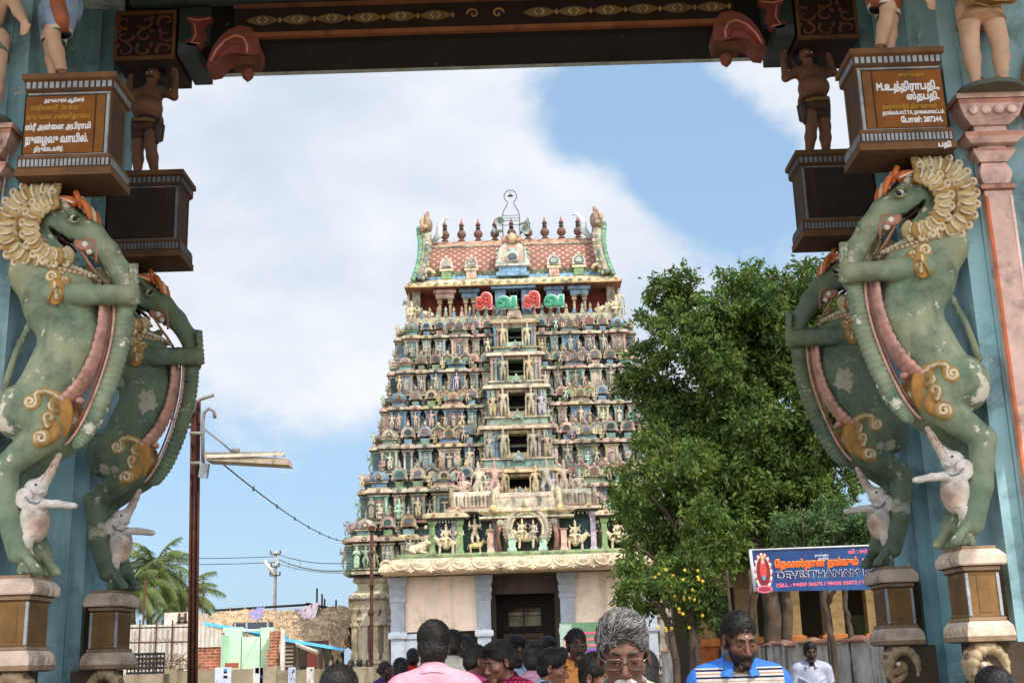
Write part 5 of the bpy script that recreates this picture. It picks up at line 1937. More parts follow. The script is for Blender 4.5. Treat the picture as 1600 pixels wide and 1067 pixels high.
for i, (dx, dz, rz, lb) in enumerate(((-.58, 24.45, -10, 'round horn loudspeaker facing the viewer, upper left of the tower lamp frame'), (-.72, 24.0, -95, 'horn loudspeaker pointing left, lower left of the tower lamp frame'),
                                      (.66, 24.4, 80, 'horn loudspeaker pointing right, upper right of the tower lamp frame'), (.62, 23.95, 30, 'horn loudspeaker on the lower right of the tower lamp frame'))):
    b = MB(rotm(rz=R_(rz)) @ rotm(rx=R_(90)), np.array((TX + dx, yr - .6, dz)))
    b.lathe([(.05, -.24), (.09, -.22), (.09, -.1), (.06, -.04), (.1, .08), (.2, .2), (.27, .28), (.24, .26), (.08, .1), (.01, .05)], 14, 0, 0, 0)
    o = tag(b.build('loudspeaker', M_spk, None), lb, 'loudspeaker', 'horn loudspeakers on the tower ridge')

# letters hung in front of the top storey
M_red = mat('red_sign_tube', S(168, 62, 54), .5, .15, 8, bump=0)
M_grn = mat('green_sign_tube', S(52, 136, 104), .5, .15, 8, bump=0)
M_rim_r = mat('pink_sign_rim', S(236, 176, 166), .5, .05, 8, bump=0)
M_rim_g = mat('pale_green_sign_rim', S(170, 214, 196), .5, .05, 8, bump=0)
sg_root = empty('letter_sign', (TX, 59.5, 18.6), 'red and green cut-out letters hung across the top storey of the tower', 'sign')
for ch, x, wd, m, mr in (('சி', -1.98, .84, M_red, M_rim_r), ('வ', -.88, .98, M_grn, M_rim_g), ('சி', .46, .84, M_red, M_rim_r), ('வ', 1.55, .98, M_grn, M_rim_g)):
    zz = 19.0
    o = text_obj('letter', ch, .86, (TX + x, 59.45, zz), (1, 0, 0), (0, 0, 1), m, sg_root, bevel=.06, thick=.5, width=wd)
    text_obj('letter_rim', ch, .86, (TX + x - .02, 59.56, zz), (1, 0, 0), (0, 0, 1), mr, o, bevel=.14, thick=.2, width=wd + .08)

# ================================================================== granite ground storey of the tower
G = lambda *n_: tuple(a * tw.uniform(.9, 1.08) for a in TCOL['stone'])
b = MB()
hw, yf = 7.95, 58.0
yb = 72
cy, hy = (yf + yb) / 2, (yb - yf) / 2
pr = [(1.1, 0), (1.1, .35), (.95, .36), (.95, .62), (.8, .64), (.9, .8), (.7, .92), (.6, .94), (.6, 1.1), (.75, 1.12), (.7, 1.28), (.45, 1.34), (.3, 1.36), (.3, 1.62), (.42, 1.64), (.42, 1.76), (.12, 1.78), (.12, 3.55), (.26, 3.6), (.26, 3.74), (.1, 3.76),
      (.1, 4.5), (.5, 4.52), (.46, 4.72), (.2, 4.92), (.12, 5.0), (.12, 5.3), (.32, 5.34), (.3, 5.5), (.1, 5.66)]
b.loft(TX, cy, [(hw - .3 + o_, hy - .3 + o_, z, G()) for o_, z in pr])
for x in np.concatenate([np.linspace(-hw + .05, -5.9, 5), np.linspace(5.9, hw - .05, 5)]):
    b.loft(TX + x, yf + .18, [(.17, .16, 1.78), (.17, .16, 2.1), (.12, .11, 2.12), (.12, .11, 3.3), (.2, .2, 3.34), (.2, .2, 3.46), (.13, .12, 3.48), (.13, .12, 3.9), (.24, .22, 4.1), (.26, .25, 4.5)], G())
for x in (-7.35, -6.55, 6.55, 7.35):
    b.span(TX + x - .14, TX + x + .14, yf + .1, yf + .2, 1.9, 3.3, S(92, 86, 76))
    b.loft(TX + x, yf + .12, [(.2, .1, 3.36), (.22, .12, 3.5), (.1, .08, 3.7), (.06, .06, 4.0)], G())
for i in range(8):
    for sg in (-1, 1):
        x = TX + sg * (5.9 + i * .3)
        nasi(b, x, yf - .25, 4.62, .13, [G(), S(110, 104, 92), G()], .1, False)
for sg in (-1, 1):
    for k in range(8):
        b.loft(TX + sg * (hw - .12), yf + 1 + k * 1.7, [(.16, .17, 1.78), (.12, .12, 2.1), (.12, .12, 3.3), (.2, .2, 3.4), (.24, .24, 4.5)], G())
b.build('granite_base', M_granite, tower)

# ================================================================== pillared entrance hall in front of the tower
M_hwall = mat('cream_limewash', S(226, 208, 190), .9, .08, 1.5, dirt=(S(160, 140, 116), .5, 1.1), streak=(S(140, 120, 100), .4, 1.5), bump=.12, bscale=12)
M_hcol = mat('blue_grey_pillar_paint', S(158, 166, 178), .8, .12, 2.5, dirt=(S(110, 120, 130), .5, 1.6), bump=.2, bscale=16)
M_eave = mat('carved_eave_stone', S(200, 180, 152), .9, .22, 2, dirt=((.07, .06, .05), .75, 1.5), streak=((.06, .05, .04), .6, 2.2), bump=.5, bscale=9)
hall = empty('entrance_hall', (TX, 55, 0), 'low cream walled entrance hall with blue grey pillars and a carved lotus petal eave', 'hall')
HY = 55.6
colx = [-5.45, -1.62, 2.1, 5.75]
for x in colx:
    b = MB()
    cx = x
    b.loft(cx, HY, [(.36, .34, 0), (.36, .34, .3), (.3, .29, .34), (.3, .29, 2.62), (.4, .38, 2.66), (.42, .4, 2.78), (.4, .38, 2.9), (.31, .3, 2.94), (.31, .3, 4.2), (.36, .34, 4.24), (.36, .34, 4.42), (.32, .31, 4.46), (.38, .36, 4.62), (.38, .36, 4.78), (.33, .32, 4.82), (.42, .4, 5.1), (.42, .4, 5.32)])
    b.build('pillar', M_hcol, hall)
for x in (-4.85, 5.0):
    b = MB()
    b.loft(x, HY + .1, [(.34, .25, 0), (.34, .25, 2.6), (.42, .32, 2.64), (.42, .32, 2.86)])
    b.build('pier', M_hcol, hall)
for x0, x1 in ((-5.13, -1.94), (2.42, 5.43)):
    b = MB()
    b.span(x0, x1, HY - .12, HY + .12, 3.42, 5.32)
    b.span(x0, x1, HY - .16, HY + .12, 2.92, 3.416)
    b.build('wall', M_hwall, hall)
b = MB()
for x in (-5.05, 5.3):
    b.span(x - .5, x + .5, HY - .05, HY + .15, 0, .9, S(200, 180, 140))
b.span(-5.0, -1.95, HY + 1.4, HY + 1.9, 0, 1.1, S(120, 112, 100))
b.span(-5.0, -1.95, HY + 2.2, HY + 2.5, 1.1, 2.3, S(110, 104, 94))
b.span(-5.0, -1.95, HY + 1.3, HY + 2.2, 2.0, 2.18, S(160, 150, 136))
b.span(2.45, 5.4, HY + 1.4, HY + 1.9, 0, 1.1, S(120, 112, 100))
b.build('benches', M_granite, hall)
b = MB()        # ceiling, side walls, passage
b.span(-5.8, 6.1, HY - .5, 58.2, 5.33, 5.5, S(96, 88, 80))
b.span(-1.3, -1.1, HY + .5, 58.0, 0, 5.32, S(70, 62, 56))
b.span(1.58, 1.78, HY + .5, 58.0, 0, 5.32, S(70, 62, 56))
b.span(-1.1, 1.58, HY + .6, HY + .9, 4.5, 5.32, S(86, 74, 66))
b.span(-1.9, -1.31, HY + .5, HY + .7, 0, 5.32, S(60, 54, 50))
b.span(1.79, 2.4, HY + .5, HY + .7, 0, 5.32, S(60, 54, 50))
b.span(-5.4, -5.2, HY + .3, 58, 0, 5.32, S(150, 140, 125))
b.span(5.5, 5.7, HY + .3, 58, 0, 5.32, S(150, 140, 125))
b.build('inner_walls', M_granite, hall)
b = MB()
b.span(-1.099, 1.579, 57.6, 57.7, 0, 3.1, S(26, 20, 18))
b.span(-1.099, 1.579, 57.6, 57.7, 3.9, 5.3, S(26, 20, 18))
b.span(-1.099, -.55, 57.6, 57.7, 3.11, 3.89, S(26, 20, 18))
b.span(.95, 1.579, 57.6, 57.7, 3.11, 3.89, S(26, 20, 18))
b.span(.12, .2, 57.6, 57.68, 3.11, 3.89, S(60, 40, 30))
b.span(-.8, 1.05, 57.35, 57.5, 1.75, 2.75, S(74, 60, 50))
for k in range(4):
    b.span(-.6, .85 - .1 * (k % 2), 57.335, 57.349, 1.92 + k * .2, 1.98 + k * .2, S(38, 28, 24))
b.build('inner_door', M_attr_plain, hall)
# eave: drooping curved fascia with a row of lotus petals
b = MB()
ex0, ex1 = TX - 6.2, TX + 6.2
ey = 53.7
pf = [(.55, 5.36), (.0, 5.38), (-.08, 5.46), (-.04, 5.62), (.12, 5.82), (.4, 5.98), (.8, 6.06), (1.3, 6.08)]
v, f = [], []
m_ = len(pf)
for o_, z in pf:
    v += [(ex0 + max(o_, -.1), ey + o_, z), (ex1 - max(o_, -.1), ey + o_, z), (ex1 - max(o_, -.1), 58.2, z), (ex0 + max(o_, -.1), 58.2, z)]
for i in range(m_ - 1):
    for j in range(4):
        f.append((4 * i + j, 4 * i + (j + 1) % 4, 4 * i + 4 + (j + 1) % 4, 4 * i + 4 + j))
f += [(3, 2, 1, 0), tuple(4 * (m_ - 1) + j for j in range(4))]
b.add(v, f)
npet = 13
for i in range(npet):
    cx = ex0 + .45 + (ex1 - ex0 - .9) * (i + .5) / npet
    pw = (ex1 - ex0 - .9) / npet * .5

    def onf(z):
        return ey + np.interp(z, [q[1] for q in pf[1:]], [q[0] for q in pf[1:]])
    for sc in (1, .62):
        pts = []
        for a in np.linspace(0, math.pi, 15):
            z = 5.95 - .45 * sc * math.sin(a) ** .6 + (0 if sc == 1 else -.03)
            x = cx - pw * .94 * sc * math.cos(a)
            pts.append((x, onf(z) - .02, z))
        b.tube(pts, .035 if sc == 1 else .028, 6)
    b.ball(cx, onf(5.72) - .0, 5.74, pw * .4, .06, .1, n=8, m=6)
    b.ball(cx + pw, onf(5.44), 5.42, .08, .06, .07, n=7, m=5)
for sg in (-1, 1):      # curled corner leaves
    t = np.linspace(0, 4.4, 16)
    rr = .3 * (1 - t / 6)
    xx = ex0 if sg < 0 else ex1
    b.tube(np.stack([xx - sg * (.3 - rr * np.cos(t)), np.full(16, ey + .1), 5.72 + rr * np.sin(t)], 1), .06, 7)
b.build('eave', M_eave, hall)
b = MB()
b.span(TX - 5.7, TX + 5.7, 54.9, 58.3, 6.081, 6.2, S(110, 130, 92))
b.span(TX - 5.6, TX + 5.6, 55.0, 58.3, 6.201, 6.3, S(150, 160, 120))
b.build('roof_terrace', M_stucco, hall)

# shrines standing on the hall roof
TR = 6.3


def niche(cx, w_, h_, colp, back, deity, yq=55.6, roof=True):
    b = MB()
    hw_ = w_ / 2
    b.span(cx - hw_ + .05, cx + hw_ - .05, yq + .45, yq + .6, TR, TR + h_, back)
    for sg in (-1, 1):
        b.loft(cx + sg * (hw_ - .12), yq + .15, [(.17, .17, TR), (.17, .17, TR + .12), (.12, .12, TR + .16), (.12, .12, TR + h_ * .84), (.17, .17, TR + h_ * .88), (.19, .19, TR + h_)], colp)
    b.loft(cx, yq + .3, [(hw_ + .12, .42, TR + h_ + .002, tc_('rust', 'dark')), (hw_ + .12, .42, TR + h_ + .1, tc_('ochre', 'cream')), (hw_ + .3, .55, TR + h_ + .12, tc_('ochre', 'cream')), (hw_ + .28, .52, TR + h_ + .24, tc_('rust', 'ochre')), (hw_ + .08, .36, TR + h_ + .36, tc_('stone'))])
    for i in range(9):
        b.ball(cx - hw_ + .2 + (w_ - .4) * i / 8, yq + .0, TR + h_ - .05, .035, .03, .06, S(206, 200, 190), 6, 5)
    for sg in (-.7, .7):
        nasi(b, cx + sg * hw_, yq - .2, TR + h_ + .22, .14, [TCOL['ochre'], TCOL['cream'], TCOL['rust']], .1)
    if roof:
        z = TR + h_ + .36
        t = np.linspace(0, math.pi, 11)
        pr_ = [(yq + .35 - .42 * math.cos(a), z + .75 * math.sin(a) ** .8) for a in t]
        n_ = len(pr_)
        v = [(cx - hw_, y, zz) for y, zz in pr_] + [(cx + hw_, y, zz) for y, zz in pr_]
        b.add(v, [(i, i + 1, n_ + i + 1, n_ + i) for i in range(n_ - 1)] + [tuple(range(n_))[::-1], tuple(range(n_, 2 * n_))], tc_('cream', 'stone'))
        for i in range(12):
            x = cx - hw_ + w_ * (i + .5) / 12
            b.span(x - .025, x + .025, yq - .1, yq + .02, z + .06, z + .5, tc_('cream', 'ochre', 'rust'))
        for sg in (-1, 1):
            b.ball(cx + sg * hw_, yq + .2, z + .45, .14, .3, .5, tc_('cream', 'ochre'), 8, 7)
        for i in range(3):
            finial(b, cx - hw_ * .6 + hw_ * .6 * i, yq + .35, z + .7, .4, TCOL['stone'], 6)
    o = b.build('niche_shrine', M_stucco, hall)
    deity(o, cx, yq)
    return o


def d_rider(o, cx, yq):
    statue(o, cx, yq + .12, TR + .02, .95, me=ANIMAL, col=TCOL['cream'], flip=tw.random() < .5)
    statue(o, cx, yq + .1, TR + .35, 1.15, 2, col=TCOL['cream'])


def d_three(o, cx, yq):
    statue(o, cx, yq + .1, TR + .3, 1.2, 3, col=TCOL['cream'])
    statue(o, cx, yq + .15, TR + .02, .7, me=ANIMAL, col=TCOL['ochre'])
    for sg in (-1, 1):
        statue(o, cx + sg * .72, yq - .02, TR + .02, 1.25, 4, col=TCOL['cream'])


niche(-3.25, 1.5, 1.5, TCOL['green'], TCOL['slate'], d_rider, 55.4, False)
niche(-2.05 + .1, 2.1, 1.75, TCOL['lilac'], TCOL['deep'], d_three)
niche(2.6, 1.9, 1.75, TCOL['lilac'], TCOL['deep'], d_rider)
niche(4.55, 1.5, 1.4, TCOL['green'], TCOL['dark'], d_rider, 55.4, False)
# great arched shrine over the door
b = MB()
ax_, az_ = .42, 7.3
t = np.linspace(R_(-50), R_(230), 36)
for rr, th, c in ((.9, .13, TCOL['stone']), (.73, .08, TCOL['cream'])):
    b.tube(np.stack([ax_ + rr * np.cos(t), np.full(36, 55.2), az_ + rr * np.sin(t)], 1), th, 8, c)
for a in np.linspace(R_(-45), R_(225), 34):
    b.ball(ax_ + 1.06 * math.cos(a), 55.2, az_ + 1.06 * math.sin(a), .08, .08, .08, tc_('cream', 'ochre', 'stone'), 7, 5)
b.prism([(ax_ + .71 * math.cos(a), az_ + .71 * math.sin(a)) for a in np.linspace(R_(-50), R_(230), 24)], 55.5, 55.6, S(84, 80, 76))
b.ball(ax_, 55.15, az_ + 1.1, .18, .16, .24, TCOL['cream'])
for sg in (-1, 1):
    b.loft(ax_ + sg * .7, 55.2, [(.2, .2, TR), (.22, .2, TR + .12), (.16, .15, TR + .15), (.16, .15, TR + .5), (.24, .2, TR + .58)], TCOL['mint'])
    b.ball(ax_ + sg * 1.2, 55.3, az_ + .3, .2, .2, .22, TCOL['stone'])
    b.tube([(ax_ + sg * 1.25, 55.3, TR), (ax_ + sg * 1.34, 55.25, TR + .7), (ax_ + sg * 1.2, 55.3, TR + 1.2)], [.11, .09, .12], 8, TCOL['rust'])
    b.loft(ax_ + sg * 1.65, 55.5, [(.2, .2, TR), (.13, .13, TR + .2), (.13, .13, TR + .9), (.2, .2, TR + 1.0)], TCOL['pink'])
z = 9.05
b.loft(ax_, 55.6, [(2.15, .5, TR + 1.5, TCOL['cream']), (2.15, .5, TR + 1.58, TCOL['teal']), (1.9, .4, TR + 1.62, TCOL['ochre']), (2.2, .55, TR + 1.8, TCOL['cream']), (2.2, .55, TR + 1.92, TCOL['stone']), (1.8, .4, TR + 2.0, TCOL['pink'])])
t = np.linspace(0, math.pi, 11)
pr_ = [(55.7 - .5 * math.cos(a), 8.3 + .72 * math.sin(a) ** .8) for a in t]
n_ = len(pr_)
b.add([(ax_ - 1.35, y, zz) for y, zz in pr_] + [(ax_ + 1.35, y, zz) for y, zz in pr_], [(i, i + 1, n_ + i + 1, n_ + i) for i in range(n_ - 1)] + [tuple(range(n_))[::-1], tuple(range(n_, 2 * n_))], TCOL['stone'])
for i in range(18):
    for sgn in (-1, 1):
        x0 = ax_ - 1.3 + 2.6 * i / 17
        b.tube([(x0, 55.24, 8.38), (min(ax_ + 1.33, max(ax_ - 1.33, x0 + sgn * .3)), 55.3, 8.78)], .022, 5, TCOL['rust'])
for sg in (-1, 1):
    b.ball(ax_ + sg * 1.45, 55.5, 8.65, .2, .4, .6, TCOL['cream'])
    b.ball(ax_ + sg * 1.5, 55.2, 8.2, .22, .25, .25, TCOL['ochre'])
for i in (-1, 0, 1):
    finial(b, ax_ + i * .45, 55.7, 9.0, .28, TCOL['stone'])
arch = b.build('arched_shrine', M_stucco, hall)
statue(arch, ax_ - .05, 55.25, TR + .12, 1.0, me=ANIMAL, col=TCOL['cream'], flip=True)
statue(arch, ax_ - .22, 55.15, TR + .6, .95, 2, col=TCOL['cream'])
statue(arch, ax_ + .28, 55.15, TR + .6, .88, 2, col=TCOL['stone'], flip=True)
for x, h_ in ((-2.95, 1.2), (-1.05, 1.5), (1.85, 1.4), (3.55, 1.2), (-4.2, 1.1)):
    statue(hall, x + .2, 56.6, TR + .0, h_ * .9)
for x in (-4.9, -4.35, -3.95, 5.3, 5.75):
    statue(hall, x, 55.7, TR, .95)
statue(hall, -4.55, 55.2, TR, .9, me=BULL, col=TCOL['cream'])
statue(hall, 5.3, 55.2, TR, .9, me=BULL, col=TCOL['cream'], flip=True)
# second tier of figures between hall roof and the first doorway
b = MB()
b.loft(TX + .1, 57.2, [(2.9, .9, TR, TCOL['teal']), (2.9, .9, 8.4, TCOL['ochre']), (3.05, 1.0, 8.42, TCOL['ochre']), (3.05, 1.0, 8.55, TCOL['pink']), (2.8, .8, 8.6, TCOL['pink']), (2.8, .8, 8.72, TCOL['cream'])])
for i in range(15):
    x = TX + .1 - 2.8 + 5.6 * i / 14
    b.loft(x, 56.3, [(.08, .08, TR), (.08, .08, 8.1), (.13, .12, 8.2), (.13, .12, 8.4)], tc_('pink', 'cream', 'lilac', 'mint'))
b.build('upper_wall', M_stucco, hall)
for x, kd, h_ in ((-2.45, 1, 1.5), (-1.75, 0, 1.6), (-1.0, 3, 1.7), (1.4, 3, 1.7), (2.2, 0, 1.6), (2.9, 1, 1.5)):
    statue(hall, x, 56.2, 8.74 if abs(x) < 2.4 else 8.4, h_, kd, flip=x > 0)


# ================================================================== left side beyond the gate
def pz(px, py, Y):
    return pix(px, py, Y)


M_wall_old = mat('stained_wall_plaster', S(168, 156, 134), .95, .25, 1.2, col2=S(140, 126, 104), dirt=(S(70, 62, 50), .7, 1.3), streak=(S(84, 74, 58), .75, 3.2), bump=.5, bscale=9)
M_wall_grey = mat('grey_stained_wall', S(184, 182, 182), .95, .25, 1.5, col2=S(160, 154, 148), dirt=(S(80, 72, 64), .7, 1.6), streak=(S(74, 64, 56), .85, 4.0), bump=.5, bscale=9)
M_rust = mat('rusted_steel', S(82, 48, 38), .85, .35, 5, dirt=(S(42, 29, 25), .8, 3), flake=(S(150, 126, 110), .71, 6), bump=.4, bscale=30)
M_grey_pipe = mat('galvanised_pipe', S(128, 124, 118), .55, .2, 6, dirt=(S(90, 70, 56), .5, 5), bump=.15)
M_brick = None


def brickcol(c):
    N, L, tc = c['N'], c['L'], c['tc']
    br = N.new('ShaderNodeTexBrick')
    br.inputs['Color1'].default_value = (*S(168, 92, 66), 1)
    br.inputs['Color2'].default_value = (*S(130, 70, 52), 1)
    br.inputs['Mortar'].default_value = (*S(168, 140, 116), 1)
    br.inputs['Scale'].default_value = 1
    br.inputs['Brick Width'].default_value = .23
    br.inputs['Row Height'].default_value = .085
    br.inputs['Mortar Size'].default_value = .012
    mp = N.new('ShaderNodeMapping')
    mp.inputs['Rotation'].default_value = (R_(90), 0, 0)
    L.new(tc.outputs['Object'], mp.inputs[0])
    L.new(mp.outputs[0], br.inputs['Vector'])
    return br.outputs['Color']


M_brick = mat('red_brick', brickcol, .95, .3, 5, dirt=(S(80, 60, 50), .5, 3), bump=.6, bscale=14)
M_green = mat('mint_limewash', S(196, 222, 196), .9, .08, 1, col2=S(150, 208, 176), dirt=(S(206, 196, 170), .6, .9), streak=(S(160, 150, 125), .3, 2), bump=.15)
M_white = mat('white_limewash', S(214, 208, 200), .9, .1, 2, dirt=(S(150, 138, 120), .5, 2), bump=.15)
M_bluesheet = mat('blue_painted_sheet', S(92, 178, 226), .6, .12, 4, bump=.05)
M_thatch = mat('palm_thatch', S(196, 172, 142), 1, .3, 3, col2=S(164, 138, 108), dirt=(S(96, 78, 60), .5, 4), bump=.4, bscale=18)
M_darkwood = mat('dark_timber', S(62, 50, 42), .9, .3, 4, bump=.3)
M_black = mat('black_plastic', S(26, 26, 28), .5, .1, 5, bump=.05, spec=.4)
M_paper = mat('torn_posters', S(196, 200, 206), .85, .15, 5, col2=S(96, 128, 176), dirt=(S(150, 138, 120), .7, 4), bump=.1)


def wall_strip(name, pts, h, th, m, label, step=None, cap=None, pil=1.6):
    """masonry wall along ground points, with slight pilasters and a coping"""
    root = empty(name, (pts[0][0], pts[0][1], 0), label, 'wall')
    b, k = MB(), MB()
    for (x0, y0), (x1, y1) in zip(pts[:-1], pts[1:]):
        Lg = math.hypot(x1 - x0, y1 - y0)
        a = math.atan2(y1 - y0, x1 - x0)
        R = rotm(rz=a)
        n = max(1, int(Lg / pil))
        for i in range(n):
            t0, t1 = i / n, (i + 1) / n
            cx, cy = x0 + (x1 - x0) * (t0 + t1) / 2, y0 + (y1 - y0) * (t0 + t1) / 2
            dz = .03 * math.sin(i * 2.3)
            b.box(cx, cy, (h + dz) / 2 - .02, Lg / n - .02, th, h + dz + .04, R=R)
            px_, py_ = x0 + (x1 - x0) * t0, y0 + (y1 - y0) * t0
            b.box(px_, py_, h / 2 + .01, .22, th + .12, h + .1, R=R)
            if cap:
                q = MB(R, np.array((cx, cy, 0)))
                q.loft(0, 0, [(.5 * Lg / n * .8, th * .8, h + dz + .01), (.5 * Lg / n * .8, th * .8, h + dz + .05), (.12, .03, h + dz + .14)])
                k.add(np.concatenate(q.v), q.f)
    b.build('wall_panel', m, root)
    if cap:
        k.build('coping', cap, root)
    return root


# near compound wall on the left, with posters
wl = wall_strip('compound_wall', [(-16, 21.5), (-2.6, 21.5)], 1.56, .28, M_wall_old, 'low stained compound wall with faded posters crossing the lower left')
wr_ = wall_strip('compound_wall', [(-2.6, 21.5), (-2.2, 40)], 1.5, .25, M_wall_old, 'stained compound wall running back towards the tower on the left')
pr_n = random.Random(5)
for px, wpx, c1, c2 in ((347, 26, S(196, 206, 222), S(70, 120, 180)), (403, 18, S(206, 206, 206), S(150, 160, 180)), (416, 22, S(66, 84, 168), S(96, 110, 190)), (455, 12, S(180, 190, 205), S(120, 140, 180)), (484, 12, S(206, 200, 190), S(180, 170, 160))):
    p = pix(px, 1062, 21.3)
    sc = pscale(px, 1062, 21.3)
    b = MB()
    w_ = wpx * sc / 1
    b.box(p[0], 21.352, p[2], w_, .006, .42, c1)
    for k in range(5):
        b.box(p[0] + pr_n.uniform(-.3, .3) * w_, 21.348, p[2] + pr_n.uniform(-.17, .17), w_ * pr_n.uniform(.2, .5), .004, pr_n.uniform(.03, .12), c2 if k % 2 else c1)
    b.build('poster', M_attr, wl)

# rust red lamp post
LX = pix(301, 1040, 19)
top = pix(306, 628, 19)
root = empty('lamp_post', (LX[0], 19, 0), 'tall rusty steel lamp post with a hooked pipe and long tube lamp', 'lamp post')
b = MB()
lean = (top[0] - LX[0]) / (top[2] - LX[2])
zt = top[2]


def pol(x, y, z):
    return (LX[0] + lean * (z - LX[2]) + x, 19 + y, z)


for dx, wy in ((-.062, .16), (.062, .16)):
    b.tube([pol(dx, 0, 0), pol(dx, 0, zt)], .018, 4, flat=4)
b.tube([pol(0, 0, 0), pol(0, 0, zt)], .06, 4, flat=.25)
b.build('post', M_rust, root)
b = MB()
P19 = lambda x, y, d=0: pix(x, y, 18.85 + d)
b.tube([P19(303, 645), P19(305, 628), P19(318, 622), P19(334, 617)], .03, 8)
b.tube([P19(317, 728), P19(317, 660), P19(319, 645), P19(326, 638), P19(334, 642), P19(336, 653)], .028, 8)
b.tube([P19(317, 709), P19(360, 708), P19(440, 708), P19(444, 712)], .026, 8)
b.tube([P19(320, 671), P19(345, 690), P19(362, 705)], .014, 6)
b.tube([P19(297, 677), P19(318, 677)], .03, 6)
b.tube([P19(297, 724), P19(320, 723)], .03, 6)
b.tube([P19(362, 704), P19(374, 704)], .04, 8)
b.tube([P19(428, 706), P19(432, 712)], .04, 8)
b.build('bracket_arm', M_grey_pipe, root)
lf = [P19(324, 712), P19(326, 722), P19(454, 729), P19(452, 719)]
b = MB()
y0, y1 = 18.65, 19.05
b.add([(x, y, z) for x, _, z in lf for y in (y0, y1)], [(0, 2, 4, 6), (7, 5, 3, 1), (0, 1, 3, 2), (2, 3, 5, 4), (4, 5, 7, 6), (6, 7, 1, 0)], S(176, 160, 138))
b.box(*(np.mean(lf, axis=0) + (0, -.22, .06)), 1.2, .012, .05, S(206, 196, 180))
b.build('tube_lamp', M_attr, root)
b = MB()
q = P19(319, 735)
b.box(q[0], q[1], q[2], .13, .1, .22, S(176, 180, 184), rotm(ry=R_(6)))
b.build('switch_box', M_attr, root)

# second rusty pole next to the tower and the electricity pole
p0, p1 = pix(580, 1040, 42), pix(581, 822, 42)
b = MB()
b.tube([(p0[0], 42, 0), (p1[0], 42, p1[2])], .062, 6)
b.box(p1[0], 41.93, p1[2] - .08, .2, .14, .16)
for zz in (.9, 2.0, 2.9):
    b.box(p1[0], 41.95, p1[2] - zz, .2, .12, .06)
o = b.build('steel_pole', M_rust, None)
tag(o, 'rusty bare steel pole standing in front of the left side of the tower', 'pole')
root = empty('electricity_pole', (pix(431, 950, 70)[0], 70, 0), 'grey electricity pole with insulators above the thatched roof', 'utility pole')
p0, p1 = pix(432, 960, 70), pix(431, 860, 70)
b = MB()
b.tube([(p1[0], 70, 0), (p1[0], 70, p1[2])], [.11, .085], 8, S(176, 168, 158))
b.build('post', M_attr, root)
b = MB()
for dz, w_ in ((.2, .5), (.9, .4), (1.4, .5)):
    b.box(p1[0], 69.9, p1[2] - dz, w_ * 1.2, .07, .07, S(100, 80, 70))
    for sx in (-1, 1):
        b.lathe([(.03, 0), (.06, .03), (.03, .06), (.06, .1), (.025, .15)], 8, p1[0] + sx * w_ * .55, 69.9, p1[2] - dz + .05, S(90, 60, 54))
t = np.linspace(0, 6.3, 18)
b.tube(np.stack([p1[0] + 1.1 + .35 * np.cos(t), np.full(18, 69.8), p1[2] - .8 + .35 * np.sin(t)], 1), .016, 5, S(190, 190, 195))
b.build('insulators', M_attr, root)
b = MB()
q0, q1 = pix(413, 876, 69.7), pix(429, 898, 69.7)
b.tube([q0, q1], .1, 6, S(205, 200, 185))
b.build('tube_lamp', M_attr, root)
M_cable = mat('cable', S(70, 70, 76), .6, .1, 5, bump=0)


def cable(a, c, sag, r, label, clips=0, m=M_cable):
    a, c = np.array(a), np.array(c)
    t = np.linspace(0, 1, 24)
    P_ = a + (c - a) * t[:, None] - np.array((0, 0, 1)) * (4 * sag * t * (1 - t))[:, None]
    b = MB()
    b.tube(P_, r, 5)
    for i in range(clips):
        k = a + (c - a) * ((i + 1) / (clips + 1))
        u = (i + 1) / (clips + 1)
        b.box(k[0], k[1], k[2] - 4 * sag * u * (1 - u),   .03, .03, .09)
    return tag(b.build('power_cable', m, None), label, 'cable')


cable(P19(345, 722), pix(552, 846, 57), .35, .014, 'thin clipped cable sagging from the lamp post to the tower', 9)
cable(pix(434, 866, 69.8), pix(548, 879, 57.4), .2, .02, 'dark upper power line from the electricity pole to the tower')
cable(pix(436, 874, 69.8), pix(560, 889, 57.2), .3, .035, 'pale bundled power line from the electricity pole to the tower', 0, M_grey_pipe)
cable(pix(434, 880, 69.8), pix(560, 894, 57.2), .2, .015, 'lowest thin power line from the electricity pole to the tower')
cable(pix(60, 858, 80), pix(429, 869, 69.8), .3, .022, 'upper power line crossing the sky left of the electricity pole')
cable(pix(60, 868, 80), pix(429, 878, 69.8), .3, .022, 'lower power line crossing the sky left of the electricity pole')
cable(P19(298, 668, .1), (-12.5, 14, 9.3), .1, .02, 'short thick cable from the lamp post up behind the left beasts')

# ruined green room, brick piers, sheet roofs, corrugated fence
YG = 36


def rect(b, x0, y0, x1, y1, Y, th, c=(.5, .5, .5), down=False):
    a, c2 = pix(x0, y0, Y), pix(x1, y1, Y)
    b.span(a[0], c2[0], Y, Y + th, 0 if down else c2[2], a[2], c)


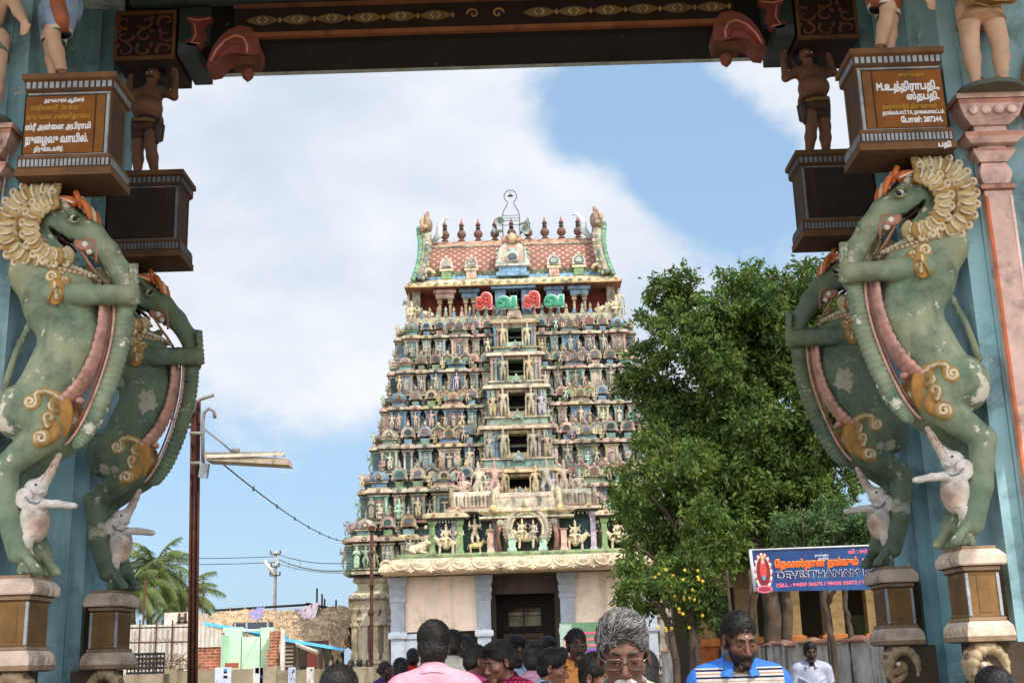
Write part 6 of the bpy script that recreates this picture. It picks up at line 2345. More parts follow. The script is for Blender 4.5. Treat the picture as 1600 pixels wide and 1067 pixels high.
root = empty('ruined_room', (pix(390, 1045, YG)[0], YG, 0), 'roofless mint green plastered room with broken brick ends and a small window', 'ruin')
b = MB()
rect(b, 349, 980, 377, 1045, YG, .2, down=True)
rect(b, 407, 980, 426, 1045, YG, .2, down=True)
a0, a1 = pix(377.2, 995, YG), pix(406.8, 1045, YG)
b.span(a0[0], a1[0], YG, YG + .2, 0, a0[2])
a0, a1 = pix(349, 982, YG), pix(352, 1045, YG)
b.span(a0[0], a0[0] + .18, YG - 1.5, YG - .01, 0, a0[2] * .93)
b.build('wall', M_green, root)
b = MB()
for i in range(10):
    z = i * .26
    b.box(pix(430, 1040, YG)[0] + random.uniform(-.05, .05), YG - .2, z + .13, random.uniform(.2, .32), .35, .25)
    if z < 2.5:
        b.box(pix(343 + (i > 8) * 4, 1040, YG)[0] + random.uniform(-.05, .05), YG - .4, z + .13, random.uniform(.2, .32), .3, .25)
b.build('brick_pier', M_brick, root)
b = MB()
rect(b, 378, 983, 406, 985, YG - .02, .3)
b.build('lintel', M_white, root)
b = MB()
rect(b, 438.5, 984, 443, 1045, YG - .1, .2, down=True)
b.build('white_jamb', M_white, root)
b = MB()
a0 = pix(360, 1043, YG - .5)
b.box(a0[0], YG - 1.4, 1.5, .3, .2, .3)
root2 = empty('brick_lean_to', (pix(322, 1045, 34)[0], 34, 0), 'low brown brick wall topped by corrugated sheet beside the lamp post', 'lean-to')
b = MB()
rect(b, 301, 1011, 341, 1045, 34, .25, down=True)
b.build('wall', M_brick, root2)
M_corr = mat('weathered_corrugated_sheet', S(190, 186, 178), .6, .15, 2, dirt=(S(150, 120, 96), .6, 1.5), streak=(S(150, 130, 110), .5, 3), bump=.1)


def corrugated(b, x0, x1, Y, z0, z1, pitch=.12, amp=.025, slope=0.0):
    n = max(4, int(abs(x1 - x0) / pitch * 4))
    t = np.linspace(0, 1, n + 1)
    xs_ = x0 + (x1 - x0) * t
    ys_ = Y + amp * np.sin(t * n / 4 * 2 * math.pi)
    v = np.concatenate([np.stack([xs_, ys_, np.full(n + 1, z0)], 1), np.stack([xs_, ys_, z1 - slope * t], 1)])
    b.add(v, [(i, i + 1, n + 2 + i, n + 1 + i) for i in range(n)], S(180, 176, 168), True)


b = MB()
a0, a1 = pix(303, 975, 33.9), pix(344, 1010, 33.9)
corrugated(b, a0[0], a1[0], 33.95, a1[2], a0[2], slope=.2)
b.build('corrugated_sheet', M_corr, root2)
root3 = empty('sheet_roof_shed', (pix(470, 1040, 44)[0], 44, 0), 'open dark shed with sloping sky blue sheet roofs under the thatch', 'shed')
for (x0, y0, x1, y1, Y, dep) in ((318, 971, 436, 989, 38, 1.6), (380, 981, 412, 993, 38.5, 1.2), (442, 996, 520, 1009, 42, 2.5)):
    b = MB()
    a0, a1 = pix(x0, y0, Y), pix(x1, y1, Y)
    b.add([(a0[0], Y, a0[2]), (a1[0], Y, a1[2]), (a1[0], Y + dep, a1[2] - .05), (a0[0], Y + dep, a0[2] - .05),
           (a0[0], Y, a0[2] - .1), (a1[0], Y, a1[2] - .1), (a1[0], Y + dep, a1[2] - .15), (a0[0], Y + dep, a0[2] - .15)],
          [(0, 1, 2, 3), (7, 6, 5, 4), (0, 4, 5, 1), (1, 5, 6, 2), (2, 6, 7, 3), (3, 7, 4, 0)])
    b.build('blue_roof', M_bluesheet, root3)
b = MB()
rect(b, 443, 1002, 512, 1045, 46, .2, S(50, 40, 34), True)
b.build('back_wall', M_attr, root3)
b = MB()
rect(b, 480, 1020, 500, 1045, 45.5, .2, S(110, 50, 44), True)
b.build('red_panel', M_attr, root3)
b = MB()
for x in (444, 466, 498, 506, 516):
    a0 = pix(x, 1006, 43)
    b.tube([(a0[0], 43, 0), (a0[0], 43, a0[2])], .05, 6, S(150, 130, 110))
b.build('shed_frame', M_attr, root3)
b = MB()
for i in range(6):
    a0, a1 = pix(444, 1010 + i * 6, 42.6), pix(458, 1010 + i * 6, 42.6)
    b.box((a0[0] + a1[0]) / 2, 42.6, a0[2], a1[0] - a0[0], .06, .05, S(200, 180, 160))
b.build('slat_rack', M_attr, root3)
b = MB()
a0, a1 = pix(465, 1004, 42.4), pix(498, 1018, 42.4)
b.tube([a0, a1], .12, 4, S(225, 215, 200), flat=4)
b.build('white_awning', M_attr, root3)
# bits of garbage and brick on the wall top
for k, (px, py, c, lb) in enumerate(((362, 1042, S(150, 80, 60), 'loose red brick lying on the compound wall by the green ruin'), (258, 1040, S(150, 130, 105), 'heap of twigs lying on the compound wall beside the lamp post'))):
    p = pix(px, py, 21.5)
    b = MB()
    if k == 0:
        b.box(p[0], 21.5, 1.6 + .05, .22, .12, .09, c, rotm(rz=.3))
    else:
        rr = random.Random(2)
        for i in range(70):
            x, y = rr.uniform(-.55, .55), rr.uniform(-.12, .12)
            a = rr.uniform(0, 6.3)
            b.tube([(p[0] + x, 21.5 + y, 1.6 + rr.uniform(0, .12)), (p[0] + x + .22 * math.cos(a), 21.5 + y + .1 * math.sin(a), 1.6 + rr.uniform(.02, .3))], .01, 4, c)
    tag(b.build('brick' if k == 0 else 'twig_heap', M_attr, None), lb, 'rubble')

root = empty('sheet_fence', (pix(240, 1040, 32)[0], 32, 0), 'tall fence of pale corrugated sheets on rusty pipe rails at the left', 'fence')
b = MB()
for x0, x1, dy in ((188, 217, 0), (217, 243, .04), (243, 268, 0), (268, 299, .05)):
    a0, a1 = pix(x0, 976, 32 + dy), pix(x1, 1045, 32 + dy)
    corrugated(b, a0[0], a1[0], 32 + dy, .2, a0[2])
b.build('corrugated_sheet', M_corr, root)
b = MB()
for y in (980, 1003, 1032):
    a0, a1 = pix(190, y + 1, 31.8), pix(298, y - 1, 31.8)
    b.tube([a0, a1], .018, 6)
for x in (218, 244, 269):
    a0 = pix(x, 990, 31.82)
    b.tube([(a0[0], 31.82, 0), (a0[0], 31.82, a0[2] + .35)], .022, 6)
b.build('rail', M_rust, root)
for px, tp, Y, lb in ((227, 905, 33, 'thin rusty pole rising in front of the palms behind the sheet fence'), (318, 903, 48, 'thin brown pole rising past the thatched roof right of the lamp post')):
    a0 = pix(px, tp, Y)
    b = MB()
    b.tube([(a0[0], Y, 0), (a0[0], Y, a0[2])], .028, 6)
    tag(b.build('thin_pole', M_rust, None), lb, 'pole')
b = MB()
a0, a1 = pix(257, 957, 40), pix(300, 1000, 40)
b.span(a0[0], a1[0], 40, 42, 0, a0[2], S(222, 200, 184))
c0 = pix(284, 965, 39.9)
for dx in (-.1, .1):
    b.box(c0[0] + dx, 39.97, c0[2], .07, .05, .32, S(70, 60, 54))
b.box(c0[0], 39.97, c0[2], .14, .05, .07, S(70, 60, 54))
b.box(c0[0], 39.97, c0[2] - .13, .34, .05, .06, S(70, 60, 54))
tag(b.build('water_tank_house', M_attr, None), 'small cream block building with a dark ventilator, behind the lamp post', 'building')

# thatched house
root = empty('thatched_house', (pix(440, 1000, 62)[0], 62, 0), 'long house with a shaggy palm thatched roof behind the green ruin', 'house')
b = MB()
zr, ze = pix(430, 950, 62)[2], pix(430, 1012, 60)[2]
xl, xr = pix(318, 960, 62)[0], pix(543, 960, 62)[0]
nx, ny = 90, 16
rr = np.random.default_rng(3)
v, f = [], []
for j in range(ny + 1):
    for i in range(nx + 1):
        t, u = i / nx, j / ny
        x = xl + (xr - xl) * t + .15 * math.sin(j * 1.7)
        y = 64.5 - 4.8 * u
        z = zr - (zr - ze) * u ** 1.15 + .1 * math.sin(t * 9) * (1 - u) - (.8 * max(0, t - .86) / .14 * u) + rr.normal(0, .06)
        v.append((x, y, z))
for j in range(ny):
    for i in range(nx):
        k = j * (nx + 1) + i
        f.append((k, k + nx + 1, k + nx + 2, k + 1)[::1])
nb = len(v)
v += [(x, 64.5 + 4.8 * (64.5 - y) / 4.8, z) for x, y, z in v]
f += [tuple(nb + a for a in q[::-1]) for q in f]
b.add(v, f, (.4, .33, .25))
for k in range(2600):     # loose fronds
    t, u = rr.random(), rr.random()
    x, y = xl + (xr - xl) * t, 64.5 - 4.85 * u
    z = zr - (zr - ze) * u ** 1.15 - (.8 * max(0, t - .86) / .14 * u) + .06
    dx, L_ = rr.normal(0, .25), rr.uniform(.3, .8)
    b.add([(x - .03, y, z), (x + .03, y, z), (x + dx, y - L_, z - L_ * .62 + rr.uniform(0, .14))], [(0, 1, 2)], (.4, .33, .25))
b.build('thatch_roof', M_thatch, root)
b = MB()
b.span(xl + .5, xr - 1.0, 61, 68, 0, ze + .1, S(120, 104, 88))
a0, a1 = pix(365, 973, 59.8), pix(424, 983, 59.8)
b.span(a0[0], a1[0], 59.6, 60.2, a1[2], a0[2], S(64, 74, 84))
for x in (367, 385, 418):
    q = pix(x, 978, 59.5)
    b.box(q[0], 59.55, q[2], .1, .08, .4, S(150, 150, 150))
b.build('wall', M_attr, root)
b = MB()
b.tube([(xl, 64.4, zr + .1), (xl + 5, 64.4, zr + .25), (xr - 2.5, 64.4, zr + .3), (xr - .6, 64.4, zr - .1)], .06, 6)
for px, hh in ((495, 1.6), (503, 1.1), (507, .7), (525, .6)):
    q = pix(px, 948, 64.3)
    b.tube([(q[0], 64.3, q[2] - .5), (q[0], 64.3, q[2] + hh * .6)], .05, 5)
b.build('ridge_pole', M_darkwood, root)
for px, py, w_, c, lb in ((480, 950, 34, S(222, 206, 206), 'white and pink cloth spread over the thatched ridge'), (400, 950, 22, S(120, 130, 170), 'small faded coloured cloth lying on the thatched ridge')):
    q = pix(px, py, 63.6)
    sc = pscale(px, py, 63.6)
    v, f = [], []
    for j in range(7):
        for i in range(13):
            x = (i / 12 - .5) * w_ * sc
            v.append((q[0] + x, 64.2 - j * .25, q[2] + .35 * (1 if w_ > 30 else .4) * (i / 12) - j * .14 + rr.normal(0, .06)))
    f = [(j * 13 + i, (j + 1) * 13 + i, (j + 1) * 13 + i + 1, j * 13 + i + 1) for j in range(6) for i in range(12)]
    cl = [c if (i * 7 + i // 5) % 5 else S(200, 120, 150) for i in range(len(f))]
    tag(obj('draped_cloth', v, f, M_attr_plain, None, cl, True), lb, 'cloth')

# plastic crate on the wall
cr_ = empty('plastic_crate', (pix(226, 1045, 19.6)[0], 19.6, 1.0), 'black slatted plastic crate stacked beside the left rear pedestal', 'crate')
p0, p1 = pix(206, 1020, 19.6), pix(250, 1052, 19.6)
b = MB()
xa, xb, za, zb = p0[0], p1[0], p1[2], p0[2]
for z in np.linspace(za + .02, zb - .02, 5):
    b.box((xa + xb) / 2, 19.4, z, xb - xa, .02, .035)
    b.box((xa + xb) / 2, 19.8, z, xb - xa, .02, .035)
    for x in (xa, xb):
        b.box(x, 19.6, z, .02, .42, .035)
for x in np.linspace(xa, xb, 9):
    b.box(x, 19.41, (za + zb) / 2, .018, .016, zb - za)
    b.box(x, 19.79, (za + zb) / 2, .018, .016, zb - za)
b.box((xa + xb) / 2, 19.6, za + .01, xb - xa - .02, .38, .02)
b.build('basket', M_black, cr_)
b = MB()
b.span(xa - .3, xb + .1, 19.35, 19.85, 0, za - .005)
tag(b.build('masonry_ledge', M_wall_old, None), 'low masonry ledge carrying the black plastic crate', 'ledge')

# ================================================================== vegetation
M_leaf = mat('neem_leaves', S(100, 120, 52), .6, .45, 3.0, col2=S(62, 88, 42), bump=0, trans=.35, spec=.25)
M_leaf2 = mat('light_leaves', S(104, 124, 54), .6, .45, 3.0, col2=S(70, 96, 42), bump=0, trans=.35, spec=.25)
M_leaf3 = mat('feathery_leaves', S(104, 126, 74), .65, .3, 1.2, col2=S(80, 104, 62), bump=0, trans=.3, spec=.2)
M_bark = mat('grey_brown_bark', S(88, 74, 62), .95, .3, 3, col2=S(64, 54, 46), bump=.8, bscale=14)
M_palm = mat('palm_leaflets', S(112, 124, 70), .55, .3, .8, col2=S(84, 102, 56), bump=0, trans=.25, spec=.3)


def leaves(name, clumps, m, parent, n_per, size, seed, droop=.3, flat=.65):
    """thousands of small leaflets gathered on twigs inside each clump"""
    g = np.random.default_rng(seed)
    P_, D_, Sz = [], [], []
    for c, r in clumps:
        c = np.array(c)
        nt_ = max(4, int(n_per * (r ** 2)))
        for _ in range(nt_):
            d = g.normal(size=3)
            d /= np.linalg.norm(d)
            rad = r * g.uniform(.35, 1.0) ** .6
            q = c + d * rad * np.array((1, 1, flat))
            k = g.integers(16, 30)
            tw_ = d + g.normal(0, .5, 3) + (0, 0, -droop)
            tw_ /= np.linalg.norm(tw_)
            L_ = g.uniform(.35, .75) * size * 7
            t = g.random(k)
            pts = q + tw_ * (t * L_)[:, None] + g.normal(0, size * .9, (k, 3))
            P_.append(pts)
            dd = tw_ + g.normal(0, .55, (k, 3)) + np.array((0, 0, -droop))
            D_.append(dd / np.linalg.norm(dd, axis=1)[:, None])
            Sz.append(g.uniform(.7, 1.35, k) * size)
    P_, D_, Sz = np.concatenate(P_), np.concatenate(D_), np.concatenate(Sz)
    nrm = g.normal(size=P_.shape) + np.array((0, 0, 1.1))
    lat = np.cross(D_, nrm)
    lat /= np.linalg.norm(lat, axis=1)[:, None] + 1e-9
    a = P_ - D_ * Sz[:, None] * .9
    b_ = P_ + lat * Sz[:, None] * .36
    c_ = P_ + D_ * Sz[:, None] * .9
    d_ = P_ - lat * Sz[:, None] * .36
    n = len(P_)
    V = np.stack([a, b_, c_, d_], 1).reshape(-1, 3)
    F_ = np.arange(4 * n).reshape(n, 4)
    return obj(name, V, F_, m, parent)


def limb(b, pts, r0, r1):
    P_ = np.array(pts, float)
    tt = np.linspace(0, len(P_) - 1, 6 * (len(P_) - 1) + 1)
    Q = np.stack([np.interp(tt, range(len(P_)), P_[:, k]) for k in range(3)], 1)
    g = np.random.default_rng(int(abs(P_.sum()) * 100) % 9999)
    Q[1:-1] += g.normal(0, r0 * .18, Q[1:-1].shape)
    b.tube(Q, list(np.linspace(r0, r1, len(Q))), 9)


YT = 31
big = [(1150, 835, 52), (1215, 845, 50), (1120, 745, 64), (1190, 800, 56), (1280, 790, 50), (1070, 720, 50), (1160, 720, 70), (1240, 740, 60), (1310, 640, 60), (1140, 620, 70), (1210, 560, 60), (1190, 478, 62), (1120, 500, 62), (1060, 478, 34), (1040, 505, 34), (1245, 470, 56), (1290, 500, 60), (1085, 555, 66), (1160, 570, 88), (1250, 580, 88), (1330, 590, 80), (1035, 610, 40), (1055, 655, 56), (1120, 670, 80), (1210, 680, 92),
       (1300, 690, 80), (1022, 560, 30), (1030, 470, 22), (1048, 446, 16), (1150, 450, 30), (1200, 445, 32), (1270, 446, 26), (1005, 590, 24), (1350, 700, 50), (1180, 760, 60), (1250, 780, 44)]
g = np.random.default_rng(5)
cl = []
for x, y, r in big:
    Y = YT + g.uniform(-2.2, 2.2)
    p = pix(x, y, Y)
    R = r * .98 * pscale(x, y, Y)
    for _ in range(max(2, int(R * R * 10))):
        d = g.normal(size=3)
        d /= np.linalg.norm(d)
        cl.append((p + d * R * g.uniform(.3, .95) * np.array((1, 1.2, .85)), g.uniform(.28, .55)))
tree = empty('neem_tree', (pix(1206, 1000, YT)[0], YT, 0), 'large dense dark green tree standing right of the tower', 'tree')
b = MB()
Pb = lambda x, y, d=0: pix(x, y, YT + abs(d) + .4)
base = np.array((pix(1206, 1000, YT)[0], YT, 0))
limb(b, [base, Pb(1205, 930), Pb(1192, 860), Pb(1165, 780)], .23, .17)
limb(b, [base + (.3, .2, 0), Pb(1226, 920, .2), Pb(1232, 820, .4), Pb(1222, 700, .3)], .18, .1)
for pts in ([Pb(1160, 780), Pb(1120, 690, -.5), Pb(1090, 590, -1), Pb(1060, 500, -1)], [Pb(1160, 780), Pb(1180, 660), Pb(1190, 560, .4), Pb(1195, 460, .5)], [Pb(1222, 700, .3), Pb(1260, 620, .8), Pb(1290, 520, 1)],
            [Pb(1160, 790), Pb(1100, 740, -1), Pb(1050, 690, -1.2), Pb(1025, 620, -1)], [Pb(1222, 720, .3), Pb(1290, 680, 0), Pb(1330, 600, 0)], [Pb(1120, 690, -.5), Pb(1060, 640, -1.5), Pb(1020, 570, -1.5)], [Pb(1180, 660), Pb(1130, 560, 1), Pb(1120, 480, 1)], [Pb(1190, 560, .4), Pb(1240, 500, 1), Pb(1260, 450, 1)]):
    limb(b, pts, .16, .04)
b.build('trunk', M_bark, tree)
leaves('crown', cl, M_leaf, tree, 150, .08, 1, .35)
for tx, ty, lb in ((15.5, 15.5, 'tree added out of frame beyond the right pier to shade the wall'), (19.5, 25.5, 'tree added out of frame past the right end of the arcade for its shade')):
    o = copy_tree(tree)  # unseen copy, added to shade the right wall and arcade
    o.location = (tx, ty, 0)
    o.rotation_euler = (0, 0, tx)
    o['label'] = lb

YS = 29
cl2 = []
for x, y, r in [(1010, 745, 42), (985, 790, 30), (1010, 800, 50), (1060, 770, 50), (1110, 800, 50), (1040, 850, 46), (1000, 840, 28), (1090, 860, 50), (1000, 895, 22), (1130, 860, 40), (1020, 700, 30), (1075, 720, 40), (1000, 930, 14)]:
    Y = YS + g.uniform(-1.4, 1.4)
    p = pix(x, y, Y)
    R = r * .78 * pscale(x, y, Y)
    for _ in range(max(2, int(R * R * 13))):
        d = g.normal(size=3)
        d /= np.linalg.norm(d)
        cl2.append((p + d * R * g.uniform(.3, .95), g.uniform(.25, .48)))
tree = empty('young_neem_tree', (pix(1085, 1000, YS)[0], YS, 0), 'lighter green tree leaning over the right end of the entrance hall', 'tree')
b = MB()
base = np.array((pix(1085, 1010, YS)[0], YS, 0))
Pb = lambda x, y, d=0: pix(x, y, YS + d)
limb(b, [base, Pb(1082, 960), Pb(1076, 920), Pb(1070, 860)], .14, .1)
for pts in ([Pb(1070, 860), Pb(1040, 800, -.5), Pb(1000, 760, -.8)], [Pb(1070, 870), Pb(1100, 810, .4), Pb(1110, 760, .5)], [Pb(1074, 900), Pb(1030, 880, -.5), Pb(990, 850, -.6)], [Pb(1050, 820), Pb(1040, 760), Pb(1025, 700)]):
    limb(b, pts, .07, .02)
b.build('trunk', M_bark, tree)
leaves('crown', cl2, M_leaf2, tree, 150, .08, 2, .35)

YB = 27
cl3 = []
for x, y, r in [(1060, 900, 36), (1090, 925, 34), (1050, 935, 26), (1100, 890, 30), (1075, 960, 26), (1110, 950, 24), (1040, 905, 18)]:
    p = pix(x, y, YB + g.uniform(-.6, .6))
    R = r * pscale(x, y, YB)
    for _ in range(max(2, int(R * R * 16))):
        d = g.normal(size=3)
        d /= np.linalg.norm(d)
        cl3.append((p + d * R * g.uniform(.2, .95), g.uniform(.16, .3)))
bush = empty('flowering_shrub', (pix(1075, 1000, YB)[0], YB, 0), 'leafy shrub dotted with round yellow flowers beside the hall', 'shrub')
b = MB()
bb = np.array((pix(1062, 1005, YB)[0], YB, 0))
Pb = lambda x, y, d=0: pix(x, y, YB + d)
limb(b, [bb, Pb(1048, 985), Pb(1030, 945, -.2), Pb(1018, 942, -.3)], .09, .05)
limb(b, [bb + (.2, 0, 0), Pb(1080, 960), Pb(1090, 900)], .08, .03)
limb(b, [Pb(1036, 955, -.2), Pb(1040, 925, -.2), Pb(1041, 905, -.2)], .05, .03)
b.build('trunk', M_bark, bush)
leaves('crown', cl3, M_leaf, bush, 260, .06, 3, .2)
M_flower = mat('yellow_petals', S(222, 184, 66), .6, .1, 5, bump=0, trans=.2)
b = MB()
fr = random.Random(8)
for i in range(30):
    x, y = fr.uniform(1022, 1100), fr.uniform(888, 985)
    p = pix(x, y, YB - .5 - fr.random() * .3)
    R = rotm(fr.uniform(-.6, .6), fr.uniform(-.6, .6))
    for k in range(6):
        a = k * math.pi / 3
        b.ball(*(p + R @ np.array((.019 * math.cos(a), -.0, .019 * math.sin(a)))), .017, .01, .017, n=6, m=4)
b.build('flowers', M_flower, bush)

YF = 25
cl4 = []
for x, y, r in [(1260, 820, 40), (1300, 805, 34), (1330, 830, 40), (1235, 840, 28), (1285, 845, 40), (1360, 820, 30), (1230, 815, 20)]:
    p = pix(x, y, YF + g.uniform(-.8, .8))
    R = r * pscale(x, y, YF)
    for _ in range(max(2, int(R * R * 22))):
        d = g.normal(size=3)
        d /= np.linalg.norm(d)
        cl4.append((p + d * R * g.uniform(.2, .95) * (1, 1, .7), g.uniform(.18, .32)))
t4 = empty('feathery_tree', (pix(1290, 1000, YF)[0], YF, 0), 'small feathery light green tree just above the blue banner', 'tree')
b = MB()
Pb = lambda x, y, d=0: pix(x, y, YF + d)
bs = np.array((pix(1298, 1000, YF)[0], YF, 0))
limb(b, [bs, Pb(1293, 950), Pb(1286, 900), Pb(1280, 840)], .07, .04)
limb(b, [Pb(1292, 945), Pb(1312, 900), Pb(1320, 830)], .05, .03)
b.build('trunk', M_bark, t4)
leaves('crown', cl4, M_leaf3, t4, 300, .055, 4, .1)


def frond(b, base, dirv_, L_, droop, width, seg=9, leaf=26, g=None):
    """a feather palm frond: arching rachis with leaflets hanging to both sides"""
    d = np.array(dirv_, float)
    d /= np.linalg.norm(d)
    pts = []
    p = np.array(base, float)
    for i in range(seg + 1):
        pts.append(p.copy())
        p = p + d * L_ / seg
        d = d + np.array((0, 0, -droop / seg))
        d /= np.linalg.norm(d)
    b.tube(pts, list(np.linspace(.05, .012, seg + 1)), 4, (.4, .4, .2))
    pts = np.array(pts)
    for i in range(leaf):
        t = (i + 1.5) / (leaf + 1) * seg
        k = min(seg - 1, int(t))
        q = pts[k] + (pts[k + 1] - pts[k]) * (t - k)
        ax = pts[k + 1] - pts[k]
        ax /= np.linalg.norm(ax)
        lat = np.cross(ax, (0, 0, 1))
        lat /= np.linalg.norm(lat) + 1e-9
        ln = width * math.sin(math.pi * min(1, (i + 3) / (leaf + 4))) ** .6 * g.uniform(.85, 1.1)
        for sg in (-1, 1):
            tip = q + (lat * sg * .75 + ax * .55 + np.array((0, 0, -.45 - .4 * g.random()))) * ln
            w_ = ax * L_ / leaf * .6
            b.add([q - w_, q + w_, tip], [(0, 1, 2)], (.4, .4, .2))


def palm(px, pyc, Y, ground_px, L_, nf, seed, label):
    g = np.random.default_rng(seed)
    c = pix(px, pyc, Y)
    x0 = pix(ground_px, 1040, Y)[0]
    root = empty('coconut_palm', (x0, Y, 0), label, 'palm tree', 'palms behind the sheet fence')
    b = MB()
    limb(b, [(x0, Y, 0), (x0 * .6 + c[0] * .4, Y, c[2] * .5), (c[0], Y, c[2])], .26, .17)
    b.build('trunk', M_bark, root)
    b = MB()
    for i in range(nf):
        a = i * 2.39996 + g.uniform(-.2, .2)
        e = 1.15 - 1.75 * (i / nf) + g.uniform(-.1, .1)
        d = (math.cos(a) * math.cos(e), math.sin(a) * math.cos(e), math.sin(e))
        frond(b, c, d, L_ * g.uniform(.85, 1.1), 1.5, L_ * .3, leaf=44, g=g)
    b.build('crown', M_palm, root)
    b = MB()
    for k in range(7):
        a = k * .9
        b.ball(c[0] + .35 * math.cos(a), Y + .35 * math.sin(a), c[2] - .35, .16, .16, .2, S(140, 130, 60), 8, 6)
    b.build('coconuts', M_attr_plain, root)


palm(240, 888, 88, 232, 3.4, 30, 1, 'tallest coconut palm, standing in the middle behind the sheet fence')
palm(205, 915, 84, 214, 3.2, 26, 2, 'coconut palm behind the left rear pedestal, left of the tallest palm')
palm(283, 935, 94, 278, 3.4, 30, 3, 'coconut palm with a low dark crown beside the lamp post')
# a small palm inside the trees by the hall
g_ = np.random.default_rng(9)
c = pix(1075, 850, 29.5)
root = empty('young_palm', (pix(1085, 1000, 29.5)[0], 29.5, 0), 'young palm with arching fronds among the trees left of the banner', 'palm tree')
b = MB()
limb(b, [(pix(1088, 1000, 29.5)[0], 29.5, 0), pix(1082, 900, 29.5), c], .07, .05)
b.build('trunk', M_bark, root)
b = MB()
for i in range(13):
    a = i * 2.4
    e = 1.1 - 1.3 * i / 13
    frond(b, c, (math.cos(a) * math.cos(e), math.sin(a) * math.cos(e), math.sin(e)), 1.1, 1.6, .32, g=g_)
b.build('crown', M_palm, root)

# ================================================================== right side: arcade building, trunks, banner, wall
arc = empty('arcade_building', (9.5, 34, 0), 'yellow building with a row of orange based pillars shaded by the trees', 'building')
b = MB()
b.span(4.6, 26, 37.5, 38, 0, 4.09, S(66, 58, 44))
b.span(4.4, 26, 33.2, 38.2, 4.1, 4.3, S(104, 90, 62))
b.span(4.4, 26, 33.2, 33.6, 3.3, 4.09, S(112, 94, 62))
b.build('wall', M_attr, arc)
for i in range(12):
    x = 4.9 + i * 1.15
    b = MB()
    b.loft(x, 33.4, [(.3, .2, 0, S(158, 84, 42)), (.3, .2, 1.75, S(158, 84, 42)), (.36, .26, 1.8, S(170, 104, 52)), (.36, .26, 1.98, S(170, 104, 52)), (.26, .17, 2.02, S(138, 114, 74)), (.26, .17, 2.8, S(128, 106, 68)), (.27, .17, 3.29, S(128, 106, 68))])
    b.build('pillar', M_attr, arc)
    if i % 3 == 1:
        b = MB()
        b.span(x + .35, x + .85, 37.3, 37.49, .2, 2.6, S(96, 112, 84))
        b.build('door', M_attr, arc)
rr = random.Random(4)
for i, (px, top_, r, Y, lb) in enumerate(((1300, 880, .07, 24, 'slender pale trunk behind the seated wall under the banner middle'),
                                          (1330, 880, .06, 24.3, 'thin leaning grey trunk near the right end of the banner'), (1148, 890, .04, 24, 'thin dark stem at the left of the banner'), (1160, 890, .035, 24.4, 'thinnest dark stem rising past the left edge of the banner'), (1182, 900, .03, 24.2, 'thin dark leaning stem under the left end of the banner'))):
    p0, p1 = pix(px, 1000, Y), pix(px + rr.uniform(-14, 14), top_, Y)
    b = MB()
    limb(b, [(p0[0], Y, 0), p0, (p0 + p1) / 2 + (rr.uniform(-.15, .15), 0, 0), p1], r, r * .7)
    if r > .1:
        limb(b, [(p0 + p1) / 2, (p0 + p1) / 2 + (.4, 0, .6), (p0 + p1) / 2 + (.6, .2, 1.4)], r * .6, r * .3)
    lb = lb.replace('seated wall', 'compound wall')
    tag(b.build('tree_trunk', M_bark, None), lb, 'tree trunk')

M_banner = mat('blue_banner_print', S(20, 48, 104), .45, .15, 2.5, col2=S(24, 78, 134), bump=.05, spec=.4)
YN = 22.5
p0, p1, p2, p3 = pix(1172, 860, YN), pix(1410, 851, YN), pix(1412, 920, YN), pix(1175, 924, YN)
ban = empty('banner', (p0[0] * .5 + p1[0] * .5, YN, p3[2]), 'dark blue printed banner with orange Tamil words and DEVESTHANAM ROOMS, hung below the trees', 'banner')
x0, x1 = p0[0], p1[0]
zt0, zt1, zb0, zb1 = p0[2], p1[2], p3[2], p2[2]
b = MB()
b.add([(x0, YN, zb0), (x1, YN, zb1), (x1, YN, zt1), (x0, YN, zt0), (x0, YN + .02, zb0), (x1, YN + .02, zb1), (x1, YN + .02, zt1), (x0, YN + .02, zt0)], [(0, 1, 2, 3), (7, 6, 5, 4), (0, 4, 5, 1), (1, 5, 6, 2), (2, 6, 7, 3), (3, 7, 4, 0)])
b.build('sheet', M_banner, ban)
b = MB()
b.tube([(x0 - .02, YN - .01, zt0 + .01), (x1, YN - .01, zt1 + .01)], .016, 6, S(200, 200, 200))
b.tube([(x0, YN - .01, zt0), (x0 + .03, YN - .01, zb0)], .03, 6, S(196, 200, 205))
for t in (.36, .55, .8):
    xx = x0 + (x1 - x0) * t
    b.tube([(xx, YN, zt0), (xx + .05, YN + .3, zt0 + .8)], .008, 5, S(60, 50, 45))
b.build('frame', M_attr_plain, ban)
sl_ = (zt1 - zt0) / (x1 - x0)
hB = zt0 - zb0
M_or = mat('orange_print', S(240, 96, 40), .5, 0, 1, bump=0)
M_yl = mat('yellow_print', S(246, 196, 70), .5, 0, 1, bump=0)
M_pk = mat('pink_print', S(226, 110, 140), .5, 0, 1, bump=0)
M_wh = mat('pale_print', S(206, 214, 226), .5, 0, 1, bump=0)
M_nv = mat('navy_print', S(34, 20, 70), .5, 0, 1, bump=0)
W_ = x1 - x0


def bt(txt, fx, fz, size, wd, m, bev, yo=.004, thick=.03, fill=False):
    return text_obj('print', txt, size, (x0 + fx * W_, YN - yo, zb0 + fz * hB + sl_ * fx * W_), (1, 0, sl_), (0, 0, 1), m, ban, bevel=bev, thick=thick, width=wd, fill=fill)


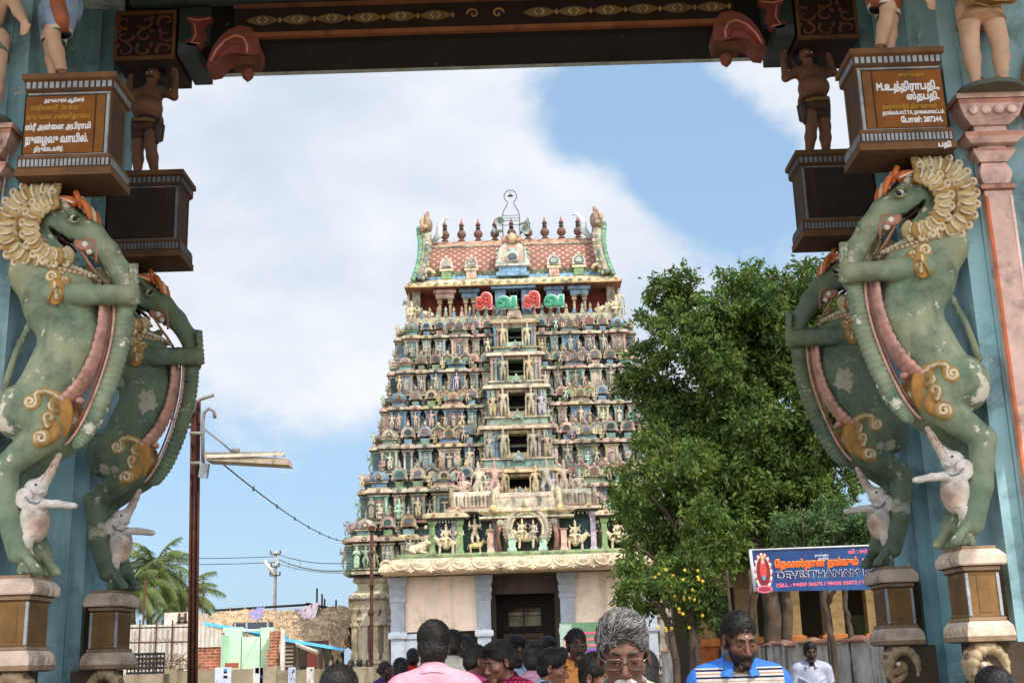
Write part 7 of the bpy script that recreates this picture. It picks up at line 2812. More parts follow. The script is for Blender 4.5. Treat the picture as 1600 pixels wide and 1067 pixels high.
t1 = "ேதவஸ்தான தங்கும் அைறகள்"
bt(t1, .15, .56, .17, W_ * .82, M_yl, .07)
bt(t1, .15, .56, .17, W_ * .82, M_or, .042, .012)
bt("DEVESTHANAM ROOMS", .155, .29, .175, W_ * .84, M_wh, .05, fill=True)
bt("DEVESTHANAM ROOMS", .155, .29, .175, W_ * .84, M_nv, .014, .012, fill=True)
bt("CELL : 94439 36670 / 98430 56072 / 94439 85153 / 7868", .15, .09, .085, W_ * .86, M_pk, .045)
bt("வி : 04364 - 287429", .64, .84, .085, W_ * .3, M_pk, .045)
bt("தருமபுரம் ஆதீனம்", .42, .80, .045, W_ * .09, M_wh, .04)
bt("அருள்மிகு", .44, .72, .045, W_ * .07, M_wh, .04)
# deity panel on the banner: a garlanded figure in an arch
b = MB()
ccx, ccz = x0 + .075 * W_, zb0 + .5 * hB


def disc(cx, cz, rx, rz, yo, c, a0=0, a1=360, n=20):
    po = [(cx + rx * math.cos(R_(a)), cz + rz * math.sin(R_(a))) for a in np.linspace(a0, a1, n)][:-1 if a1 - a0 == 360 else None]
    b.prism(po, YN - yo, YN - yo + .003, c)


disc(ccx, ccz - .04, .16, .33, .004, S(206, 196, 190))
disc(ccx, ccz - .02, .125, .27, .008, S(120, 40, 50))
for i in range(22):
    a = R_(-40 + 260 * i / 21)
    disc(ccx + .15 * math.cos(a), ccz + .3 * math.sin(a), .02, .022, .011, S(226, 222, 214) if i % 2 else S(190, 60, 70), n=8)
disc(ccx, ccz + .02, .06, .17, .012, S(196, 70, 60))
disc(ccx, ccz + .16, .035, .045, .016, S(206, 160, 150))
disc(ccx, ccz + .24, .03, .05, .015, S(196, 170, 110))
disc(ccx, ccz - .13, .035, .04, .016, S(90, 150, 180))
disc(ccx, ccz - .33, .15, .07, .010, S(206, 110, 130))
disc(ccx, ccz - .33, .11, .04, .014, S(150, 50, 70))
b.build('deity_print', M_attr_plain, ban)

wr = wall_strip('compound_wall', [(8.2, 17.5), (6.3, 25), (5.9, 52)], 1.72, .25, M_wall_grey, 'grey stained compound wall with brown capped panels on the right', cap=mat('brown_coping', S(140, 98, 80), .95, .3, 3, dirt=(S(80, 64, 56), .6, 3), bump=.5), pil=1.35)
wr2 = wall_strip('boundary_wall', [(8.2, 17.5), (14, 16.5)], 1.72, .25, M_wall_grey, 'grey boundary wall turning off behind the right pier', pil=1.5)
for k, (t, hh) in enumerate(((.12, .75), (.3, .8), (.42, .7))):
    x, y = 8.2 + (6.3 - 8.2) * t, 17.5 + 7.5 * t
    d = np.array((-1.9, 7.5, 0)) / 7.737
    nrm = np.array((-7.5, -1.9, 0)) / 7.737
    c_ = np.array((x, y, 1.05)) + nrm * .138
    b = MB()
    q = []
    for u, v_ in ((-.42, -.45), (.42, -.45), (.42, .45), (-.42, .45)):
        q.append(c_ + d * u + np.array((0, 0, v_ * hh)))
    q += [p + nrm * .004 for p in q]
    b.add(q, [(3, 2, 1, 0), (4, 5, 6, 7), (0, 1, 5, 4), (1, 2, 6, 5), (2, 3, 7, 6), (3, 0, 4, 7)])
    b.build('poster', M_paper, wr)

# green portrait banner standing at the hall
gb = empty('portrait_banner', (2.9, 52.5, 0), 'green printed banner with a portrait and coloured lines, standing before the hall', 'banner')
b = MB()
a0, a1 = pix(874, 973, 52.5), pix(925, 1030, 52.5)
b.span(a0[0], a1[0] + .6, 52.5, 52.55, .2, a0[2], S(92, 124, 96))
b.span(a0[0], a0[0] + .5, 52.49, 52.499, 1.2, a0[2] - .05, S(150, 170, 160))
po = [(a0[0] + .32 + .2 * math.cos(t), 2.25 + .26 * math.sin(t)) for t in np.linspace(0, 2 * math.pi, 18)[:-1]]
b.prism(po, 52.475, 52.489, S(196, 150, 130))
b.prism([(x, max(z, 2.3) + .05) for x, z in po], 52.47, 52.474, S(30, 26, 26))
b.span(a0[0] + .05, a0[0] + .6, 52.475, 52.489, 1.5, 2.0, S(206, 120, 120))
for i, (z, c) in enumerate(((2.55, S(200, 90, 110)), (2.3, S(200, 100, 120)), (2.05, S(190, 110, 130)), (1.85, S(130, 60, 170)))):
    b.span(a0[0] + .85, a0[0] + 1.7, 52.485, 52.499, z, z + .1, c)
b.build('sheet', M_attr_plain, gb)


# ================================================================== people in the crowd
def skinmat(name, c):
    return mat(name, c, .5, .16, 18, dirt=(tuple(a * .6 for a in c), .5, 22), bump=.2, bscale=150, spec=.4)


SK_D = skinmat('deep_brown_skin', S(72, 47, 37))
SK_M = skinmat('brown_skin', S(98, 63, 47))
SK_L = skinmat('light_brown_skin', S(124, 83, 63))
M_hair = mat('black_hair', S(20, 17, 16), .45, .25, 30, bump=.3, bscale=90, spec=.4)
M_hair_grey = mat('grey_hair', S(76, 73, 72), .5, .4, 22, col2=S(40, 38, 38), bump=.3, bscale=90, spec=.4)
M_hair_white = mat('white_whiskers', S(196, 192, 188), .6, .15, 30, bump=.2, bscale=90)
M_eye = mat('eye_white', 'attr', .25, 0, 5, bump=0, spec=.5)
M_frame = mat('spectacle_frame', S(120, 112, 104), .3, 0, 5, bump=0, metal=.8)
M_lens = bpy.data.materials.new('spectacle_lens')
M_lens.use_nodes = True
_p = M_lens.node_tree.nodes['Principled BSDF']
_p.inputs['Transmission Weight'].default_value = 1
_p.inputs['Roughness'].default_value = .02
_p.inputs['IOR'].default_value = 1.12


def cloth(name, c, **k):
    return mat(name, c, .85, k.pop('var', .16), 9, dirt=(tuple(a * .7 for a in c) if not callable(c) else S(60, 60, 70), .5 if not callable(c) else .12, 6), bump=.55, bscale=20, spec=.15, **k)


def stripes(c):
    N, L, tc = c['N'], c['L'], c['tc']
    sp = N.new('ShaderNodeSeparateXYZ')
    L.new(tc.outputs['Object'], sp.inputs[0])
    mr = N.new('ShaderNodeMapRange')
    mr.inputs['From Min'].default_value = 1.0
    mr.inputs['From Max'].default_value = 1.6
    L.new(sp.outputs[2], mr.inputs['Value'])
    r = N.new('ShaderNodeValToRGB')
    r.color_ramp.interpolation = 'CONSTANT'
    bl, nv, gy, tn = S(58, 112, 196), S(26, 32, 56), S(176, 174, 172), S(160, 124, 96)
    stops = [(0, bl), (.40, gy), (.60, nv), (.63, gy), (.67, tn), (.69, gy), (.72, nv), (.745, gy), (.77, tn), (.78, gy), (.80, nv), (.815, gy), (.832, tn), (.842, gy), (.856, nv), (.872, gy), (.884, bl)]
    el = r.color_ramp.elements
    el[0].position, el[0].color = 0, (*bl, 1)
    el[1].position, el[1].color = stops[1][0], (*stops[1][1], 1)
    for p, q in stops[2:]:
        e = el.new(p)
        e.color = (*q, 1)
    L.new(mr.outputs[0], r.inputs[0])
    # blue sleeves beyond the shoulder seam
    ab = N.new('ShaderNodeMath')
    ab.operation = 'ABSOLUTE'
    L.new(sp.outputs[0], ab.inputs[0])
    gt = N.new('ShaderNodeMath')
    gt.operation = 'GREATER_THAN'
    gt.inputs[1].default_value = .215
    L.new(ab.outputs[0], gt.inputs[0])
    return c['mix'](gt.outputs[0], r.outputs[0], bl)


def checks(c1, c2, c3, size):
    def f(c):
        N, L, tc = c['N'], c['L'], c['tc']
        sp = N.new('ShaderNodeSeparateXYZ')
        L.new(tc.outputs['Object'], sp.inputs[0])
        outs = []
        for i in (0, 2):
            m = N.new('ShaderNodeMath')
            m.operation = 'MULTIPLY'
            m.inputs[1].default_value = 1 / size
            L.new(sp.outputs[i], m.inputs[0])
            fr = N.new('ShaderNodeMath')
            fr.operation = 'FRACT'
            L.new(m.outputs[0], fr.inputs[0])
            lt = N.new('ShaderNodeMath')
            lt.operation = 'LESS_THAN'
            lt.inputs[1].default_value = .42
            L.new(fr.outputs[0], lt.inputs[0])
            outs.append(lt.outputs[0])
        x = c['mix'](outs[0], c1, c2)
        a = N.new('ShaderNodeMath')
        a.operation = 'MULTIPLY'
        L.new(outs[0], a.inputs[0])
        L.new(outs[1], a.inputs[1])
        x2 = c['mix'](outs[1], x, c2)
        return c['mix'](a.outputs[0], x2, c3)
    return f


M_trouser = cloth('dark_trousers', S(52, 50, 56))
M_dhoti = cloth('white_dhoti', S(206, 202, 192))
PEOPLE_N = [0]


def person(px, ptop, d, face, label, shirt, skin=SK_M, hair='short', hmat=None, yaw=0, pitch=0, fine=True, glasses=False, mous=None, beard=False, mark=None, sari=None, tilt=0, collar=None, fat=1.0, strands=260, lower=None, kid=False, group=None, placket=None, hmax=1.86):
    topz = pix(px, ptop, d)[2]
    h = min(hmax, max(1.2 if kid else 1.5, topz))
    k = h / 1.72
    x0 = pix(px, ptop + 20, d)[0]
    root = empty('person', (x0, d, 0), label, 'person', group)
    root.rotation_euler = (0, 0, R_(face))
    hs = 1.06 if kid else 1.0
    rng = np.random.default_rng(int(px * 7 + ptop))
    HC = np.array((0, -.012, 1.603))
    PV = np.array((0, .03, -.115))
    RH = rotm(rz=R_(yaw)) @ rotm(rx=R_(pitch)) @ rotm(ry=R_(tilt))

    def hp(x, y, z):
        return (HC + PV + RH @ (np.array((x, y, z)) * hs - PV))

    def dens(lo, hi, a, b, f, c):
        return np.concatenate([np.arange(lo, a, c), np.arange(a, b, f), np.arange(b, hi, c)])
    fh, ch = (.0055, .015) if fine else (.01, .02)

    def grid(zlo=-.04, zhi=1.78, zf=1.42):
        return [dens(-.42, .42, -.12, .12, fh, ch), dens(-.3, .26, -.18, .15, fh, ch), dens(zlo, zhi, zf, zhi, fh, ch)]

    def torso(s, o=0.0):
        s.ell((0, .0, 1.24), (.158 * fat + o, .1 * fat + o, .22 + o), .05)
        s.ell((0, -.02 * fat, 1.03), (.15 * fat + o, .112 * fat + o, .2), .05)
        s.ell((0, 0, .9), (.16 * fat + o, .115 * fat + o, .12 + o), .05)
        s.cap((-.15, .01, 1.395), (.15, .01, 1.395), .058 + o, .058 + o, .05)
        for sg in (-1, 1):
            s.cap((0, .025, 1.475), (sg * .15, .015, 1.415), .042 + o, .05 + o, .04)
    s = SDF(None, None, fh, grid())
    torso(s)
    for sg in (-1, 1):
        s.cap((sg * .185, .01, 1.39), (sg * .225, .025, 1.11), .05, .04, .03)
        s.cap((sg * .225, .025, 1.11), (sg * .235, -.04, .87), .04, .027, .02)
        hand(s, (sg * .235, -.04, .87), (0, -.06, -1), (-sg, -.2, 0), .18, .25, sg)
        s.cap((sg * .085, 0, .88), (sg * .095, -.015, .48), .082, .054, .03)
        s.cap((sg * .095, -.015, .48), (sg * .095, .02, .09), .052, .038, .03)
        s.cap((sg * .095, .02, .04), (sg * .11, -.13, .025), .04, .03, .02)
    # neck and head
    s.cap((0, .02, 1.40), hp(0, .025, -.05), .058, .05, .025)
    E = lambda c, r, kk=.012, sub=False: s.ell(hp(*c), np.array(r) * hs, kk * hs, RH, sub)
    Cp = lambda a, b, r1, r2, kk=.008, sub=False: s.cap(hp(*a), hp(*b), r1 * hs, r2 * hs, kk * hs, sub)
    E((0, .018, .045), (.074, .094, .082), .01)
    E((0, -.03, -.022), (.061, .066, .078), .02)
    E((0, -.045, -.068), (.044, .05, .042), .02)
    Cp((-.012, -.082, -.1), (.012, -.082, -.1), .02, .02, .014)
    Cp((-.034, -.078, .022), (.034, -.078, .022), .014, .014, .012)
    for sg in (-1, 1):
        E((sg * .04, -.062, -.026), (.026, .026, .024), .014)
        E((sg * .03, -.104, .001), (.019, .022, .0125), .008, True)
        E((sg * .03, -.077, .0), (.0135, .0125, .012), .002)
        E((sg * .03, -.0785, .0045 if pitch < 12 else -.0005), (.0158, .0138, .0105 if pitch < 12 else .0125), .002)
        E((sg * .014, -.101, -.042), (.0095, .012, .009), .005)
        s.ell(hp(sg * .076, .008, -.008), (.011 * hs, .02 * hs, .032 * hs), .006, RH @ rotm(rz=sg * .35))
        s.ell(hp(sg * .084, .0, -.006), (.008 * hs, .011 * hs, .02 * hs), .004, RH @ rotm(rz=sg * .35), True)
    Cp((0, -.09, .006), (0, -.113, -.034), .0085, .0125, .007)
    E((0, -.114, -.04), (.0115, .011, .0095), .006)
    Cp((-.02, -.09, -.066), (.02, -.09, -.066), .0075, .0075, .005)
    Cp((-.017, -.089, -.078), (.017, -.089, -.078), .0085, .0085, .005)
    Cp((-.024, -.1, -.0715), (.024, -.1, -.0715), .0018, .0018, .002, True)
    if hmat is M_hair_grey:
        for zf in (.045, .058, .071):
            Cp((-.036, -.083 + (zf - .045) * .5, zf), (0, -.0885 + (zf - .045) * .45, zf + .003), .0022, .0022, .003, True)
            Cp((0, -.0885 + (zf - .045) * .45, zf + .003), (.036, -.083 + (zf - .045) * .5, zf), .0022, .0022, .003, True)
    V, Fc = s.mesh()

    def put(name, V, F, m, cols=None, smooth=True, parent=root):
        me = mkmesh(name, np.asarray(V) * k, F, m, cols, smooth)
        return link_mesh(name, me, parent)
    put('body', V, Fc, skin)
    # shirt
    if shirt is not None:
        g = [dens(-.42, .42, -.25, .25, .009 if fine else .018, .02), dens(-.3, .26, -.17, .15, .009 if fine else .018, .02), np.arange(.74, 1.62, .009 if fine else .018)]
        q = SDF(None, None, .009, g)
        torso(q, .013)
        for sg in (-1, 1):
            q.cap((sg * .185, .01, 1.385), (sg * .212, .02, 1.2), .068, .066, .03)
            for zz in (1.3, 1.18, 1.05):      # folds
                q.cap((sg * .16, -.07, zz), (sg * .04, -.108 - .01 * rng.random(), zz - .05 - .03 * rng.random()), .008, .005, .02)
                q.cap((sg * .15, .07, zz + .04), (sg * .03, .1, zz - .04 - .05 * rng.random()), .008, .005, .02)
        q.half(2, .82 if not sari else 1.02, False)
        q.cap((0, -.0, 1.44), (0, -.02, 1.75), .064, .075, .008, True)
        q.cap((0, -.115, 1.50), (0, -.12, 1.40), .035, .012, .01, True)
        for sg in (-1, 1):
            q.cap((sg * .216, .022, 1.165), (sg * .25, .04, .9), .085, .085, .002, True)
        v, f = q.mesh()
        so = put('shirt', v, f, shirt)
        if collar is not None:
            rows, n = [], 30
            for (r, z, dz) in ((.062, 1.462, .03), (.064, 1.508, .022), (.068, 1.512, .022), (.095, 1.472, .012)):
                row = []
                for i in range(n + 1):
                    a = R_(-90) + R_(22) + R_(316) * i / n
                    back = (math.sin(a) + 1) / 2
                    rr_ = r * (1.0 + .25 * (1 - back) * (r > .09))
                    row.append((rr_ * 1.04 * math.cos(a), .008 + rr_ * math.sin(a) * (.92 + .2 * (1 - back)), z + dz * back - .028 * (1 - back) * (2 if r > .09 else 1)))
                rows.append(row)
            vv = [p for row in rows for p in row]
            ff = [(j * (n + 1) + i, j * (n + 1) + i + 1, (j + 1) * (n + 1) + i + 1, (j + 1) * (n + 1) + i) for j in range(3) for i in range(n)]
            put('collar', vv, ff, collar, parent=so)
        if placket is not None:
            XS, YS, ZS = q.ax
            pts = []
            for z in np.arange(.86, 1.44, .03):
                i, kk = np.searchsorted(XS, .0), np.searchsorted(ZS, z)
                c_ = np.where(q.F[i, :, kk] < 0)[0]
                if len(c_):
                    pts.append((0, YS[c_[0]] - .001, z))
            b = MB()
            b.tube(pts, .012, 6, (.5, .5, .5), flat=.3)
            for p in pts[2::3]:
                b.ball(p[0], p[1] - .006, p[2], .006, .003, .006, n=8, m=4)
            put('placket', np.concatenate(b.v), b.f, placket, parent=so)
    # trousers, dhoti or sari
    lw = lower or M_trouser
    q = SDF(None, None, .016, [np.arange(-.42, .42, .016), np.arange(-.3, .3, .016), np.arange(.02, 1.56, .016)])
    if sari is None:
        q.ell((0, 0, .9), (.172 * fat, .126 * fat, .13), .03)
        q.cap((0, 0, .9), (0, -.01, .97), .13 * fat, .14 * fat, .03)
        for sg in (-1, 1):
            q.cap((sg * .085, 0, .86), (sg * .1, .0, .1), .1, .075 if lw is M_trouser else .1, .03)
        q.half(2, .075, False)
        q.half(2, .99, True)
        v, f = q.mesh()
        put('trousers' if lw is M_trouser else 'dhoti', v, f, lw)
    else:
        q.cap((0, 0, .98), (0, 0, .1), .16, .23, .03)
        q.chain([(-.1, -.11, .95), (.02, -.13, 1.15), (.15, -.08, 1.38), (.16, .06, 1.43), (.1, .13, 1.25), (.05, .15, .9)], [.07, .075, .055, .05, .075, .08], .04)
        q.half(2, .05, False)
        v, f = q.mesh()
        put('sari', v, f, sari)
    # hair
    hm = hmat or M_hair
    q = SDF(None, None, .006, [np.arange(-.15, .15, .006 if fine else .01), np.arange(-.2, .22, .006 if fine else .01), np.arange(1.36, 1.8, .006 if fine else .01)])
    vol = {'short': .0, 'crop': -.002, 'wavy': .003, 'thick': .004, 'bun': .0, 'plait': .002, 'boy': .004}[hair]
    q.ell(hp(0, .02, .05), (np.array((.0775, .0985, .0855)) + vol) * hs, 0, RH)
    q.ell(hp(0, .05, -.01), (np.array((.071, .062, .07)) + vol) * hs, .02, RH)
    if hair in ('wavy', 'thick', 'boy'):
        q.ell(hp(.012, -.035, .105), np.array((.062, .052, .03)) * hs, .02, RH)
    q.ell(hp(0, -.14, -.022 if hair != 'wavy' else -.012), np.array((.084, .108, .112)) * hs, .01, RH, True)
    q.ell(hp(0, -.06, -.19), np.array((.2, .2, .12)) * hs, .01, RH, True)
    for sg in (-1, 1):
        q.ell(hp(sg * .088, -.006, -.012), np.array((.02, .03, .042)) * hs, .006, RH, True)
    if hair == 'bun':
        q.ell(hp(0, .12, .0), (.045, .04, .045), .015, RH)
    if hair == 'plait':
        q.chain([hp(0, .1, .0), (0, .12, 1.45), (0, .135, 1.38)], [.04, .035, .03], .02)
    v, f = q.mesh()
    v = v + rng.normal(0, .0011, v.shape)
    ho = put('hair', v, f, hm)
    if strands:
        b = MB()
        HX, HY_, HZ = q.ax

        def inhair(p):
            i, j_, kk = (int(np.clip(np.searchsorted(A_, p[n_]), 0, len(A_) - 1)) for n_, A_ in enumerate((HX, HY_, HZ)))
            return q.F[i, j_, kk]
        grey = hmat is M_hair_grey
        n_try = int(strands * (4.5 if fine else 1.5))
        for i in range(n_try):
            dv = rng.normal(size=3)
            dv[2] = abs(dv[2]) - .25
            dv /= np.linalg.norm(dv)
            r0 = np.array((.0775, .0985, .0855)) + vol
            def surf(cc):
                """just outside the hair along a direction from the crown's middle"""
                f_ = .92
                while f_ < 1.5 and inhair(hp(*(np.array((0, .02, .05)) + cc * r0 * f_))) < 0:
                    f_ += .03
                return f_
            if surf(dv) <= .92:
                continue
            sweep = np.array((.6, .8, .05)) if hair in ('wavy', 'thick', 'boy') else np.array((.2, .5, -.5))
            if hair == 'boy':
                sweep = np.array((-.2, -.5, -.5)) if dv[1] < .2 else np.array((.1, .4, -.7))
            tang = sweep + rng.normal(0, .25, 3)
            L_ = rng.uniform(.03, .06) * (1.9 if hair == 'wavy' else 1.3 if hair in ('thick', 'boy') else .5 if hair == 'crop' else .8)
            ph, wv = rng.uniform(0, 6.3), (.045 if hair == 'wavy' else .02)
            side = np.cross(tang, dv)
            pts, cur = [], dv.copy()
            lift = rng.uniform(1.0, 1.05 if hair in ('wavy', 'thick') else 1.025)
            for j_ in range(8):
                u_ = j_ / 7
                cc = cur + side * wv * math.sin(ph + u_ * 7)
                pts.append(hp(*(np.array((0, .02, .05)) + cc * r0 * (max(.99, surf(cc)) - .01 + (lift - 1) * math.sin(u_ * 2.8)))))
                cur = cur + tang * L_ / .09 / 7
                cur /= np.linalg.norm(cur)
            w_ = .0015 if grey else .0011
            if grey:
                g_ = rng.random()
                col = S(140, 136, 132) if g_ > .66 else S(96, 92, 90) if g_ > .33 else S(52, 49, 48)
            else:
                g_ = rng.uniform(.6, 1.7)
                col = tuple(a * g_ for a in S(26, 22, 20))
            b.tube(pts, [w_ * f_ for f_ in (.5, .9, 1, 1, .95, .8, .55, .2)], 4, col)
        if b.v:
            put('locks', np.concatenate(b.v), b.f, M_locks, b.c, parent=ho)
    if fine:
        for sg in (-1, 1):
            b = MB()
            p = hp(sg * .03, -.0795, -.001)
            b.ball(*p, .0106 * hs, c=S(140, 128, 120), n=12, m=9)
            p2 = p + RH @ np.array((0, -.0085, -.002)) * hs
            b.ball(*p2, .0052 * hs, .0042 * hs, .0052 * hs, S(24, 16, 14), 9, 6)
            put('eye', np.concatenate(b.v), b.f, M_eye, b.c)
            b = MB()
            b.tube([hp(sg * .012, -.094, .022), hp(sg * .028, -.095, .029), hp(sg * .05, -.078, .023)], [.004, .005, .002], 6)
            put('eyebrow', np.concatenate(b.v), b.f, hm)
    if mous is not None:
        b = MB()
        for sg in (-1, 1):
            for j in range(5):
                b.tube([hp(sg * .001, -.104, -.052 - .002 * j), hp(sg * .018, -.101, -.056 - .003 * j), hp(sg * .034, -.088, -.064 - .003 * j)], [.0055, .006, .002], 6)
        put('moustache', np.concatenate(b.v), b.f, mous)
    if beard:
        q = SDF(None, None, .005, [np.arange(-.12, .12, .005), np.arange(-.2, .12, .005), np.arange(1.38, 1.62, .005)])
        q.ell(hp(0, -.03, -.024), np.array((.0645, .0685, .081)) * hs, 0, RH)
        q.ell(hp(0, -.045, -.07), np.array((.049, .056, .049)) * hs, .02, RH)
        q.ell(hp(0, -.085, -.1), np.array((.024, .022, .022)) * hs, .02, RH)
        q.ell(hp(0, -.08, .012), np.array((.06, .1, .058)) * hs, .01, RH, True)
        q.ell(hp(0, .05, .03), np.array((.2, .075, .1)) * hs, .01, RH, True)
        q.ell(hp(0, -.1, -.068), np.array((.026, .03, .015)) * hs, .006, RH, True)
        v, f = q.mesh()
        put('beard', v + rng.normal(0, .0012, v.shape), f, M_hair)
    if mark is not None:
        b = MB()
        b.ball(*hp(0, -.0855, .04), .0042, .003, .0045, n=8, m=5)
        put('forehead_mark', np.concatenate(b.v), b.f, mark)
    if glasses:
        b = MB()
        t = np.linspace(0, 2 * math.pi, 25)
        for sg in (-1, 1):
            b.tube([hp(sg * .033 + .024 * math.copysign(abs(math.cos(a)) ** .6, math.cos(a)), -.108 + .004 * abs(math.cos(a)), -.004 + .0155 * math.copysign(abs(math.sin(a)) ** .6, math.sin(a))) for a in t], .0022, 6)
            b.tube([hp(sg * .057, -.104, .002), hp(sg * .074, -.06, .004), hp(sg * .08, .01, .006)], .0022, 6)
        b.tube([hp(-.009, -.108, -.001), hp(0, -.112, .002), hp(.009, -.108, -.001)], .0022, 6)
        go = put('spectacles', np.concatenate(b.v), b.f, M_frame)
        for sg in (-1, 1):
            po = [hp(sg * .033 + .0235 * math.copysign(abs(math.cos(a)) ** .6, math.cos(a)), y_, -.004 + .015 * math.copysign(abs(math.sin(a)) ** .6, math.sin(a))) for y_ in (-.109, -.1075) for a in t[:-1]]
            put('lens', po, [tuple(range(24)), tuple(range(47, 23, -1))] + [(i, 24 + i, 24 + (i + 1) % 24, (i + 1) % 24) for i in range(24)], M_lens, parent=go, smooth=False)
    return root


M_locks = mat('hair_locks', 'attr', .4, .15, 40, bump=0, spec=.45)
M_hair_greyl = mat('pale_grey_locks', S(158, 154, 150), .45, .35, 40, col2=S(92, 88, 86), bump=0, spec=.4)
M_white_mark = mat('sacred_ash', S(226, 220, 210), .9, 0, 5, bump=0)
M_red_mark = mat('vermilion_mark', S(190, 60, 40), .9, 0, 5, bump=0)
c_pinkw = cloth('pale_pink_white_shirt', S(206, 152, 168))
c_white = cloth('white_shirt', S(196, 194, 182))
c_pink = cloth('bright_pink_shirt', S(190, 76, 134))
c_maroon = cloth('maroon_checked_shirt', checks(S(150, 28, 60), S(74, 16, 44), S(40, 12, 32), .03))
c_lblue = cloth('pale_blue_shirt', S(166, 184, 214))
c_lpink = cloth('light_pink_shirt', S(196, 146, 172))
c_orange = cloth('peach_orange_shirt', S(206, 136, 76))
c_orange2 = cloth('orange_cloth', S(216, 116, 52))
c_navy = cloth('navy_shirt', S(44, 48, 92))
c_red = cloth('red_shirt', S(190, 36, 34))
c_purple = cloth('purple_sari', S(72, 52, 110), var=.2)
c_green = cloth('olive_sari', S(120, 116, 76), var=.2)
c_teal = cloth('teal_sari', S(46, 140, 130), var=.2)
c_wlilac = cloth('bluish_white_shirt', S(180, 184, 206))
c_grey = cloth('grey_shirt', S(120, 118, 116))
c_polo = cloth('striped_polo', stripes, var=.06)
c_blue = cloth('blue_collar_cloth', S(58, 112, 196))
G_ = 'people in the crowd before the temple'
person(972, 958, 4.05, -6, 'old man with wavy grey hair, white moustache and spectacles looking down, nearest in the crowd', c_white, SK_M, 'wavy', M_hair_grey, 2, 14, glasses=True, mous=M_hair_white, collar=c_white, strands=900, group=G_, lower=M_dhoti)
person(1148, 955, 6.30, -2, 'bearded man in a blue striped polo shirt looking down, in front of the banner', c_polo, SK_M, 'crop', None, 12, 18, mous=M_hair, beard=True, mark=M_white_mark, collar=c_blue, strands=500, group=G_, fat=1.08)
person(677, 974, 6.64, 178, 'broad man seen from behind in a pale pink shirt with collar', c_pinkw, SK_D, 'thick', None, 0, 4, collar=c_pinkw, strands=700, group=G_, fat=1.1)
person(527, 1041, 4.90, 178, 'person at the bottom left of whom only a black crown of hair shows', c_grey, SK_D, 'short', None, 0, 12, fine=True, strands=500, group=G_)
person(1556, 1052, 5.60, -150, 'person below the right pedestals of whom only dark hair shows', c_grey, SK_D, 'short', None, 0, 6, strands=300, group=G_)
person(707, 986, 10.98, 172, 'man seen from behind in a cream white shirt, beside the broad pink shirted man', c_white, SK_D, 'short', None, -12, 0, collar=c_white, strands=250, group=G_)
person(727, 988, 13.41, 176, 'dark haired man from behind in a navy shirt, right of the cream shirt', c_navy, SK_D, 'short', None, -8, 2, fine=False, collar=c_navy, strands=200, group=G_)
person(740, 1008, 9.70, 122, 'man in a bright pink shirt turned to the right, back half to the viewer', c_pink, SK_M, 'crop', None, -6, 6, collar=c_pink, strands=250, group=G_)
person(789, 1002, 8.18, -38, 'young man in a maroon checked shirt looking down to the left', c_maroon, SK_M, 'thick', None, -18, 16, collar=c_maroon, strands=500, group=G_)
person(760, 1027, 10.98, 10, 'girl with parted dark hair between the pink shirt and the maroon checks', c_purple, SK_D, 'bun', None, 0, 18, fine=False, sari=c_purple, strands=160, group=G_, kid=True)
person(757, 1012, 13.41, 165, 'dark haired person just visible behind the girl and the maroon checks', c_grey, SK_D, 'short', None, 0, 0, fine=False, strands=120, group=G_)
person(806, 994, 12.25, 12, 'bearded man with a forehead mark in a pale blue shirt looking down', c_lblue, SK_D, 'thick', None, 4, 16, mous=M_hair, beard=True, mark=M_white_mark, collar=c_lblue, strands=250, group=G_)
person(834, 1007, 9.45, 160, 'man from behind in a light pink shirt next to the boy', c_lpink, SK_D, 'short', None, -6, 4, collar=c_lpink, strands=250, group=G_)
person(856, 1015, 8.60, 84, 'boy with black hair in profile facing right beside the grey haired man', c_navy, SK_L, 'boy', None, -6, 12, strands=600, group=G_, collar=c_lblue)
person(853, 994, 14.68, 18, 'dark haired man with head bowed, behind the boy', c_grey, SK_D, 'thick', None, 10, 20, fine=False, strands=160, group=G_)
person(900, 984, 10.47, 6, 'man in a peach orange shirt with spectacles and a moustache facing the camera', c_orange, SK_D, 'short', None, 4, 3, glasses=True, mous=M_hair, mark=M_red_mark, collar=c_orange, placket=c_orange, strands=300, group=G_)
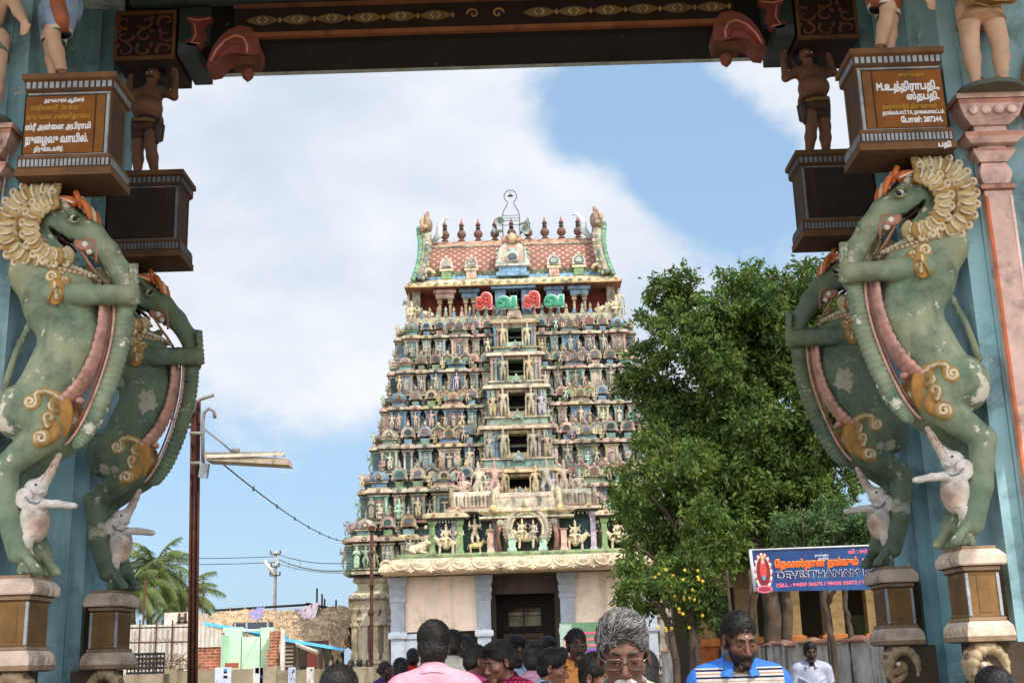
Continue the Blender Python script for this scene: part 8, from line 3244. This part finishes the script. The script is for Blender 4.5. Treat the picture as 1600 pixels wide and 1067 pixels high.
person(926, 1024, 6.90, 20, 'child with ruffled dark hair in front of the peach orange shirt', c_grey, SK_L, 'boy', None, 30, 10, strands=400, group=G_, kid=True)
person(1003, 1010, 5.40, 176, 'person in an orange cloth mostly hidden behind the grey haired man', c_orange2, SK_D, 'short', None, 0, 8, fine=False, strands=150, group=G_, hmax=1.62, fat=1.12, lower=M_dhoti)
person(1266, 1003, 15.50, -8, 'man in a bluish white shirt standing alone by the right wall', c_wlilac, SK_D, 'short', None, 6, 6, mous=M_hair, collar=c_wlilac, placket=c_wlilac, strands=200, group=G_)
person(601, 1034, 17.00, 60, 'woman in a purple sari turned right, at the left edge of the crowd', c_purple, SK_D, 'bun', None, 0, 4, fine=False, sari=c_purple, strands=100, group=G_)
person(612, 1040, 19.00, 30, 'woman in a teal sari just behind the purple sari', c_teal, SK_D, 'bun', None, 0, 0, fine=False, sari=c_teal, strands=80, group=G_)
person(626, 1029, 12.50, 170, 'woman from behind in an olive sari with tied hair', c_green, SK_D, 'plait', None, 0, 2, fine=False, sari=c_green, strands=120, group=G_)
person(645, 1014, 16.00, 175, 'person from behind in a red shirt left of the broad pink shirted man', c_red, SK_D, 'short', None, 0, 0, fine=False, collar=c_red, strands=100, group=G_)
person(878, 1012, 15.00, 8, 'dark haired man in a grey shirt far back under the portrait banner', c_grey, SK_D, 'short', None, 0, 6, fine=False, mous=M_hair, collar=c_grey, strands=100, group=G_)
person(868, 1018, 18.00, -12, 'woman in an orange sari far back between the boy and the spectacled man', c_orange2, SK_D, 'bun', None, 0, 6, fine=False, sari=c_orange2, strands=80, group=G_)
person(562, 1030, 36.00, 160, 'distant person in white near the foot of the granite base', c_white, SK_D, 'short', None, 0, 0, fine=False, strands=0, group=G_)
person(575, 1031, 38.00, 20, 'distant person in pale blue beside the steel pole', c_lblue, SK_D, 'short', None, 0, 0, fine=False, strands=0, group=G_)
person(548, 1031, 37.00, -40, 'distant person in a dark shirt at the left end of the granite base', c_navy, SK_D, 'short', None, 0, 0, fine=False, strands=0, group=G_)
